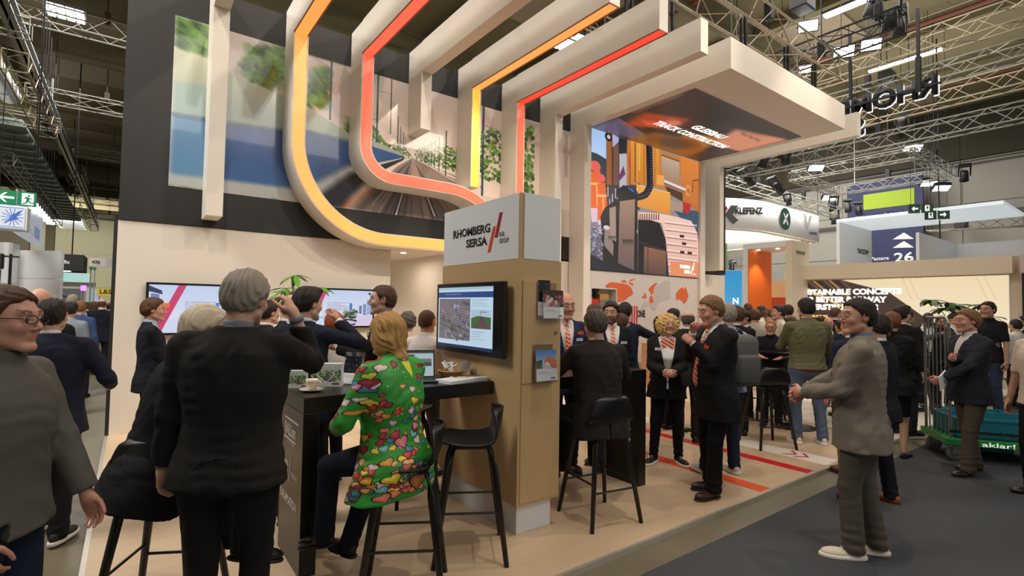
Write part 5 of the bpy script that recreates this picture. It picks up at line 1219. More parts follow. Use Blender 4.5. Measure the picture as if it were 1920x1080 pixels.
        if beard == 'moustache': mk = (np.abs(hv[:, 2]+.046) < .009) & (np.abs(hv[:, 0]) < .032) & (hv[:, 1] > .06)
        if beard == 'moustache': hcol[mk] = hcd*.7+hcol[mk]*.2
        else: hcol = hcol*(1-.82*bw0[:, None])+hcd*.6*bw0[:, None]
    hs = 1.04*headsc; Vs.append(xform(hv*hs, Hd, hc)); Cs.append(hcol); Qs.append(hq+nv); nv += len(hv)
    ev, ef, ec = eyes_np(Hd, hc, hs); tri = []; Vs.append(ev); Cs.append(ec)
    eq = np.array([f for f in ef if len(f) == 4], np.int64)+nv; nv += len(ev); Qs.append(eq)
    for k, pose, nn, fd in ((1, hr, hnr, fdr), (-1, hl, hnl, fdl)):
        if pose is None: continue
        V2, Q2 = hand_mesh(pose, L['h']); V2 = V2.copy(); Q2 = Q2.copy()
        if k == -1: V2[:, 0] *= -1; Q2 = Q2[:, ::-1]
        fd_ = np.array(fd, float) if fd is not None else (W[k]-El[k])
        nn_ = np.array(nn, float) if nn is not None else np.array([k*1., 0, .15])     # back of the hand direction
        B = basis(fd_, nn_); Vs.append(xform(V2*.97, B, W[k]+fd_/np.linalg.norm(fd_)*.005)); Cs.append(np.tile(tone*(.98, .9, .87), (len(V2), 1))); Qs.append(Q2+nv); nv += len(V2)
    bo = np_obj('body', np.concatenate(Vs), [np.concatenate(Qs)], skin_mat(), t, True, np.concatenate(Cs))
    # ---------------- hair
    if hair[0] != 'none':
        hv2, hq2 = hair_mesh(hair[0], L['hr'], hair[2] if len(hair) > 2 else .012, int(fseed))
        np_obj('hair', xform(hv2*hs, Hd, hc), hq2, hairm(hair[1], HC[hair[1]]), t)
    # ---------------- trousers / skirt
    if not noleg:
        pname, prgb = pants[:2]
        def trousers(P):
            q = (P-P0f)@Tf; a = .165*bw_; d = ellip(P, P0+Tb@np.array([0, -.012, -.03]), (a*1.06, .122*bw_+belly*.3, .135), Tf)
            for k in (1, -1):
                d = smin(d, cap(P, Hp[k]+np.array([0, -.005, -.03 if pelvis is None else 0]), Kn[k], .092*bw_, .066), .035)
                e = cap(P, Kn[k], An[k]+np.array([0, .0, -.02]), .066, pants[2] if len(pants) > 2 else .060); d = smin(d, e, .02)
            lo_ = np.minimum(np.exp(-((P[:, 2]-.12)/.1)**2), 1)
            d = d+wr_noise(P, .0035)+lo_*.004*np.sin(P[:, 2]*95+4*np.sin(P[:, 0]*9+fseed))
            d = smax(d, q[:, 2]-.10, .006)
            return smax(d, (.045)-P[:, 2], .004) if True else d
        pp = np.array([P0+(0, 0, .1), P0-(0, 0, .1), Hp[1], Hp[-1], Kn[1], Kn[-1], An[1], An[-1]])
        if skirt:
            def sk(P):
                z_ = P[:, 2]-P0f[2]; ww = np.interp(z_, [skirt, -.15, 0, .1], [.17, .185, .178, .15])*bw_; e = np.sqrt((P[:, 0]/ww)**2+((P[:, 1])/(ww*.72))**2); d = (e-1)*ww*.7+wr_noise(P, .003); return smax(smax(d, z_-.1, .006), skirt-z_, .004)
            V, Q = surfnet(sk, P0+(-.24, -.2, skirt-.03), P0+(.24, .2, .13), L['g']); np_obj('skirt', V, Q, cloth(pname, prgb), t)
        else:
            V, Q = surfnet(trousers, pp.min(0)-.14, pp.max(0)+.14, L['g']); np_obj('trousers', V, Q, cloth(pname, prgb, sc=pants[3] if len(pants) > 3 else 120), t)
        for k in (1, -1):
            Bz = np.array(rotm(fyaw[k], 0, 0), float); tilt = 0
            if An[k][2] > .2: Bz = Bz@np.array(rotm(0, .25, 0), float)
            sp = An[k]-np.array([0, 0, .085]); rgb = shoes[1]
            V, Q = shoe_mesh(shoes[0], L['sh'], 'upper'); so = np_obj('shoe', xform(V, Bz, sp), Q, mat('shoe_%d_%d_%d' % rgb, rgb, .38 if shoes[0] == 'dress' else .7, bump=.1, bscale=60), t)
            if shoes[0] == 'sneaker' and lod == 0:
                lb = MB()
                for j in range(5):
                    yy = .05+.022*j; zz = .085-.009*j-.0016*j*j; lb.tube([tuple(xform(np.array([[sx_*.022, yy, zz-.004]]), Bz, sp)[0]) for sx_ in (-1,)]+[tuple(xform(np.array([[0, yy+.004, zz+.003]]), Bz, sp)[0])]+[tuple(xform(np.array([[.022, yy, zz-.004]]), Bz, sp)[0])], .0028, 5)
                lb.build('laces', mat('lace_pale', (232, 226, 214), .7), so, True)
            V, Q = shoe_mesh(shoes[0], L['sh'], 'sole'); np_obj('sole', xform(V, Bz, sp), Q, mat('sole_%s' % shoes[0], (232, 224, 214) if shoes[0] == 'sneaker' else (30, 24, 22), .6), so)
    # ---------------- upper garments
    HZ = hem if hem is not None else (-.17 if top in ('jacket', 'blazer') else -.08 if top != 'tshirt' else -.09)
    def torso(P, add, sl, hz, flare=0., cuff=0.):
        zs = [hz-.02, -.05]+ZS[2:]; wx = [WX[0]+.012+flare, WX[1]+.008]+WX[2:]; wy = [WY_[0]+.01+flare*.8, WY_[1]+.008]+WY_[2:]; cy = [CY[0]-tail, CY[1]]+CY[2:]
        d, q = prof(P, zs, wx, wy, cy, add)
        if fem:
            for k in (1, -1): d = smin(d, ellip(P, tp(k*.068, .075, .315), (.062+add, .058+add, .065+add)), .04)
        ar = add*.65
        for k in (1, -1):
            d = smin(d, cap(P, Sh[k]*.97+tp(0, 0, .45)*.03, El[k], .050*(.5+.5*cw)+ar, .043+ar), .035); d = smin(d, cap(P, tp(0, -.022, .53), Sh[k]-Tb@np.array([k*.03, 0, -.012]), .044+add*.5, .036+add), .03)
            if sl > .55:
                e_ = El[k]+(W[k]-El[k])*(sl*.985); d2 = smin(d, cap(P, El[k], e_, .044+ar, .034+ar+cuff), .025)
                u = (W[k]-El[k])/np.linalg.norm(W[k]-El[k]); cutp = (P-e_.astype(np.float32))@u.astype(np.float32); near = (np.linalg.norm(P-e_.astype(np.float32), axis=1) < .09)
                d = np.where(near, smax(d2, cutp-.0, .003), d2)
        if sl <= .55:
            for k in (1, -1):
                m0 = Sh[k]+(El[k]-Sh[k])*(.75+sl*.4); u = (El[k]-Sh[k])/np.linalg.norm(El[k]-Sh[k]); cutp = (P-m0.astype(np.float32))@u.astype(np.float32); near = np.linalg.norm(P-m0.astype(np.float32), axis=1) < .12
                d = np.where(near, smax(d, cutp, .003), d)
        d = smax(d, hz-q[:, 2], .005); return d, q
    lo = pts.min(0)-.14; hi = pts.max(0)+.14; lo2 = allp.min(0)-(.15, .22, .13); hi2 = allp.max(0)+(.15, .2, .1); lo2[2] = min(lo2[2], P0[2]+HZ-.12)
    if pelvis is not None and lean > .2: lo2 -= .05
    hi3 = hi2.copy(); hi3[2] = max(tp(0, 0, .62)[2]+.04, W[1][2]+.06, W[-1][2]+.06, El[1][2]+.08, El[-1][2]+.08)
    ng = L['g']; cname, crgb = topc[0], topc[1]
    if top in ('jacket', 'blazer'):
        def shirt(P):
            d, q = torso(P, .002, 0.7, -.06); d = smax(d, q[:, 2]-.565, .006)
            return d
        V, Q = surfnet(shirt, lo2, hi3, max(ng, .0115)); np_obj('shirt', V, Q, cloth('shirt_%d_%d_%d' % shirtc, shirtc, .7, .03), t)
        if collar:
            R_ = .0595 if not fem else .052; M = Matrix(Tb.tolist()).to_4x4(); M.translation = Vector(P0); b = MB(); n_ = 26; Vc = []
            for rr, dz in ((.0, -.035), (.004, -.03), (.003, .012), (-.001, .02), (-.006, .018), (-.006, -.03)):
                for j in range(n_+1):
                    a = PI/2+.12+(2*PI-.24)*j/n_; x_, y_ = (R_+rr)*math.cos(a), (R_+rr)*1.04*math.sin(a)-.004; Vc.append(M @ Vector((x_, y_, .572+dz-.16*y_)))
            b.add(Vc, [(i*(n_+1)+j, i*(n_+1)+j+1, (i+1)*(n_+1)+j+1, (i+1)*(n_+1)+j) for i in range(5) for j in range(n_)])
            b.build('shirt_collar', cloth('shirt_%d_%d_%d' % shirtc, shirtc, .7, .03), t, True)
        def jacket(P):
            d, q = torso(P, .014, .95, HZ, .012, .006); d = d+wr_noise(P, .0058)
            for k in (1, -1):   # creases at the elbow
                e = np.exp(-(np.linalg.norm(P-El[k].astype(np.float32), axis=1)/.09)**2); d = d+e*.004*np.sin(P[:, 2]*85+P[:, 1]*40+fseed)
            col = smax(np.abs(np.sqrt((q[:, 0]*.95)**2+(q[:, 1]+.004)**2)-.074)-.008, np.abs(q[:, 2]-.548+.1*q[:, 1])-.022, .004); d = smin(d, smax(col, q[:, 1]-.02, .004), .01)
            if lod <= 1:
                vz = vee; wv = .010+np.maximum(0, q[:, 2]-vz)*.19; lw = np.where((q[:, 1] > .02) & (np.abs(q[:, 0]) < wv+.05) & (np.abs(q[:, 0]) > wv-.01) & (q[:, 2] > vz) & (q[:, 2] < .5), .006, 0); d = d-lw
            z_ = q[:, 2]-vee; wv = np.where(z_ > 0, .004+z_*.19, .002+open_*(1+np.minimum(0, z_)*-.8)); cut = np.where(q[:, 1] > -.0, np.abs(q[:, 0])-wv, .1)
            d = smax(d, -cut*.9, .003); d = smax(d, q[:, 2]-.575, .004)
            if lod <= 1: d = smax(d, -np.where((q[:, 1] < -.03) & (q[:, 2] < -.075), np.abs(q[:, 0])-.0025, .1), .003)
            return d
        V, Q = surfnet(jacket, lo2, hi3, ng); np_obj('jacket', V, Q, topmat or cloth(cname, crgb), t)
        if lod <= 1:
            for k in (1, -1):
                if (hr, hl)[0 if k == 1 else 1] is None: continue
                u = (W[k]-El[k])/np.linalg.norm(W[k]-El[k]); b = MB(); b.tube([tuple(W[k]-u*.03), tuple(W[k]-u*.002)], .0335, 12); b.build('shirt_cuff', cloth('shirt_%d_%d_%d' % shirtc, shirtc, .7, .03), t, True)
    else:
        sl = sleeve; ad = {'shirt': .008, 'sweater': .012, 'tshirt': .006, 'blouse': .02, 'hoodie': .018}[top]
        def gar(P):
            d, q = torso(P, ad, sl, HZ, (.01 if top != 'blouse' else .03), .004 if top != 'blouse' else .012); d = d+wr_noise(P, .0045 if top != 'blouse' else .006)
            if top in ('sweater', 'shirt', 'blouse', 'hoodie'): 
                rr = .064 if not fem else .055; hh = .03 if top != 'hoodie' else .035; d = smin(d, smax(np.abs(np.sqrt(q[:, 0]**2+(q[:, 1]+.004)**2)-rr-.006)-.007, np.abs(q[:, 2]-.555+.2*q[:, 1])-hh, .004), .01)
            return smax(d, q[:, 2]-.59, .004)
        V, Q = surfnet(gar, lo2-(.04 if top == 'blouse' else 0), hi3, ng)
        uvv = None
        if topmat is not None:
            q = (V-P0f)@Tf; uvv = np.stack([np.arctan2(q[:, 0], -q[:, 1]+0*q[:, 0])*.16+.5, (q[:, 2]+.25)/.85], 1)
        np_obj({'shirt': 'shirt', 'sweater': 'sweater', 'tshirt': 't_shirt', 'blouse': 'blouse', 'hoodie': 'hooded_top'}[top], V, Q, topmat or cloth(cname, crgb), t, uvv=uvv)
        if top == 'sweater':
            b = MB(); M = Matrix(Tb.tolist()).to_4x4(); M.translation = Vector(P0); b.lathe([(.058, .54), (.062, .595), (.056, .6)], 20, M); b.build('shirt_collar', cloth('shirt_%d_%d_%d' % shirtc, shirtc, .7, .03), t, True)
    if tie:
        Vt = []; zz = np.linspace(.535, .0 if belly < .04 else .02, 16); Ft = []
        for z_ in zz:
            yy = np.interp(z_, ZS, CY)+np.interp(z_, ZS, WY_)*(1+(cw-1)*.8)+belly*math.exp(-((z_-.1)/.16)**2)+.016
            if z_ > .46: yy = min(yy+.0, .085)
            hw = .02 if z_ > .5 else .014+(.5-z_)*.055; hw = min(hw, .038)
            if z_ < .03: hw = .012
            for sx in (-1, 0, 1): Vt.append(tp(sx*hw, yy+(0 if sx else .006), z_))
        for i in range(15):
            for j in range(2): Ft.append((3*i+j, 3*i+j+1, 3*i+j+4, 3*i+j+3))
        o2 = mesh_obj('tie', Vt, Ft, tie_mat(), t, True); md = o2.modifiers.new('th', 'SOLIDIFY'); md.thickness = .006; md.offset = 0
        b = MB(); b.ball(tuple(tp(0, .078, .535)), (.021, .014, .02), 10, 8); b.build('tie_knot', tie_mat(), o2, True)
    if glasses:
        b = MB(); R_ = .022
        for sx in (-1, 1):
            pp_ = [hc+Hd@(np.array([sx*.031+R_*math.cos(a)*1.05, .099-.25*(R_*math.cos(a)*sx+.0)*(1 if True else 0)*.6, .006+R_*.72*math.sin(a)])*hs) for a in np.linspace(0, 2*PI, 17)]
            b.tube(pp_, .0014 if glasses == 'thin' else .0024, 5, False)
            b.tube([hc+Hd@(np.array([sx*.055, .092, .01])*hs), hc+Hd@(np.array([sx*.078, .03, .012])*hs), hc+Hd@(np.array([sx*.082, -.012, .012])*hs)], .0018, 5)
        b.tube([hc+Hd@(np.array([-.009, .103, .009])*hs), hc+Hd@(np.array([.009, .103, .009])*hs)], .0018, 5)
        b.build('glasses', steel if glasses == 'thin' else black_g, t, True)
    if belt:
        b = MB(); V = []; n = 28
        for zz_ in (-.005+HZ, .03+HZ):
            pass
        a_, b_ = .171*bw_, .128*bw_
        M = Matrix(Tb.tolist()).to_4x4(); M.translation = Vector(P0)
        pr_b = [(1.0, belt), (1.02, belt+.004), (1.02, belt+.03), (1.0, belt+.034)]
        for r_, z_ in pr_b:
            for j in range(n): a = 2*PI*j/n; V.append(M @ Vector((a_*r_*math.cos(a), -.012+b_*r_*math.sin(a), z_)))
        b.add(V, [(i*n+j, i*n+(j+1) % n, (i+1)*n+(j+1) % n, (i+1)*n+j) for i in range(3) for j in range(n)]); b.build('belt', mat('brown_leather', (96, 50, 30), .4), t, True)
    t['wr'] = [float(v) for v in W[1]]; t['wl'] = [float(v) for v in W[-1]]
    return t
def tie_mat():
    if 'tie' in MATS: return MATS['tie']
    M = bpy.data.materials.new('striped_tie'); M.use_nodes = True; nt = M.node_tree; b = nt.nodes['Principled BSDF']; b.inputs['Roughness'].default_value = .45
    tc = nt.nodes.new('ShaderNodeTexCoord'); mp = nt.nodes.new('ShaderNodeMapping'); mp.inputs['Rotation'].default_value = (0, .55, 0)
    wv = nt.nodes.new('ShaderNodeTexWave'); wv.bands_direction = 'Z'; wv.inputs['Scale'].default_value = 9; cr = nt.nodes.new('ShaderNodeValToRGB')
    cr.color_ramp.elements[0].color = srgb((226, 84, 36))+(1,); cr.color_ramp.elements[0].position = .66; cr.color_ramp.elements[1].color = srgb((244, 214, 196))+(1,); cr.color_ramp.elements[1].position = .74
    nt.links.new(tc.outputs['Object'], mp.inputs[0]); nt.links.new(mp.outputs[0], wv.inputs['Vector']); nt.links.new(wv.outputs[0], cr.inputs[0]); nt.links.new(cr.outputs[0], b.inputs['Base Color'])
    MATS['tie'] = M; return M
def held(t, side, off, lab=None):
    """world position of a person's wrist plus a local offset"""
    bpy.context.view_layer.update(); return t.matrix_world @ (Vector(t['wr' if side > 0 else 'wl'])+Vector(off))
# ============================================================ the stand on the right
fl2 = mat('white_stand_floor', (226, 216, 200), .4, noise=.05, nscale=3)
b = MB(); b.box((8.31, 2.45, -.04), (24, 16, 0)); struct(b.build('floor_right_stand', fl2))
cream = mat('stand_cream', (222, 208, 184), .55); pinkw = mat('stand_pinkish', (206, 184, 176), .55)
XW = 16.0
o = thing('lightbox_wall', (XW, 4.9, 0), 'wide lit wall reading SUSTAINABLE CONCEPTS behind the crowd', 'lightbox')
L_ = lambda x, y, z: (x-XW, y-4.9, z)
zt = atx(1700, 519, XW).z; ztop = atx(1700, 491, XW).z; ys = atx(1893, 520, XW).y; ye = atx(1505, 525, XW).y+.35
b = MB(); b.box(L_(XW, ys-.22, 0), L_(XW+.5, ye, zt)); b.build('wall_body', cream, o)
b = MB(); b.box(L_(XW-.35, ys-.1, zt), L_(XW+.5, ye, ztop)); b.build('header', cream, o)
c = Cv(700, 420, (246, 226, 190)); c.rect(0, 0, 1, 1, (250, 226, 186), 1, (255, 240, 204))
c.poly([(0, 0), (.28, 0), (.52, .2), (.7, .6), (.62, 1), (.35, .7), (.0, .5)], (66, 50, 44)); 
for k in range(9): c.line((.04+.03*k, 0), (.5+.02*k, 1), .022, [(196, 150, 96), (40, 30, 30), (120, 90, 70)][k % 3], .8)
c.poly([(0, .5), (.35, .55), (.5, 1), (0, 1)], (44, 44, 60)); c.line((.02, .02), (.3, .42), .03, (255, 200, 110), .9)
for x in (.6, .63, .9, .93): c.line((x-.02, 0), (x+.02, .3), .006, (226, 196, 156), .8)
c.blur(0, 0, 1, 1, .01, .02, 8)
quad('lit_panel', L_(XW-.01, ye-.02, .75), (0, -1, 0), (0, 0, 1), ye-.02-ys, zt-.78, img_mat('lit_wall', c.a, es=.95), o, .02)
tw = mat('lettering_white', (255, 252, 246), .5, emit=(255, 252, 246), es=1.1)
tx = XW-.02
for s_, p0, p1, ml in (('SUSTAINABLE CONCEPTS', (1499, 553.5), (1691, 551), None), ('FOR BETTER RAILWAY', (1499, 567), (1663, 564), None), ('SUPERSTRUCTURES', (1499, 580.5), (1647, 577.5), None)):
    q = atx(*p0, tx); q2 = atx(*p1, tx); h_ = atx(p0[0], p0[1]-10.5, tx).z-q.z
    text(s_, L_(tx, q.y, q.z), (0, -1, 0), (0, 0, 1), tw, width=q.y-q2.y, height=h_, parent=o, bold=.05, depth=.01)
q = atx(1499, 594, tx); text('INFRASTRUCTURE', L_(tx, q.y, q.z), (0, -1, 0), (0, 0, 1), mat('lettering_gold', (250, 196, 90), .5, emit=(250, 196, 90), es=1), width=q.y-atx(1552, 594, tx).y, height=.07, parent=o, bold=.04)
b = MB(); b.box(L_(XW-.02, ys-.24, 0), L_(XW+.02, ys-.2, zt)); b.build('dark_edge', black_p, o)
# end wall facing the aisle
o = thing('stand_end_wall', (XW, ys-.25, 0), 'pinkish end wall of the right stand at the right edge', 'stand wall')
b = MB(); b.box((-.0, -.1, 0), (3.2, 0, zt)); b.build('panel', pinkw, o); b = MB(); b.box((-.35, -.12, zt), (3.2, .02, ztop)); b.build('header', pinkw, o)
for k in range(3): b = MB(); b.box((.6+k*.9, -.13, 0), (.66+k*.9, -.1, zt)); b.build('seam_post', alu, o)
text('getzner', (-.2, -.124, zt+.12), (1, 0, 0), (0, 0, 1), mat('sign_grey_ink', (110, 104, 100), .5), width=.3, parent=o)
# portal with orange reveal
XP = 15.0
y0 = atx(1485, 500, XP).y; yR = atx(1479, 500, XP).y; yO = atx(1450, 500, XP).y; yO2 = atx(1423, 500, XP).y; yL = atx(1416, 500, XP).y; zp = atx(1485, 450, XP).z; zi = atx(1479, 461, XP).z
o = thing('orange_portal', (XP, y0, 0), 'pale portal with bright orange reveal and spots beside the lit wall', 'portal')
Q_ = lambda x, y, z: (x-XP, y-y0, z)
b = MB(); b.box(Q_(XP, y0, 0), Q_(XW+.05, y0+.18, zp)); b.build('pillar', cream, o)
yf = yO2+.35
b = MB(); b.box(Q_(XP, yf, 0), Q_(XW+.4, yf+.14, zp)); b.build('pillar', white_c, o)
b = MB(); b.box(Q_(XP, y0+.18, zi), Q_(XW+.4, yf, zp)); b.build('lintel', white_c, o)
b = MB(); b.box(Q_(XP+.02, yf-.03, 0), Q_(XW+.4, yf, zi)); b.build('orange_reveal', mat('orange_paint', (232, 112, 30), .5), o)
for k in (.3, .75): b = MB(); b.lathe([(.001, 0), (.05, 0), (.05, .015), (.001, .015)], 12, c=Q_(XP+.4, y0+.2+(yf-y0)*k, zi-.016)); b.build('spot', lamp_m, o)
text('getzner', Q_(XP+.22, y0-.005, zp-.42), (1, 0, 0), (0, 0, 1), mat('sign_grey_ink', 0), width=.6, parent=o, bold=.02)
spot('portal_spot', (XP+.4, yf-.5, zi-.1), (XP+.5, yf, .6), 60, WARM, 90)
o = thing('machine_stele', atx(1463, 600, 17.5), 'tall orange and black exhibit stele seen through the portal', 'exhibit'); o.location.z = 0
b = MB(); b.box((-.25, -.36, 0), (.2, .36, 2.15)); b.build('orange_body', mat('stele_orange', (206, 76, 34), .5), o); b = MB(); b.box((-.27, -.3, 1.0), (-.24, .3, 1.7)); b.build('black_window', black_m, o)
b = MB(); b.box((.3, -.75, 0), (.4, -.45, 2.1)); b.box((.3, .45, 0), (.4, .75, 2.1)); b.build('lime_side', mat('lime_glow', (196, 226, 60), .5, emit=(196, 226, 60), es=.6), o)
o = thing('peach_partition', atx(1463, 520, 18.4), 'peach partition behind the exhibit stele', 'partition'); o.location.z = 0
b = MB(); b.box((0, -1.4, 0), (.1, 1.4, 2.75)); b.build('panel', mat('peach', (226, 176, 130), .6), o)
# white hanging canopy of the right stand
def P3(px, py, X): return atx(px, py, X)
o = thing('white_hanging_canopy', (0, 0, 0), 'flat white hanging canopy with end panel behind the passage sign', 'canopy')
A = P3(1568, 417, 19.5); ze = A.z; A2 = at(1619, 434, 0.1); d = (at(1619, 434, 1)-Vector((0, 0, CAMH))); t_ = (ze-CAMH)/d.z; B_ = Vector((0, 0, CAMH))+d*t_
zlow = ze-(A-P3(1568, 492, 19.5)).z-.0
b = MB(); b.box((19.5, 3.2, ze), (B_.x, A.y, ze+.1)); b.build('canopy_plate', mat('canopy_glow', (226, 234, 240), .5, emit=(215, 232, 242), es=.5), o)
b = MB(); b.box((19.5, A.y-.1, zlow-.3), (B_.x, A.y, ze-.001)); b.build('end_panel', white_c, o)
text('getzner', (B_.x-.3, A.y-.105, zlow+.35), (-1, 0, 0), (0, 0, 1), inkm, width=1.1, parent=o, bold=.02)
rebase(o, (19.5, 6, ze))
o = thing('white_hanging_ring', (0, 0, 0), 'white hanging panel ring to the right of the passage sign', 'banner')
a_ = P3(1717, 436, 18.5); zb_ = P3(1717, 468, 18.5).z
b = MB(); b.box((18.5, a_.y-.08, zb_-.4), (22.5, a_.y, a_.z)); b.build('panel', white_c, o); b = MB(); b.box((22.5, -2, zb_), (22.6, a_.y, a_.z)); b.build('panel', white_c, o)
rebase(o, (18.5, a_.y, zb_))
# passage sign
o = thing('passage_sign', (28.2, 0, 0), 'tall navy sign with two white arrows reading Passage and 26', 'sign')
s0 = P3(1617, 600, 28.2); s1 = P3(1733.6, 600, 28.2); zz0 = 3.0; zz1 = P3(1650, 335, 28.2).z; s00 = P3(1589, 400, 28.2)
o.location.y = s1.y
b = MB(); b.box((0, 0, zz0), (.12, s00.y-s1.y, zz1)); b.build('board', navy_s, o); b = MB(); b.tube([(.06, .3, zz1), (.06, .3, 10.95)], .02, 5); b.tube([(.06, s00.y-s1.y-.3, zz1), (.06, s00.y-s1.y-.3, 10.95)], .02, 5); b.build('hanging_cable', steel, o)
def S_(px, py): p = P3(px, py, 28.19); return (p.x-28.2, p.y-s1.y, p.z)
g0, g1 = S_(1619, 394), S_(1714, 352); b = MB(); b.box((-.01, g1[1], g0[2]), (0, g0[1], g1[2])); b.build('lime_field', lime_s, o)
g0, g1 = S_(1604, 413), S_(1714, 394); b = MB(); b.box((-.01, g1[1], g0[2]), (0, g0[1], g1[2])); b.build('pale_field', mat('pale_field', (190, 186, 206), .6), o)
text('Gunter Rimbe', (-.012, S_(1612, 410)[1], S_(1612, 411)[2]), (0, -1, 0), (0, 0, 1), navy_s, width=S_(1612, 410)[1]-S_(1705, 410)[1], parent=o, bold=.02)
for (ya, yb) in ((436, 449), (452, 465)):
    l, r_, m_ = S_(1674, yb), S_(1714, yb-1), S_(1695, ya); b = MB(); b.add([l, r_, m_, (l[0]-.02, l[1], l[2]), (r_[0]-.02, r_[1], r_[2]), (m_[0]-.02, m_[1], m_[2])], [(0, 1, 2), (3, 5, 4), (0, 3, 4, 1), (1, 4, 5, 2), (2, 5, 3, 0)]); b.build('arrow', white_c, o)
l = S_(1676, 493); text('26', l, (0, -1, 0), (0, 0, 1), white_c, width=l[1]-S_(1714, 493)[1], height=S_(1676, 474)[2]-l[2], parent=o, bold=.03)
l = S_(1633, 491); text('Passage', l, (0, -1, 0), (0, 0, 1), white_c, width=l[1]-S_(1667, 491)[1], parent=o, bold=.02)
for (px, py, l, f) in ((1726, 391, 'small hanging exit sign with arrow to the left, in front of the white canopy', 1), (1757, 403, 'small hanging exit sign with arrow to the right, beside the black cable', -1)):
    p = at(px, py, 15.5); o = thing('exit_sign', p, l, 'sign'); o.rotation_euler = (0, 0, math.radians(-60)); o.scale = (.8, .8, .8)
    Mx = frame((0, -.021, 0), (1, 0, 0), (0, 0, 1))
    for k in (-1, 1):
        b = MB(); b.box((k*.2-.18, -.02, -.17), (k*.2+.18, .02, .17)); b.build('panel', mat('exit_green_dark', (44, 74, 56), .5), o)
    flat('arrow', [(f*-.08-.2*f, .0), (f*.0-.2*f, .1), (f*.0-.2*f, .03), (f*.12-.2*f, .03), (f*.12-.2*f, -.03), (f*.0-.2*f, -.03), (f*.0-.2*f, -.1)][::f], o, Mx, sign_w)
    flat('doorway', [(f*.2-.07, -.11), (f*.2+.07, -.11), (f*.2+.07, .11), (f*.2-.07, .11)], o, Mx, sign_w); flat('running_figure', [(f*.2-.05, -.07), (f*.2-.01, -.02), (f*.2-.03, .05), (f*.2+.02, .09), (f*.2+.04, .02), (f*.2+.01, -.01), (f*.2+.05, -.08), (f*.2+.02, -.07), (f*.2-.0, -.03)], o, Mx @ Matrix.Translation((0, 0, .004)), mat('exit_green_dark', 0))
    b = MB(); zt_ = (10.95-p.z)/.8; b.tube([(-.3, 0, .17), (-.3, 0, zt_)], .008, 4); b.tube([(.3, 0, .17), (.3, 0, zt_)], .008, 4); b.build('hanging_wire', black_g, o)
# curved white banner (ring)
o = thing('curved_banner_ring', (0, 0, 0), 'large curved white hanging banner ring with three company emblems', 'banner')
def ringpt(px, py, dp): p = at(px, py, dp); return p
dpt = 21.0; zr0 = 5.02; pz = lambda px, z: (lambda d: Vector((0, 0, CAMH))+d*((z-CAMH)/d.z))(fwd+rgt*((px-960)/960)+dwn*(0))
E0 = at(1545, 455, 22.5); zlo = E0.z; zhi = at(1545, 407, 22.5).z
cx_, cy_ = E0.x, E0.y
# path on the plan: rounded rectangle; corner nearest us rounded
C0 = Vector((cx_, cy_, 0)); R_ = 2.6; wx_, wy_ = 9.5, 9
plan = []
x1 = cx_; x0 = cx_-wx_*0+(-8.8); ymin = cy_; ymax = cy_+9.5; rr = 4.2
def addarc(cx, cy, r, a0, a1, n=14):
    for i in range(n+1): a = math.radians(a0+(a1-a0)*i/n); plan.append((cx+r*math.cos(a), cy+r*math.sin(a)))
addarc(x0+rr, ymin+rr, rr, 180, 270); addarc(x1-.6, ymin+.6, .6, 270, 360, 6); addarc(x1-rr, ymax-rr, rr, 0, 90); addarc(x0+rr, ymax-rr, rr, 90, 180)
plan.append(plan[0])
def hoop(r_off, z0, z1, nm, mt, th=.05):
    V = []; F = []; n = len(plan)
    for i, (x, y) in enumerate(plan):
        a = Vector(plan[max(0, i-1)]); e = Vector(plan[min(n-1, i+1)]); t_ = (e-a).normalized(); nn = Vector((-t_.y, t_.x))
        for q, zz in ((0, z0), (0, z1), (th, z1), (th, z0)): V.append((x+nn.x*(q+r_off), y+nn.y*(q+r_off), zz))
    for i in range(n-1):
        for j in range(4): F.append((4*i+j, 4*i+(j+1) % 4, 4*i+4+(j+1) % 4, 4*i+4+j))
    return mesh_obj(nm, V, F, mt, o, True)
hh = zhi-zlo; hoop(0, zlo, zlo+hh, 'banner_cloth', white_c)
hoop(.15, zlo-.05, zlo+.02, 'lower_hoop', cream)
b = MB()
for i in range(0, len(plan)-1):
    x, y = plan[i]; xx, yy = x+(cx_-4-x)*.06, y+(cy_+4-y)*.06; b.tube([(xx, yy, zlo-.0), (xx, yy, zlo+hh)], .03, 4)
b.build('lattice_rods', mat('rod_grey', (110, 106, 92), .5), o)
n_ = len(plan)
def onring(px, py):
    """point of the ring face seen at a pixel"""
    d = fwd+rgt*((px-960)/960)+dwn*((py-540)/960); best = None
    for i in range(n_-1):
        ax_, ay_ = plan[i]; bx_, by_ = plan[i+1]; ex, ey = bx_-ax_, by_-ay_; den = d.x*ey-d.y*ex
        if abs(den) < 1e-9: continue
        t_ = (ax_*ey-ay_*ex)/den; u_ = (ax_*d.y-ay_*d.x)/den
        if 0 <= u_ <= 1 and t_ > 0 and (best is None or t_ < best[0]): best = (t_, Vector((ex, ey, 0)).normalized())
    t_, e_ = best; p = Vector((0, 0, CAMH))+d*t_; nn = Vector((e_.y, -e_.x, 0)); return p+nn*.06, e_
p, e_ = onring(1377, 402); q, _ = onring(1428, 402); text('KLEFENZ', p+Vector((0, 0, 0)), (q-p).normalized(), (0, 0, 1), inkm, width=(q-p).length, height=.26, parent=o, bold=.05)
p, e_ = onring(1358, 408); Mq = frame(p, e_, (0, 0, 1)); flat('emblem_chevron', [(0, .1), (.22, .45), (.5, .45), (.28, .1), (.5, -.1), (.3, -.25), (.2, -.15)], o, Mq, mat('emblem_grey', (70, 72, 66), .5)); flat('emblem_tick', [(-.05, .2), (.05, .45), (.1, .3)], o, Mq, crim)
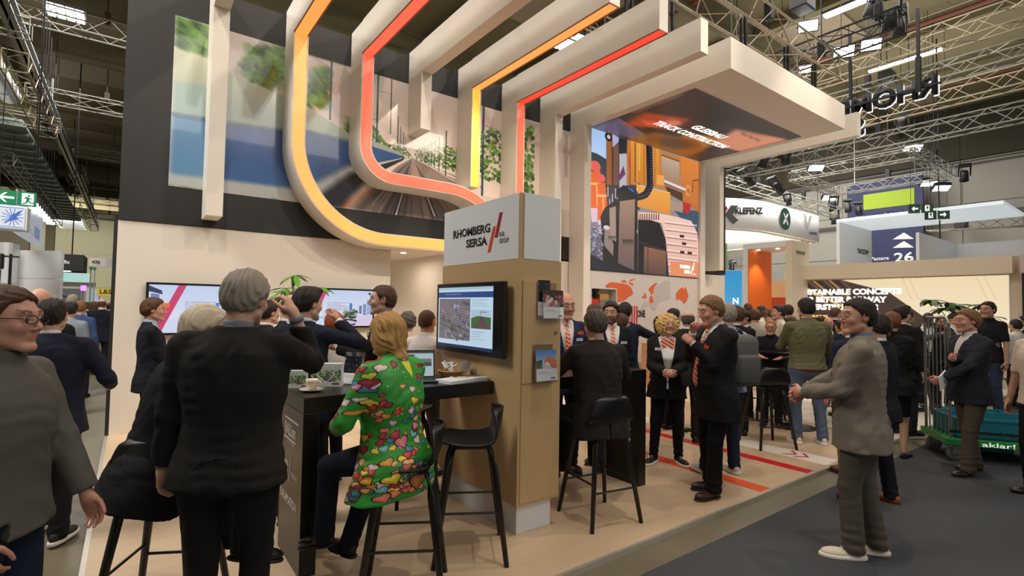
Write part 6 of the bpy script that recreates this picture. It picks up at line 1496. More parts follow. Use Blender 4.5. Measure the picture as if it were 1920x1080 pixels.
p, e_ = onring(1469, 411); Mq = frame(p, e_, (0, 0, 1)); flat('round_emblem', [(.42*math.cos(a), .44*math.sin(a)) for a in np.linspace(0, 2*PI, 24, endpoint=False)], o, Mq, mat('emblem_green', (30, 70, 58), .5), .02)
Mq = frame(p-Vector((fwd.x, fwd.y, 0))*.04, e_, (0, 0, 1)); flat('crossed_tool', [(-.2, -.2), (-.15, -.24), (.2, .2), (.14, .22)], o, Mq, white_c, .02); flat('crossed_tool', [(.2, -.2), (.15, -.24), (-.2, .2), (-.14, .22)], o, Mq, white_c, .02)
p, e_ = onring(1511, 416); Mq = frame(p, e_, (0, 0, 1)); flat('wing_emblem', [(-.4, .35), (-.1, .2), (0, -.12), (.12, .2), (.42, .35), (.25, -.02), (.0, -.25), (-.22, -.02)], o, Mq, mat('emblem_pale', (190, 190, 188), .5), .01)
p, e_ = onring(1515, 440); q, _ = onring(1529, 441); text('CONDOR', p, (q-p).normalized(), (0, 0, 1), navy_s, width=(q-p).length, height=.12, parent=o, bold=.03)
for k in range(0, n_-1, 9): x, y = plan[k]; b = MB(); b.tube([(x, y, zhi), (x, y, 10.9)], .012, 4); b.build('hanging_wire', black_g, o)
rebase(o, (cx_-4, cy_+4, zlo))
# blue screen, balcony and green wall far behind
c = Cv(80, 140, (60, 160, 214)); c.rect(0, 0, 1, 1, (40, 150, 210), 1, (120, 200, 236))
o = thing('blue_screen_wall', (0, 0, 0), 'bright blue screen right behind the portal post', 'screen')
p = at(1356, 600, 17); o.location = (p.x, p.y, 0); hgt = at(1370, 507, 17).z
quad('display', (0, 0, 0), Vector((_cy, -_sy, 0)), (0, 0, 1), .62, hgt, img_mat('blue_screen', c.a, es=.9), o, .06); b = MB(); b.box((.5, -.4, 0), (.75, -.1, hgt)); b.build('white_post', white_c, o)
text('N', Vector((_cy, -_sy, 0))*.3+Vector((-.01, -.02, 1.9)), (_cy, -_sy, 0), (0, 0, 1), sign_w, width=.2, parent=o, bold=.04)
o = thing('far_balcony', (0, 0, 0), 'far balcony with rail and green plant wall beyond the portal post', 'balcony')
p = at(1354, 506, 24); q = at(1420, 506, 24); ex = Vector((_cy, -_sy, 0)); o.location = (p.x, p.y, p.z)
Mb = frame((0, 0, 0), ex, (0, 0, 1)); w0 = (q-p).dot(ex)
b = MB(); b.box((0, -.2, -1.2), (w0, 0, .0), 0, Mb); b.box((0, -p.z-.04, -.9), (.12, -.2, -.7), 0, Mb); b.box((w0-.12, -p.z-.04, -.9), (w0, -.2, -.7), 0, Mb); b.build('balcony_slab', mat('balcony_grey', (150, 150, 140), .6), o)
b = MB(); b.box((0, .55, .6), (w0, .6, .66), 0, Mb)
for k in range(9): b.box((w0*k/8-.015, 0, .6), (w0*k/8+.015, .6, .63), 0, Mb)
b.build('rail', steel, o)
b = MB(); b.box((0, 0, -1.3), (w0*.45, 1.4, -1.2), 0, Mb); b.build('green_wall', mat('green_leaf_wall', (70, 100, 60), .8, noise=.6, nscale=12), o)
p2 = at(1372, 506, 24.2)
BALC = p2
b = MB(); b.box((0, -2.7, -.6), (w0, -1.2, -.5), 0, Mb); b.build('lit_window', mat('window_band', (214, 220, 200), .4, emit=(214, 220, 200), es=.5), o)
# ============================================================ plants
def leaf_mesh(l, w_, nm):
    V = [(0, 0, 0)]; prof = [(.12, .35), (.35, .9), (.6, 1), (.82, .6)]
    for t_, k in prof: V += [(-w_/2*k, l*t_, .02*l-.25*l*t_*t_), (0, l*t_, -.25*l*t_*t_), (w_/2*k, l*t_, .02*l-.25*l*t_*t_)]
    V.append((0, l, -.28*l)); F = [(0, 2, 1), (0, 3, 2)]
    for i in range(3):
        a = 1+3*i; F += [(a, a+1, a+4, a+3), (a+1, a+2, a+5, a+4)]
    F += [(10, 11, 13), (11, 12, 13)]
    me = bpy.data.meshes.new(nm); me.from_pydata(V, [], F); return me
leaf_g = mat('leaf_bright', (84, 140, 40), .45, noise=.2, nscale=8); leaf_d = mat('leaf_dark', (44, 78, 36), .45, noise=.25, nscale=8)
def plant(loc, label, hgt, rad, clusters, per, ll, lw, mt, seed, z0=.0, stems=5, pot=True, ball=False):
    g = random.Random(seed); t = thing('potted_plant', loc, label, 'plant')
    if pot: b = MB(); b.lathe([(.13, 0), (.17, .02), (.2, .36), (.21, .4), (.18, .4), (.17, .36), (.001, .34)], 20); b.build('pot', white_c, t, True)
    me = leaf_mesh(ll, lw, 'leaf'); me.materials.append(mt); me.polygons.foreach_set('use_smooth', [True]*len(me.polygons))
    for k in range(clusters):
        a = g.uniform(0, 2*PI); r_ = rad*math.sqrt(g.uniform(.02, 1)); zz = hgt*(1-(.25 if not ball else .62)*g.uniform(0, 1)**(.8)*(.3+r_/rad)); c0 = Vector((r_*math.cos(a), r_*math.sin(a), zz))
        b = MB(); b.tube([(0, 0, z0+hgt*.35), c0*.55+Vector((0, 0, hgt*.3)), c0], .006, 4, r2=.003)
        st = b.build('stem', leaf_d, t)
        for j in range(per):
            az = 2*PI*j/per+g.uniform(-.3, .3); q = bpy.data.objects.new('leaf', me); COL.objects.link(q); q.parent = t; q.location = c0
            q.rotation_euler = (g.uniform(-.5, .15), g.uniform(-.3, .3), az); s_ = g.uniform(.75, 1.15); q.scale = (s_, s_, s_)
    b = MB()
    for k in range(stems): b.tube([(g.uniform(-.03, .03), g.uniform(-.03, .03), z0), (g.uniform(-.05, .05), g.uniform(-.05, .05), z0+hgt*.45)], .014, 6)
    b.build('trunk', mat('bark', (110, 84, 56), .8), t); return t
p = at(540, 520, 6.3); plant((p.x, p.y, 0), 'tall bright green potted plant with splayed leaves before the wall television', 2.08, .36, 13, 6, .21, .062, leaf_g, 3)
p = at(1800, 560, 10.6); plant((p.x, p.y, 0), 'large dark green potted tree in front of the lit wall', 1.98, .52, 50, 6, .3, .13, leaf_d, 5, ball=True)
o = thing('planter_box', at(1722, 748, 12), 'wooden planter box with low green plants in front of the lit wall', 'planter'); o.location.z = 0; o.rotation_euler = (0, 0, -.9)
b = MB(); b.box((-1.0, -.25, 0), (1.0, .25, .45), .01); b.build('wooden_box', oak, o)
b = MB(); g = random.Random(2)
for k in range(420):
    x, y, z_ = g.uniform(-1, 1), g.uniform(-.32, .25), g.uniform(.1, .85); a = g.uniform(0, 6.28); l_ = g.uniform(.05, .12); dx, dy = l_*math.cos(a), l_*math.sin(a); b.add([(x, y, z_), (x+dx-dy*.3, y+dy+dx*.3, z_+.02), (x+dx*1.7, y+dy*1.7, z_-.03), (x+dx+dy*.3, y+dy-dx*.3, z_+.02)], [(0, 1, 2, 3)])
tag(b.build('foliage', mat('hedge_green', (110, 140, 50), .6, noise=.3, nscale=10), o), kind='stuff')
# ============================================================ trolley with crates
def gp(px, py, z): d = fwd+rgt*((px-960)/960)+dwn*((py-540)/960); return Vector((0, 0, CAMH))+d*((z-CAMH)/d.z)
p = gp(1786, 868, -.04); q = gp(1940, 882, -.04); ang = math.atan2(q.y-p.y, q.x-p.x)
o = thing('green_trolley', (p.x, p.y, -.04), 'green wheeled trolley with steel end frames, loaded with crates', 'trolley', rz=ang)
gm = mat('trolley_green', (44, 140, 62), .45)
b = MB(); b.box((-.05, 0, .2), (1.25, .7, .28), .01); b.build('deck', gm, o)
text('aklar!', (.28, -.005, .215), (1, 0, 0), (0, 0, 1), sign_w, width=.3, height=.05, parent=o)
for x in (.06, 1.12):
    for y in (.08, .62):
        b = MB(); b.lathe([(.03, -.02), (.085, -.018), (.09, 0), (.085, .018), (.03, .02)], 16, Matrix.Translation((x, y, .09)) @ Matrix.Rotation(PI/2, 4, 'X')); w1 = b.build('wheel', mat('wheel_grey', (120, 118, 112), .5), o, True)
        b = MB(); b.box((x-.04, y-.035, .09), (x+.04, y+.035, .2)); b.build('caster_fork', steel, o)
for x in (0, 1.2):
    b = MB(); b.tube([(x, .04, .28), (x, .04, 1.62), (x, .1, 1.68), (x, .6, 1.68), (x, .66, 1.62), (x, .66, .28)], .016, 8)
    for k in range(5): b.tube([(x, .04+.62*(k+1)/6, .28), (x, .04+.62*(k+1)/6, 1.68)], .007, 6)
    b.build('end_frame', steel, o)
teal = mat('teal_crate', (20, 118, 132), .45)
def crate(x, y, z, L0, W0, H0, label):
    t = thing('plastic_crate', (p.x+math.cos(ang)*x-math.sin(ang)*y, p.y+math.sin(ang)*x+math.cos(ang)*y, z), label, 'crate', 'teal crates on the trolley', ang)
    b = MB(); b.box((0, 0, 0), (L0, W0, .02))
    for a, c_ in (((0, 0, 0), (L0, .012, H0)), ((0, W0-.012, 0), (L0, W0, H0)), ((0, 0, 0), (.012, W0, H0)), ((L0-.012, 0, 0), (L0, W0, H0))): b.box(a, c_)
    b.box((-.012, -.012, H0-.03), (L0+.012, .0, H0)); b.box((-.012, W0, H0-.03), (L0+.012, W0+.012, H0)); b.box((-.012, 0, H0-.03), (0, W0, H0)); b.box((L0, 0, H0-.03), (L0+.012, W0, H0)); b.build('crate_shell', teal, t)
    b = MB()
    for k in range(11): b.box((.05+k*(L0-.1)/10-.012, -.008, .05), (.05+k*(L0-.1)/10+.012, 0, H0*.45))
    b.build('rib', mat('teal_rib', (36, 140, 152), .45), t); return t
crate(.06, .06, .241, 1.08, .56, .24, 'long teal plastic crate lying on the green trolley')
crate(.3, .68, .0, .6, .3, .5, 'teal plastic crate standing behind the green trolley').location.z = -.04
b = MB(); b.box((-.03, -.006, .35), (1.2, -.0, .38)); t = b.build('strap', black_g, o)
# ============================================================ furniture used by the people
p4 = at(308, 900, 2.7)
make_stool(p4.x+.02, p4.y, math.radians(62), 'black bar stool under the seated man at the left')
make_stool(1.34, 2.80, math.radians(150), 'black bar stool under the woman in the heart blouse')
make_stool(1.93, 3.03, math.radians(150), 'empty black bar stool with rounded back beside the oak kiosk')
make_stool(1.98, 4.25, math.radians(-75), 'black bar stool behind the table, seen between the blouse and the kiosk')
make_stool(2.55, 4.75, math.radians(-100), 'black bar stool behind the kiosk under the white shirt man')
make_stool(3.1, 2.93, math.radians(80), 'black bar stool under the man seated with his back to us')
make_stool(2.42, 2.62+.25, math.radians(60), 'black bar stool half hidden behind the oak kiosk edge').location = (3.06, 3.95, 0)
SC = [gp(1438, 835, 0), gp(1590, 800, 0), gp(1388, 790, 0), gp(1465, 790, 0), gp(1718, 770, 0), gp(1345, 790, 0)]
make_stool(SC[0].x, SC[0].y, math.radians(60), 'black bar stool with high legs left of the man in the green sweater')
make_stool(SC[1].x, SC[1].y, math.radians(70), 'black bar stool between the green sweater man and the grey suit man')
make_stool(SC[3].x, SC[3].y+.3, math.radians(240), 'black bar stool under the blond man in glasses')
make_stool(SC[2].x, SC[2].y+.2, math.radians(40), 'black bar stool behind the grey backpack')
make_stool(SC[4].x, SC[4].y, math.radians(100), 'black bar stool on the white floor near the planter')
t = thing('high_table', (at(1490, 668, 7.5).x, at(1490, 668, 7.5).y, 0), 'high table with thin dark top in front of the blond man', 'table')
b = MB(); b.box((-.5, -.35, 1.08), (.5, .35, 1.105), .004); b.build('tabletop', black_m, t)
b = MB(); b.tube([(0, 0, 0), (0, 0, 1.08)], .035, 10); b.build('pole', black_m, t, True); b = MB(); b.lathe([(.28, 0), (.28, .012), (.04, .03)], 20); b.build('base', black_m, t)
TBL = t

# ============================================================ people
NAVY = ('navy', (34, 38, 54)); BLK = ('black', (28, 27, 28)); CHAR = ('charcoal', (48, 45, 44)); DNAVY = ('dark_navy', (26, 28, 38))
JEANS = ('jeans', (84, 98, 120)); DJEANS = ('dark_jeans', (34, 42, 62))
def C_(px, py_, dp, label, floor=0., **k):
    p = at(px, py_, dp); return person(label, p.x, p.y, k.pop('face', 53), h=max(1.45, p.z-floor), z=floor, **k)
BLS = ('dress', (28, 22, 20)); BRS = ('dress', (110, 62, 34))
# --- left foreground
P1 = C_(8, 528, 1.98, 'man in grey sweater with black glasses walking past at the left edge', -.04, face=-30, lod=0, w=1.1, top='hoodie', topc=('grey_marl', (96, 93, 86)), hair=('short', 'brown'), skin='ruddy', glasses='thick', pants=DJEANS, wl=(-.22, .2, .86), wr=(.17, .1, .84), sleeve=.97, shoes=('sneaker', (60, 60, 62)), hem=-.1)
P2 = C_(98, 555, 3.75, 'broad man in dark navy jacket seen from behind walking up the left aisle', -.04, face=72, lod=1, w=1.28, topc=NAVY, pants=BLK, hair=('short', 'dark'), wr=(.3, .26, 1.08), wl=(-.26, .2, 1.05), hr='half', shoes=('sneaker', (40, 38, 36)), fr=(.17, -.16, 0), fl=(-.06, .16, 0), wide=True)
C_(74, 535, 4.3, 'bald man half hidden between the two men at the left edge', -.04, face=75, lod=1, w=1.1, hair=('none', 'brown'), skin='ruddy', topc=BLK)
P4 = C_(444, 497, 2.42, 'large grey-haired man in black suit from behind touching his glasses', face=62, lod=0, w=1.24, belly=.03, topc=('soft_black', (36, 33, 31)), pants=BLK, hair=('short', 'grey', .015), shirtc=(120, 128, 142), wr=(.215, .17, 1.55), er=(.3, .45, -1), hr='half', hnr=(1, -.2, .4), fdr=(-.5, .1, 1), head=(-.25, .1, .05), hem=-.115, side=.03)
p = p4; person('white-haired person in black seated with back to us behind the big man', p.x, p.y, 0, h=1.80, lod=0, w=1.45, belly=.06, pelvis=(0, -.04, .83), lean=.30, side=.0, topc=BLK, hair=('short', 'white', .02), wr=(.25, .4, 1.12), wl=(-.18, .42, 1.12), fr=(.12, .36, .27), fl=(-.12, .34, .25), hem=-.2, wide=True, shoes=BLS)
# --- behind the left table
g = gp(262, 868, 0); P6 = person('brown-haired man in navy suit and pale blue shirt standing before the left television', g.x+.05, g.y, 5, h=1.73, lod=1, topc=DNAVY, shirtc=(176, 188, 216), hair=('short', 'brown', .016), skin='ruddy', vee=.05, wr=(.0, .28, 1.05), wl=(-.1, .26, 1.05), head=(-.2, 0, 0), pants=DNAVY)
C_(503, 560, 5.3, 'dark-haired man in black mostly hidden behind the raised hand', face=20, lod=1, topc=BLK, hair=('short', 'dark'))
C_(544, 545, 4.75, 'balding man with grey moustache and glasses behind the table', face=-35, lod=1, topc=BLK, hair=('fringe', 'darkgrey'), beard='moustache', glasses='thick', skin='ruddy', head=(.1, .15, 0))
C_(573, 533, 4.0, 'dark-haired man in navy suit from behind with hand at his mouth', face=42, lod=0, topc=NAVY, hair=('quiff', 'dark', .014), wr=(.13, .26, 1.50), er=(1, -.1, -.8), hr='half', fdr=(-.5, .1, 1), head=(-.35, .05, 0))
C_(628, 582, 4.9, 'red-haired woman with ponytail and white blouse behind the table', face=110, lod=1, kind='f', hair=('pony', 'red'), top='shirt', topc=('white_blouse', (226, 222, 216)), pants=BLK)
P11 = C_(722, 530, 4.55, 'man in dark suit in profile smiling to the left behind the table', face=158, lod=1, topc=BLK, hair=('short', 'brown', .008), skin='fair', wr=(.06, .36, 1.24), wl=(-.04, .36, 1.24), hr='half', hl='half', pants=BLK)
C_(765, 583, 6.0, 'person with short curly grey hair far behind the blouse woman', face=60, lod=2, hair=('curls', 'darkgrey'), top='shirt', topc=('beige_top', (190, 170, 150)))
C_(800, 577, 5.1, 'man with cropped hair in white short-sleeved shirt behind the laptop', face=28, lod=1, w=1.08, hair=('crop', 'brown'), skin='ruddy', top='shirt', topc=('white_shirt', (222, 214, 208)), sleeve=.4, wr=(.22, .3, 1.0), wl=(-.2, .3, 1.05), pants=('grey_trousers', (70, 70, 74)))
# --- woman in the heart blouse
def hearts():
    S = 1100; c = Cv(S, S, (52, 150, 52)); g = np.random.default_rng(11)
    for k in range(60): c.ell(g.uniform(), g.uniform(), g.uniform(.03, .09), g.uniform(.02, .07), [(70, 176, 60), (30, 120, 46), (96, 190, 80), (120, 200, 110)][k % 4], .35)
    cols = [(206, 60, 48), (226, 150, 50), (232, 200, 60), (190, 40, 60), (222, 130, 150), (120, 190, 190), (60, 120, 150), (232, 120, 90), (150, 30, 50), (220, 196, 190), (236, 170, 110)]
    def heart(x, y, s_, col, rot):
        t = np.linspace(0, 2*PI, 40); hx = 16*np.sin(t)**3/17; hy = -(13*np.cos(t)-5*np.cos(2*t)-2*np.cos(3*t)-np.cos(4*t))/17
        R_ = np.array([[math.cos(rot), -math.sin(rot)], [math.sin(rot), math.cos(rot)]]); pts = np.stack([hx, hy], 1)@R_.T
        c.poly(pts*s_*1.2+(x, y), (36, 24, 26), .9); c.poly(pts*s_+(x, y), col); c.poly(pts*s_*.55+(x-.1*s_, y-.15*s_), tuple(min(255, v+44) for v in col), .6)
    for k in range(420):
        y = g.uniform(.04, .98); x = g.uniform(0, 1)
        if .33 < x < .75 and y < .38 and g.uniform() < .75: continue
        if .56 < x < .74 and g.uniform() < .6: continue
        heart(x, y, g.uniform(.017, .034), cols[g.integers(len(cols))], g.uniform(-.7, .7))
    heart(.50, .90, .062, (206, 120, 50), .1); heart(.36, .84, .04, (230, 200, 50), -.4); heart(.42, .62, .045, (226, 120, 130), -.3); heart(.52, .36, .034, (240, 190, 50), .5)
    for k in range(40): c.ell(g.uniform(), g.uniform(), .004, .004, (226, 240, 220))
    c.poly([(.47, .08), (.57, .08), (.53, .2)], (226, 220, 60)); return c.a
hm = img_mat('heart_print', hearts(), .6)
P14 = person('seated woman with blond bob in green blouse covered with painted hearts', 1.27, 2.85, 112, h=1.72, lod=0, kind='f', w=1.28, belly=.03, pelvis=(0, -.02, .86), lean=.10, top='blouse', topmat=hm, sleeve=.72, hair=('bobflick', 'blond', .012), hem=-.25, tail=-.07, wr=(.2, .36, 1.02), wl=(-.17, .30, .98), el=(-.8, -.5, -.6), hl='relaxed', pants=('dark_denim', (24, 28, 44)), fr=(.05, .42, .1), fl=(-.16, .40, .24), shoes=BLS, glasses='thick', head=(.15, .05, 0))
# --- right table
P15 = person('smiling bald man in navy suit with orange striped tie behind the right table', 3.66, 3.98, -115, h=1.86, lod=0, w=1.08, topc=('blue_navy', (38, 46, 78)), hair=('none', 'brown'), skin='ruddy', tie=True, vee=.1, wr=(.3, .25, 1.09), wl=(-.2, .2, 1.0), head=(.1, .08, 0), headsc=1.08, shirtc=(236, 226, 226))
P16 = person('grey-haired man in charcoal suit seated with his back to us at the right table', 3.1, 2.95, 70, h=1.80, lod=0, w=1.15, pelvis=(0, -.03, .83), lean=.14, topc=('dark_charcoal', (44, 40, 38)), pants=BLK, hair=('short', 'darkgrey', .013), wr=(.24, .42, 1.13), wl=(-.24, .42, 1.13), fr=(.14, .34, .28), fl=(-.14, .34, .26), hem=-.2, shoes=BLS)
P17 = C_(1147, 563, 5.95, 'man with dark wavy hair and beard wearing orange striped tie', face=-128, lod=1, topc=DNAVY, hair=('wavy', 'dark'), skin='tan', beard='full', tie=True, vee=.08, head=(-.35, 0, 0))
C_(1114, 567, 7.0, 'brown-haired man facing right before the wall niche', face=-20, lod=2, topc=BLK, hair=('short', 'brown'))
C_(1172, 564, 6.9, 'dark-haired man in navy suit from behind at the map wall', face=40, lod=1, topc=NAVY, hair=('short', 'dark'), wr=(.2, .35, 1.35), er=(1, -.2, -.4))
C_(1163, 585, 6.3, 'young woman with brown hair in profile at the map wall', face=-25, lod=2, kind='f', hair=('bun', 'brown'), topc=BLK)
g = gp(1268, 866, 0)
P21 = person('curly blonde woman in black suit with orange scarf and sneakers', g.x-.10, g.y+.06, -138, h=1.66, lod=0, kind='f', w=1.1, topc=BLK, hair=('curly', 'curlyblond'), skin='ruddy', vee=.02, open_=.008, wr=(.035, .27, 1.09), wl=(-.035, .29, 1.09), hr='half', hl='half', hnr=(.3, 1, .3), hnl=(-.3, 1, .3), pants=('black_slim', (22, 22, 24), .05), shoes=('sneaker', (28, 28, 30)), fr=(.15, .05, 0), fl=(-.14, .0, 0), foot=(.5, -.4), head=(.25, 0, 0))
C_(1262, 576, 7.2, 'dark-haired man behind the curly blonde woman', face=-20, lod=2, topc=BLK, hair=('short', 'dark'), glasses='thick')
C_(1290, 578, 6.6, 'balding dark-suited man from behind, right of the curly hair', face=35, lod=1, w=1.15, topc=('soft_black', (36, 33, 31)), hair=('fringe', 'darkgrey'))
g = gp(1262, 822, 0); person('woman in black with bare ankles standing behind the curly blonde woman', g.x+.45, g.y+.55, -60, h=1.6, lod=2, kind='f', hair=('bob', 'dark'), topc=BLK, pants=('black_slim', (22, 22, 24), .045), shoes=('heel', (26, 24, 24)))
P24 = person('tall man in black suit with orange tie eating in profile', 4.38, 2.69, 152, h=1.84, lod=0, w=1.22, belly=.055, topc=('matt_black', (30, 29, 30)), pants=('matt_black_trousers', (26, 25, 26), .07), hair=('short', 'lightbrown', .012), skin='ruddy', tie=True, vee=.18, wr=(.02, .21, 1.43), wl=(-.03, .24, 1.33), er=(.6, -.2, -1), hr='pinch', hl='grip', head=(.0, .22, 0), hem=-.26, shoes=('dress', (58, 32, 26)), foot=(-.1, -.3), fr=(.12, -.03, 0), fl=(-.1, .08, 0), headsc=1.04)
P25 = person('grey-haired man in blue shirt with grey backpack behind the tall man', 4.98, 2.93, 66, h=1.78, lod=1, w=1.02, top='shirt', topc=('blue_shirt', (150, 162, 190)), hair=('short', 'grey'), pants=DJEANS, wr=(.15, .3, 1.15), wl=(-.15, .3, 1.15), shoes=('sneaker', (226, 216, 204)), fl=(-.22, .05, 0))
# --- crowd beyond on our stand
for px, tp_, dp, lb, kw in [
    (1381, 572, 7.0, 'person with curly brown hair above the grey backpack', dict(hair=('curls', 'brown'), topc=BLK, face=40)),
    (1397, 580, 8.2, 'black-haired man in navy suit facing left in the crowd', dict(hair=('short', 'black'), topc=DNAVY, face=150, skin='tan')),
    (1416, 577, 8.6, 'man in beige-grey jacket from behind in the crowd', dict(hair=('short', 'brown'), top='sweater', topc=('stone', (168, 158, 144)), face=50, w=1.1)),
    (1403, 566, 11.5, 'man standing behind the beige jacket, short brown hair', dict(hair=('crop', 'brown'), top='shirt', topc=('olive_shirt', (120, 120, 90)), face=60)),
    (1427, 571, 11, 'dark-skinned man left of the orange pillar', dict(hair=('crop', 'dark'), top='shirt', topc=('plain_white', (210, 206, 196)), face=-60, skin='dark')),
    (1461, 570, 9, 'dark-haired man in profile facing left before the portal', dict(hair=('short', 'dark'), top='shirt', topc=('plain_white', (210, 206, 196)), face=135)),
    (1478, 569, 10, 'man with brown hair before the portal, right of the profile', dict(hair=('short', 'dark'), topc=BLK, face=30)),
    (1484, 591, 8.4, 'brown-haired head just left of the green sweater shoulder', dict(hair=('short', 'brown'), topc=BLK, face=60)),
    (1540, 591, 9.4, 'dark-haired man right behind the green sweater man', dict(hair=('short', 'dark'), topc=BLK, face=30)),
    (1553, 592, 8.8, 'bald man right of the green sweater man', dict(hair=('none', 'brown'), topc=BLK, face=-150, skin='ruddy')),
    (1566, 575, 11, 'dark-haired man under the lit lettering, left one', dict(hair=('wavy', 'brown'), topc=DNAVY, face=-20)),
    (1578, 597, 8.3, 'man in navy jacket from behind left of the grey suit shoulder', dict(hair=('short', 'dark'), topc=NAVY, face=60)),
    (1350, 580, 9, 'dark-haired person far behind the tall man', dict(hair=('short', 'dark'), topc=BLK, face=20)),
    (1440, 577, 12, 'far person under the orange pillar', dict(hair=('short', 'brown'), top='shirt', topc=('green_top', (110, 130, 70)), face=100)),
    (1325, 577, 10, 'person with brown hair far behind between the two suits', dict(hair=('short', 'brown'), topc=BLK, face=80)),
    (1700, 580, 9, 'man in black jacket with short dark hair facing right', dict(hair=('short', 'dark'), topc=BLK, face=-30, skin='olive')),
    (1737, 582, 9.4, 'dark-skinned man in black suit and white shirt looking down', dict(hair=('crop', 'black'), topc=BLK, face=-145, skin='dark', head=(0, .4, 0), vee=.05)),
    (1788, 585, 10.2, 'man in dark suit and red tie behind the beer drinker', dict(hair=('short', 'dark'), topc=NAVY, face=-120, vee=.1, tie=True)),
    (1905, 597, 9.5, 'dark-haired person near the right edge behind the trolley frame', dict(hair=('short', 'black'), top='shirt', topc=('plain_white', (210, 206, 196)), face=60)),
    (1922, 590, 10.4, 'person cut off by the right edge, in front of the pinkish wall', dict(hair=('short', 'black'), topc=BLK, face=100)),
    (1880, 604, 12, 'far person in light top near the end of the lit wall', dict(hair=('short', 'brown'), top='shirt', topc=('pink_top', (200, 180, 170)), face=10))]:
    C_(px, tp_, dp, lb, lod=2, **kw)
P27 = C_(1446, 594, 7.6, 'blond man with glasses in black T-shirt leaning on the high table', face=-160, lod=1, w=1.1, top='tshirt', topc=('black_tee', (30, 30, 36)), sleeve=.3, hair=('crop', 'ginger', .01), skin='ruddy', glasses='thick', wr=(.1, .42, 1.15), wl=(-.18, .44, 1.15), hr='flat', hl='flat', hnr=(0, 0, 1), hnl=(0, 0, 1), lean=.2, pelvis=(0, -.08, .92), pants=BLK)
g = gp(1525, 832, 0)
P28 = person('man in olive green sweater and blue jeans seen from behind', g.x-.05, g.y+.05, 48, h=1.88, lod=0, w=1.2, top='sweater', topc=('olive_wool', (106, 104, 74)), hem=-.03, belt=-.045, pants=('blue_jeans', (92, 104, 128), .062, 60), hair=('short', 'dark', .012), wl=(-.14, .36, 1.14), wr=(.2, .3, 1.1), hl='flat', hnl=(0, 0, 1), shoes=('sneaker', (226, 214, 200)), fr=(.17, -.02, 0), fl=(-.12, 0, 0), head=(.1, 0, 0))
# --- right foreground
P29 = person('man in grey suit with thin glasses and white sneakers looking back to the left', 4.22, 1.46, 106, h=1.845, z=-.04, lod=0, w=1.26, belly=.02, topc=('warm_grey', (124, 116, 104)), pants=('taupe_grey', (92, 84, 76), .068), shirtc=(120, 134, 166), hair=('short', 'dark', .011), skin='ruddy', glasses='thin', wr=(-.02, .34, 1.07), wl=(-.12, .33, 1.09), hr='half', hl='half', head=(.62, 0, 0), hem=-.19, shoes=('sneaker', (226, 212, 186)), foot=(-.35, -.45), fr=(.09, -.08, 0), fl=(-.09, .04, 0))
g = gp(1580, 893, -.04); person('man in navy jacket and beige trousers hidden behind the grey suit', g.x+.16, g.y-.04, 60, h=1.72, z=-.04, lod=1, w=1.05, topc=NAVY, pants=('beige_chinos', (150, 130, 96), .07), hair=('short', 'brown'), shoes=('dress', (120, 62, 34)), skin='ruddy')
C_(1645, 583, 4.7, 'man in dark navy suit and tan shoes right behind the grey suit', -.04, face=80, lod=1, w=1.05, topc=DNAVY, pants=DNAVY, hair=('short', 'dark'), shoes=('dress', (150, 84, 34)), fl=(-.32, .08, 0), fr=(.1, -.05, 0), foot=(0, .6))
P31 = C_(1672, 582, 6.2, 'woman with red-blond ponytail and coral scarf in black dress', -.04, face=5, lod=1, kind='f', w=1.12, topc=BLK, hair=('pony', 'auburn'), shirtc=(30, 28, 28), skirt=-.42, pants=('black_skirt', (24, 23, 24)), shoes=('heel', (20, 18, 18)), skin='fair', wr=(.05, .25, 1.1))
C_(1690, 570, 7.2, 'tall dark-haired man in profile behind the ponytail woman', face=-20, lod=1, topc=BLK, hair=('quiff', 'dark'))
P35 = C_(1764, 590, 9.4, 'bearded man in grey shirt drinking a beer against the high stool', face=-142, lod=1, w=1.08, top='shirt', topc=('slate_shirt', (86, 82, 82)), sleeve=.96, hair=('short', 'dark', .008), beard='full', skin='ruddy', wr=(.1, .26, 1.42), er=(1, -.2, -.4), hr='grip', wl=(-.12, .3, 1.12), hl='flat', pants=BLK)
P36 = person('man with reddish hair in navy blazer holding a booklet beside the trolley', 7.35, 1.50, 138, h=1.80, z=-.04, lod=0, w=1.12, belly=.04, topc=('slate_navy', (44, 46, 56)), pants=('grey_brown', (84, 72, 62), .066), hair=('short', 'lightbrown', .014), skin='ruddy', wr=(-.12, .26, 1.24), wl=(-.1, .34, 1.02), el=(-1, -.4, -.6), hl='grip', hr='half', shoes=('dress', (30, 24, 22)), foot=(.0, -.3), fr=(.1, -.12, 0), fl=(-.12, .12, 0))
C_(1853, 563, 8.7, 'young man in black T-shirt and jeans behind the blazer man', -.04, face=160, lod=1, top='tshirt', topc=('black_tee', (30, 30, 36)), hair=('short', 'dark'), skin='tan', pants=('dark_denim2', (50, 62, 86)), sleeve=.3)
P38 = C_(1955, 575, 4.9, 'person in cream shirt with black tote bag cut off by the right edge', -.04, face=150, lod=1, w=1.1, top='shirt', topc=('cream_shirt', (214, 200, 184)), sleeve=.5, hair=('short', 'brown'), wl=(-.22, .12, 1.02), skin='tan', pants=BLK)
p = BALC; person('bald man in dark shirt leaning on the far balcony rail', p.x, p.y, -110, h=1.3, z=p.z-.6, lod=2, top='shirt', topc=('dark_shirt', (50, 54, 60)), hair=('none', 'brown'), skin='tan', wr=(.15, .3, 1.3), wl=(-.15, .3, 1.3))
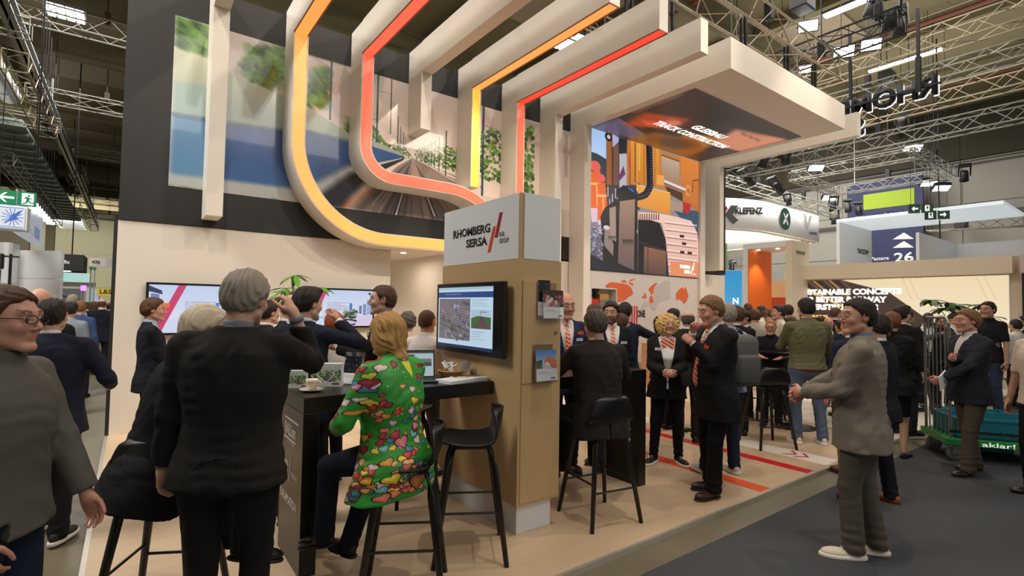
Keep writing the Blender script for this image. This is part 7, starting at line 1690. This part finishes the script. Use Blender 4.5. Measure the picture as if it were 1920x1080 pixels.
# --- left aisle, far
for px, tp_, dp, lb, kw in [
    (137, 550, 9.5, 'grey-haired person in pale blue shirt far down the left aisle', dict(hair=('short', 'grey'), top='shirt', topc=('pale_blue', (176, 190, 206)), face=70)),
    (133, 563, 7.6, 'dark-haired person in grey-blue shirt in the left aisle', dict(hair=('short', 'dark'), top='shirt', topc=('grey_blue', (140, 152, 166)), face=80)),
    (152, 562, 9.0, 'man in blue jacket in the left aisle', dict(hair=('short', 'lightbrown'), top='shirt', topc=('mid_blue', (60, 84, 130)), face=80)),
    (191, 558, 12, 'balding man in dark navy suit from behind far down the left aisle', dict(hair=('fringe', 'brown'), topc=DNAVY, face=88, w=1.15)),
    (163, 565, 14, 'dark-haired person left of the balding man in the far aisle', dict(hair=('short', 'dark'), topc=BLK, face=80)),
    (176, 564, 13, 'brown-haired woman beside the balding man in the far aisle', dict(hair=('bob', 'brown'), topc=BLK, face=100, kind='f')),
    (206, 567, 15, 'far person right next to the white wall edge in the aisle', dict(hair=('short', 'dark'), topc=BLK, face=90)),
    (118, 566, 16, 'far person between the stand wall and the blue shirt', dict(hair=('short', 'dark'), topc=NAVY, face=70))]:
    C_(px, tp_, dp, lb, -.04, lod=2, **kw)
g = gp(118, 1003, -.04); person('man in dark sneakers stepping ahead of the broad man, mostly hidden', g.x-.25, g.y+.45, 95, h=1.7, z=-.04, lod=1, topc=BLK, pants=DJEANS, shoes=('sneaker', (50, 52, 58)), hair=('short', 'dark'))

# ============================================================ things people wear or hold
def backpack(t, off, label, rgb, s_=1.0):
    bpy.context.view_layer.update(); o = thing('backpack', t.matrix_world @ Vector(off), label, 'backpack'); o.rotation_euler = t.rotation_euler; o.scale = (s_, s_, s_)
    m_ = mat('pack_%d' % rgb[0], rgb, .8, bump=.2, bscale=200)
    b = MB(); b.box((-.15, -.17, 0), (.15, 0, .48), .075); b.build('main_bag', m_, o, True); b = MB(); b.box((-.12, -.21, .03), (.12, -.13, .3), .035); b.build('front_pocket', m_, o, True)
    for k in (-1, 1): b = MB(); b.tube([(k*.09, -.01, .05), (k*.1, .02, .3), (k*.1, .06, .5), (k*.1, .16, .53), (k*.1, .22, .45)], .016, 6); b.build('strap', black_g, o, True)
    b = MB(); b.tube([(-.04, -.05, .47), (0, -.05, .52), (.04, -.05, .47)], .01, 6); b.build('carry_handle', black_g, o, True); return o
backpack(P25, (.0, -.14, .93), 'large grey backpack on the back of the blue shirt man', (86, 86, 84), 1.08)
backpack(P1, (.0, -.16, .95), 'black backpack of the man in the grey sweater', (24, 24, 26))
for sx_, fx_, yw in ((.15, 1, -.5), (-.14, -1, .4)):
    text('N', (sx_+fx_*.052, .02, .03), (0, 1*fx_, .0), (0, 0, 1), sign_w, height=.045, parent=P21, name='shoe_emblem', depth=.002, bold=.05)
# name badges and pocket details
def badge(t, off, rz, label, wd=.075):
    bpy.context.view_layer.update(); o = thing('name_badge', t.matrix_world @ Vector(off), label, 'badge'); o.rotation_euler = (0, 0, t.rotation_euler.z+rz)
    b = MB(); b.box((-wd/2, 0, -.014), (wd/2, .004, .014)); b.build('plate', white_c, o); b = MB(); b.box((-wd*.35, .004, -.004), (wd*.35, .0045, .004)); b.build('name_line', gry, o)
badge(P21, (.105, .135, 1.34), -.3, 'white name badge on the black jacket of the curly woman')
badge(P15, (-.12, .125, 1.30), .3, 'white name badge on the navy suit of the bald man')
badge(P17, (-.12, .125, 1.30), .3, 'name badge on the suit of the bearded man')
def cloth_bit(t, off, rz, label, name, cat):
    bpy.context.view_layer.update(); o = thing(name, t.matrix_world @ Vector(off), label, cat); o.rotation_euler = (0, 0, t.rotation_euler.z+rz)
    b = MB(); b.prism([(-.035, 0), (.035, 0), (.04, .03), (.015, .02), (0, .045), (-.015, .02), (-.035, .035)], .008, frame((0, 0, 0), (1, 0, 0), (0, 0, 1))); b.build('folded_cloth', mat('orange_silk', (226, 84, 36), .4), o)
cloth_bit(P24, (-.11, .165, 1.29), .35, 'orange pocket square in the black jacket of the eating man', 'pocket_square', 'pocket square')
cloth_bit(P15, (-.13, .13, 1.35), .3, 'orange pocket square on the bald man in navy', 'pocket_square', 'pocket square')
bpy.context.view_layer.update()
o = thing('neck_scarf', P21.matrix_world @ Vector((0, .06, 1.43)), 'orange knotted scarf around the neck of the curly woman', 'scarf'); o.rotation_euler = P21.rotation_euler
b = MB()
for k in (-1, 1): b.prism([(0, 0), (k*.06, .03), (k*.075, -.01), (k*.05, -.09), (k*.02, -.06)][::k], .012, frame((0, .05, 0), (1, 0, 0), (0, 0, 1)))
b.build('scarf_bow', tie_mat(), o); b = MB(); b.tube([(.066*math.cos(a), -.06+.07*math.sin(a), .03-.02*math.sin(a)) for a in np.linspace(0, 2*PI, 17)], .014, 6, False); b.build('scarf_band', tie_mat(), o, True)
o = thing('neck_scarf', P31.matrix_world @ Vector((0, -.0, 1.47)), 'coral scarf at the neck of the ponytail woman', 'scarf'); b = MB(); b.tube([(.062*math.cos(a), .062*math.sin(a), 0) for a in np.linspace(0, 2*PI, 17)], .016, 6, False); b.build('scarf_band', tie_mat(), o, True)
# booklet of the blazer man
o = thing('booklet', P36.matrix_world @ Vector((-.12, .36, 1.0)), 'white booklet with red print in the hand of the blazer man', 'booklet'); o.rotation_euler = (0, .25, P36.rotation_euler.z+2.3)
c = Cv(120, 90, (230, 224, 224)); c.ell(.6, .5, .16, .22, (196, 50, 50)); c.ell(.58, .5, .08, .12, (90, 60, 80)); c.lines_of_text(.05, .55, .4, .9, 3, (90, 90, 100)); c.rect(.85, .02, .97, .12, (40, 40, 44))
b = MB(); b.box((-.11, .002, -.08), (.11, .012, .08)); b.build('pages', white_c, o); quad('cover', (-.11, 0, -.08), (1, 0, 0), (0, 0, 1), .22, .16, img_mat('booklet_cover', c.a, .4), o, .002)
# beer glass and wine glass
glassm = mat('clear_glass', (245, 245, 245), .03, trans=1, spec=.5)
def glass(p, label, prof, fill=None, fc=None, cat='glass', nm='drinking_glass'):
    o = thing(nm, p, label, cat); b = MB(); b.lathe(prof, 18); b.build('glass_body', glassm, o, True)
    if fill: b = MB(); b.lathe(fill, 18); b.build('drink', fc, o, True)
    return o
beer = mat('beer', (226, 168, 50), .1, trans=.4)
bpy.context.view_layer.update()
glass(P35.matrix_world @ Vector((.06, .33, 1.43)), 'glass of golden beer at the mouth of the bearded man', [(.001, 0), (.03, 0), (.038, .14), (.036, .14), (.028, .01), (.001, .01)], [(.001, .012), (.027, .012), (.033, .09), (.001, .09)], beer)
tl_ = TBL.location
glass((tl_.x-.2, tl_.y-.1, 1.106), 'wine glass with a white straw-like card on the high table', [(.032, 0), (.004, .006), (.004, .09), (.035, .14), (.036, .19), (.028, .22), (.026, .22), (.033, .19), (.03, .14), (.001, .1)], [(.001, .103), (.026, .135), (.028, .15), (.001, .15)], mat('red_wine', (90, 20, 40), .1))
# ============================================================ things on the tables
TT = 1.1005
cup = thing('coffee_cup', gp(585, 733, TT), 'white coffee cup standing on its saucer at the table corner', 'cup'); sau = thing('saucer', gp(587, 737, TT), 'white saucer under the coffee cup at the table corner', 'saucer')
sau.location = (cup.location.x, cup.location.y, TT); cup.location.z = TT+.012
por = mat('porcelain', (236, 224, 200), .2)
b = MB(); b.lathe([(.001, 0), (.04, 0), (.078, .012), (.08, .015), (.045, .008), (.001, .006)], 28); b.build('plate', por, sau, True)
b = MB(); b.lathe([(.001, 0), (.026, 0), (.03, .006), (.041, .05), (.043, .066), (.040, .066), (.037, .048), (.027, .01), (.001, .008)], 28); b.build('cup_body', por, cup, True)
b = MB(); b.tube([(.036, 0, .055), (.06, .0, .055), (.066, 0, .04), (.055, 0, .022), (.034, 0, .018)], .0045, 8); hd = b.build('cup_handle', por, cup, True); hd.rotation_euler = (0, 0, -.9)
b = MB(); b.lathe([(.001, .056), (.038, .056), (.038, .057), (.001, .057)], 20); b.build('milk_foam', mat('milk_foam', (222, 196, 150), .6), cup)
b = MB(); b.tube([(-.03, -.03, .0), (.05, -.055, .004)], .003, 6); b.ball((.058, -.058, .004), (.012, .008, .003), 10, 6); q = b.build('teaspoon', steel, None, True); tag(q, 'small steel teaspoon lying on the saucer', 'spoon'); q.location = (cup.location.x, cup.location.y, TT+.016)
def box_pic(name, kind):
    c = Cv(160, 110, (230, 232, 226))
    c.rect(0, 0, 1, .7, (206, 216, 220), 1, (170, 190, 160)); c.blobs(0, .3, 1, .75, 120, .03, GREENS, .8, kind); c.poly([(.4, .9), (.55, .4), (.6, .4), (.9, .9)], (110, 104, 100)); c.line((.3, 1), (.57, .4), .03, (60, 60, 60)); c.line((.8, 1), (.6, .4), .02, (220, 220, 220)); c.rect(0, .78, 1, 1, (232, 230, 224)); c.rect(.7, .84, .93, .92, (90, 90, 90)); return img_mat(name, c.a, .4)
o = thing('gift_bag', gp(590, 708, TT), 'white paper gift bag with railway picture and rope handle on the table', 'bag'); o.rotation_euler = (0, 0, -.55)
o.location = (gp(612, 725, TT).x, gp(612, 725, TT).y, TT)
b = MB(); b.box((-.11, 0, 0), (.1, .07, .16)); b.build('paper_bag', white_c, o); quad('picture', (-.11, -.001, 0), (1, 0, 0), (0, 0, 1), .21, .16, box_pic('bag_picture', 3), o, .001)
b = MB(); b.tube([(-.05, -.004, .14), (-.06, -.012, .08), (0, -.014, .03), (.05, -.012, .08), (.04, -.004, .14)], .003, 6); b.build('rope_handle', white_c, o)
o = thing('brochure_stack', gp(560, 728, TT), 'white leaflet box with railway picture left of the gift bag', 'leaflet box'); o.rotation_euler = (0, 0, -.5)
b = MB(); b.box((-.07, 0, 0), (.05, .04, .12)); b.build('leaflets', white_c, o); quad('picture', (-.07, -.001, 0), (1, 0, 0), (0, 0, 1), .12, .12, box_pic('box_picture', 5), o, .001)
o = thing('table_display', gp(655, 722, TT), 'clear slanted display with grey city leaflet on the left table', 'display'); o.rotation_euler = (-.25, 0, -.9)
b = MB(); b.box((-.08, .01, 0), (.08, .014, .24)); b.box((-.08, -.05, 0), (.08, .014, .004)); b.build('acrylic_stand', acr, o); quad('leaflet', (-.07, .005, .01), (1, 0, 0), (0, 0, 1), .14, .2, brochure_pic('grey_leaflet', 2), o, .003)
# laptop
lp = thing('laptop', (1.78, 3.6, TT), 'open black laptop showing a map on the table below the monitor', 'laptop'); lp.rotation_euler = (0, 0, -.35)
b = MB(); b.box((-.16, -.12, 0), (.16, .1, .014), .004); b.build('base', black_m, lp)
kb = MB()
for i in range(13):
    for j in range(5): kb.box((-.145+i*.0225, -.05+j*.026, .014), (-.127+i*.0225, -.03+j*.026, .016))
tag(kb.build('keyboard', black_g, lp), kind='stuff')
c = Cv(200, 130, (190, 210, 220)); c.rect(0, 0, 1, .08, (60, 64, 70)); c.rect(.02, .12, .5, .95, (60, 60, 64)); c.blobs(.03, .14, .48, .92, 80, .02, [(84, 84, 88), (44, 46, 50), (110, 106, 110)], .8, 4); c.rect(.6, .3, .95, .6, (110, 120, 124)); c.rect(.6, .45, .95, .6, (60, 66, 66))
M = Matrix.Translation((0, .1, .012)) @ Matrix.Rotation(math.radians(-14), 4, 'X'); b = MB(); b.box((-.16, 0, 0), (.16, .008, .22), .003, M); b.build('lid', black_m, lp)
q = quad('display', M @ Vector((-.15, -.001, .012)), (1, 0, 0), (M.to_3x3() @ Vector((0, 0, 1))), .30, .195, img_mat('laptop_screen', c.a, es=.7), lp, .001)
# basket with wrapped sweets / napkins
bk = thing('wicker_basket', (2.12, 3.66, TT), 'small round wicker basket under the monitor', 'basket')
wick = mat('wicker', (176, 136, 76), .7, bump=.6, bscale=120); b = MB(); b.lathe([(.001, 0), (.07, 0), (.09, .03), (.098, .06), (.092, .06), (.084, .03), (.066, .008), (.001, .008)], 24); b.build('basket_bowl', wick, bk, True)
for k in range(4): b = MB(); b.tube([((.075+.009*k)*math.cos(a), (.075+.009*k)*math.sin(a), .008+.015*k) for a in np.linspace(0, 2*PI, 25)], .006, 5, False); b.build('woven_band', wick, bk, True)
gq = random.Random(4)
for k in range(11):
    o = thing('paper_sachet', (2.12+gq.uniform(-.055, .055), 3.66+gq.uniform(-.055, .055), TT+.05+.006*k), 'white paper-wrapped sachet piled in the wicker basket', 'sachet', 'sachets in the wicker basket'); o.rotation_euler = (gq.uniform(-.6, .6), gq.uniform(-.6, .6), gq.uniform(0, 6))
    b = MB(); b.box((-.045, -.012, 0), (.045, .012, .008), .003); b.build('paper', white_c, o)
for k in range(3):
    o = thing('folded_card', (2.2, 3.6+.02*k, TT+.04), ('front', 'middle', 'rear')[k]+' one of three grey folded cards standing right of the wicker basket', 'card', 'cards in the basket'); o.rotation_euler = (0, .55+.1*k, .3*k); b = MB(); b.box((-.03, -.001, 0), (.03, .001, .1)); b.build('card', mat('pale_card', (190, 186, 180), .6), o)
for k, (x, y, rz, l) in enumerate(((2.02, 3.42, .25, 'white brochure stack lying at the table edge, lowest'), (2.17, 3.46, -.1, 'stack of picture brochures lying right on the table below the monitor'))):
    o = thing('brochure_stack', (x, y, TT), l, 'brochures'); o.rotation_euler = (0, 0, rz)
    for j in range(4): b = MB(); b.box((-.13+.003*j, -.09, .006*j), (.12+.003*j, .09, .006*j+.005)); b.build('brochure', white_c, o)
    if k: quad('cover', (-.12, -.09, .0245), (1, 0, 0), (0, 1, 0), .25, .18, brochure_pic('flat_cover', 0), o, .001)
# right table: display stand and papers
o = thing('table_card_holder', (3.72, 3.42, TT), 'clear card holder with a framed picture on the right table', 'display'); o.rotation_euler = (0, 0, -.5)
b = MB(); b.box((-.05, -.003, 0), (.05, 0, .2)); b.box((-.05, .03, 0), (.05, .033, .2)); b.build('acrylic_stand', acr, o)
c = Cv(80, 140, (60, 50, 52)); c.rect(.05, .05, .95, .4, (180, 150, 150)); c.rect(.1, .45, .9, .85, (232, 228, 226)); c.rect(.2, .5, .8, .8, (90, 70, 66)); c.rect(0, .88, 1, 1, (230, 230, 230)); c.rect(.2, .91, .8, .97, (60, 60, 60))
quad('card', (-.045, -.004, .005), (1, 0, 0), (0, 0, 1), .09, .18, img_mat('card_picture', c.a, .4), o, .001)
o = thing('paper_sheet', (2.9, 3.4, TT), 'white paper lying on the right table near the kiosk', 'paper'); b = MB(); b.box((-.1, -.07, 0), (.1, .07, .003)); b.build('sheet', white_c, o)
o = thing('paper_sheet', (tl_.x-.3, tl_.y-.2, 1.106), 'papers lying on the high table before the blond man', 'paper'); b = MB(); b.box((-.12, -.09, 0), (.12, .09, .004)); b.build('sheet', white_c, o)
# sideboard with bottles at the map wall
sb = thing('wooden_sideboard', (9.6, 7.0, 0), 'low oak sideboard along the map wall', 'sideboard'); b = MB(); b.box((-.6, -.3, 0), (2.0, .3, .95), .01); b.build('cabinet', mat('warm_oak', (196, 140, 92), .5), sb)
for k, x in enumerate((9.15, 9.32)):
    o = thing('wine_bottle', (x, 6.9, .951), ('dark wine bottle on the sideboard, left one', 'dark wine bottle on the sideboard, right one')[k], 'bottle'); b = MB(); b.lathe([(.001, 0), (.037, 0), (.038, .18), (.015, .24), (.014, .31), (.001, .31)], 16); b.build('bottle_glass', mat('bottle_green', (20, 26, 18), .1), o, True)
    b = MB(); b.lathe([(.0385, .05), (.0385, .13)], 16); b.build('paper_label', gry, o, True)
plant((9.9, 6.95, .55), 'small leafy plant on the sideboard', .5, .16, 7, 5, .1, .05, leaf_g, 9, pot=False, stems=2)
# tote bag at the right edge
bpy.context.view_layer.update()
o = thing('tote_bag', P38.matrix_world @ Vector((-.3, .02, .72)), 'black tote bag with white print at the right edge', 'bag'); o.rotation_euler = (0, 0, P38.rotation_euler.z+1.57)
b = MB(); b.box((-.2, -.06, 0), (.2, .06, .36), .03); b.build('bag_body', BGm if False else cloth('black', (28, 27, 28)), o, True); b = MB(); b.tube([(-.12, 0, .34), (-.08, 0, .6), (.08, 0, .6), (.12, 0, .34)], .012, 6); b.build('handle', black_g, o, True)
text('THE', (-.1, -.063, .2), (1, 0, 0), (0, 0, 1), sign_w, width=.2, parent=o)
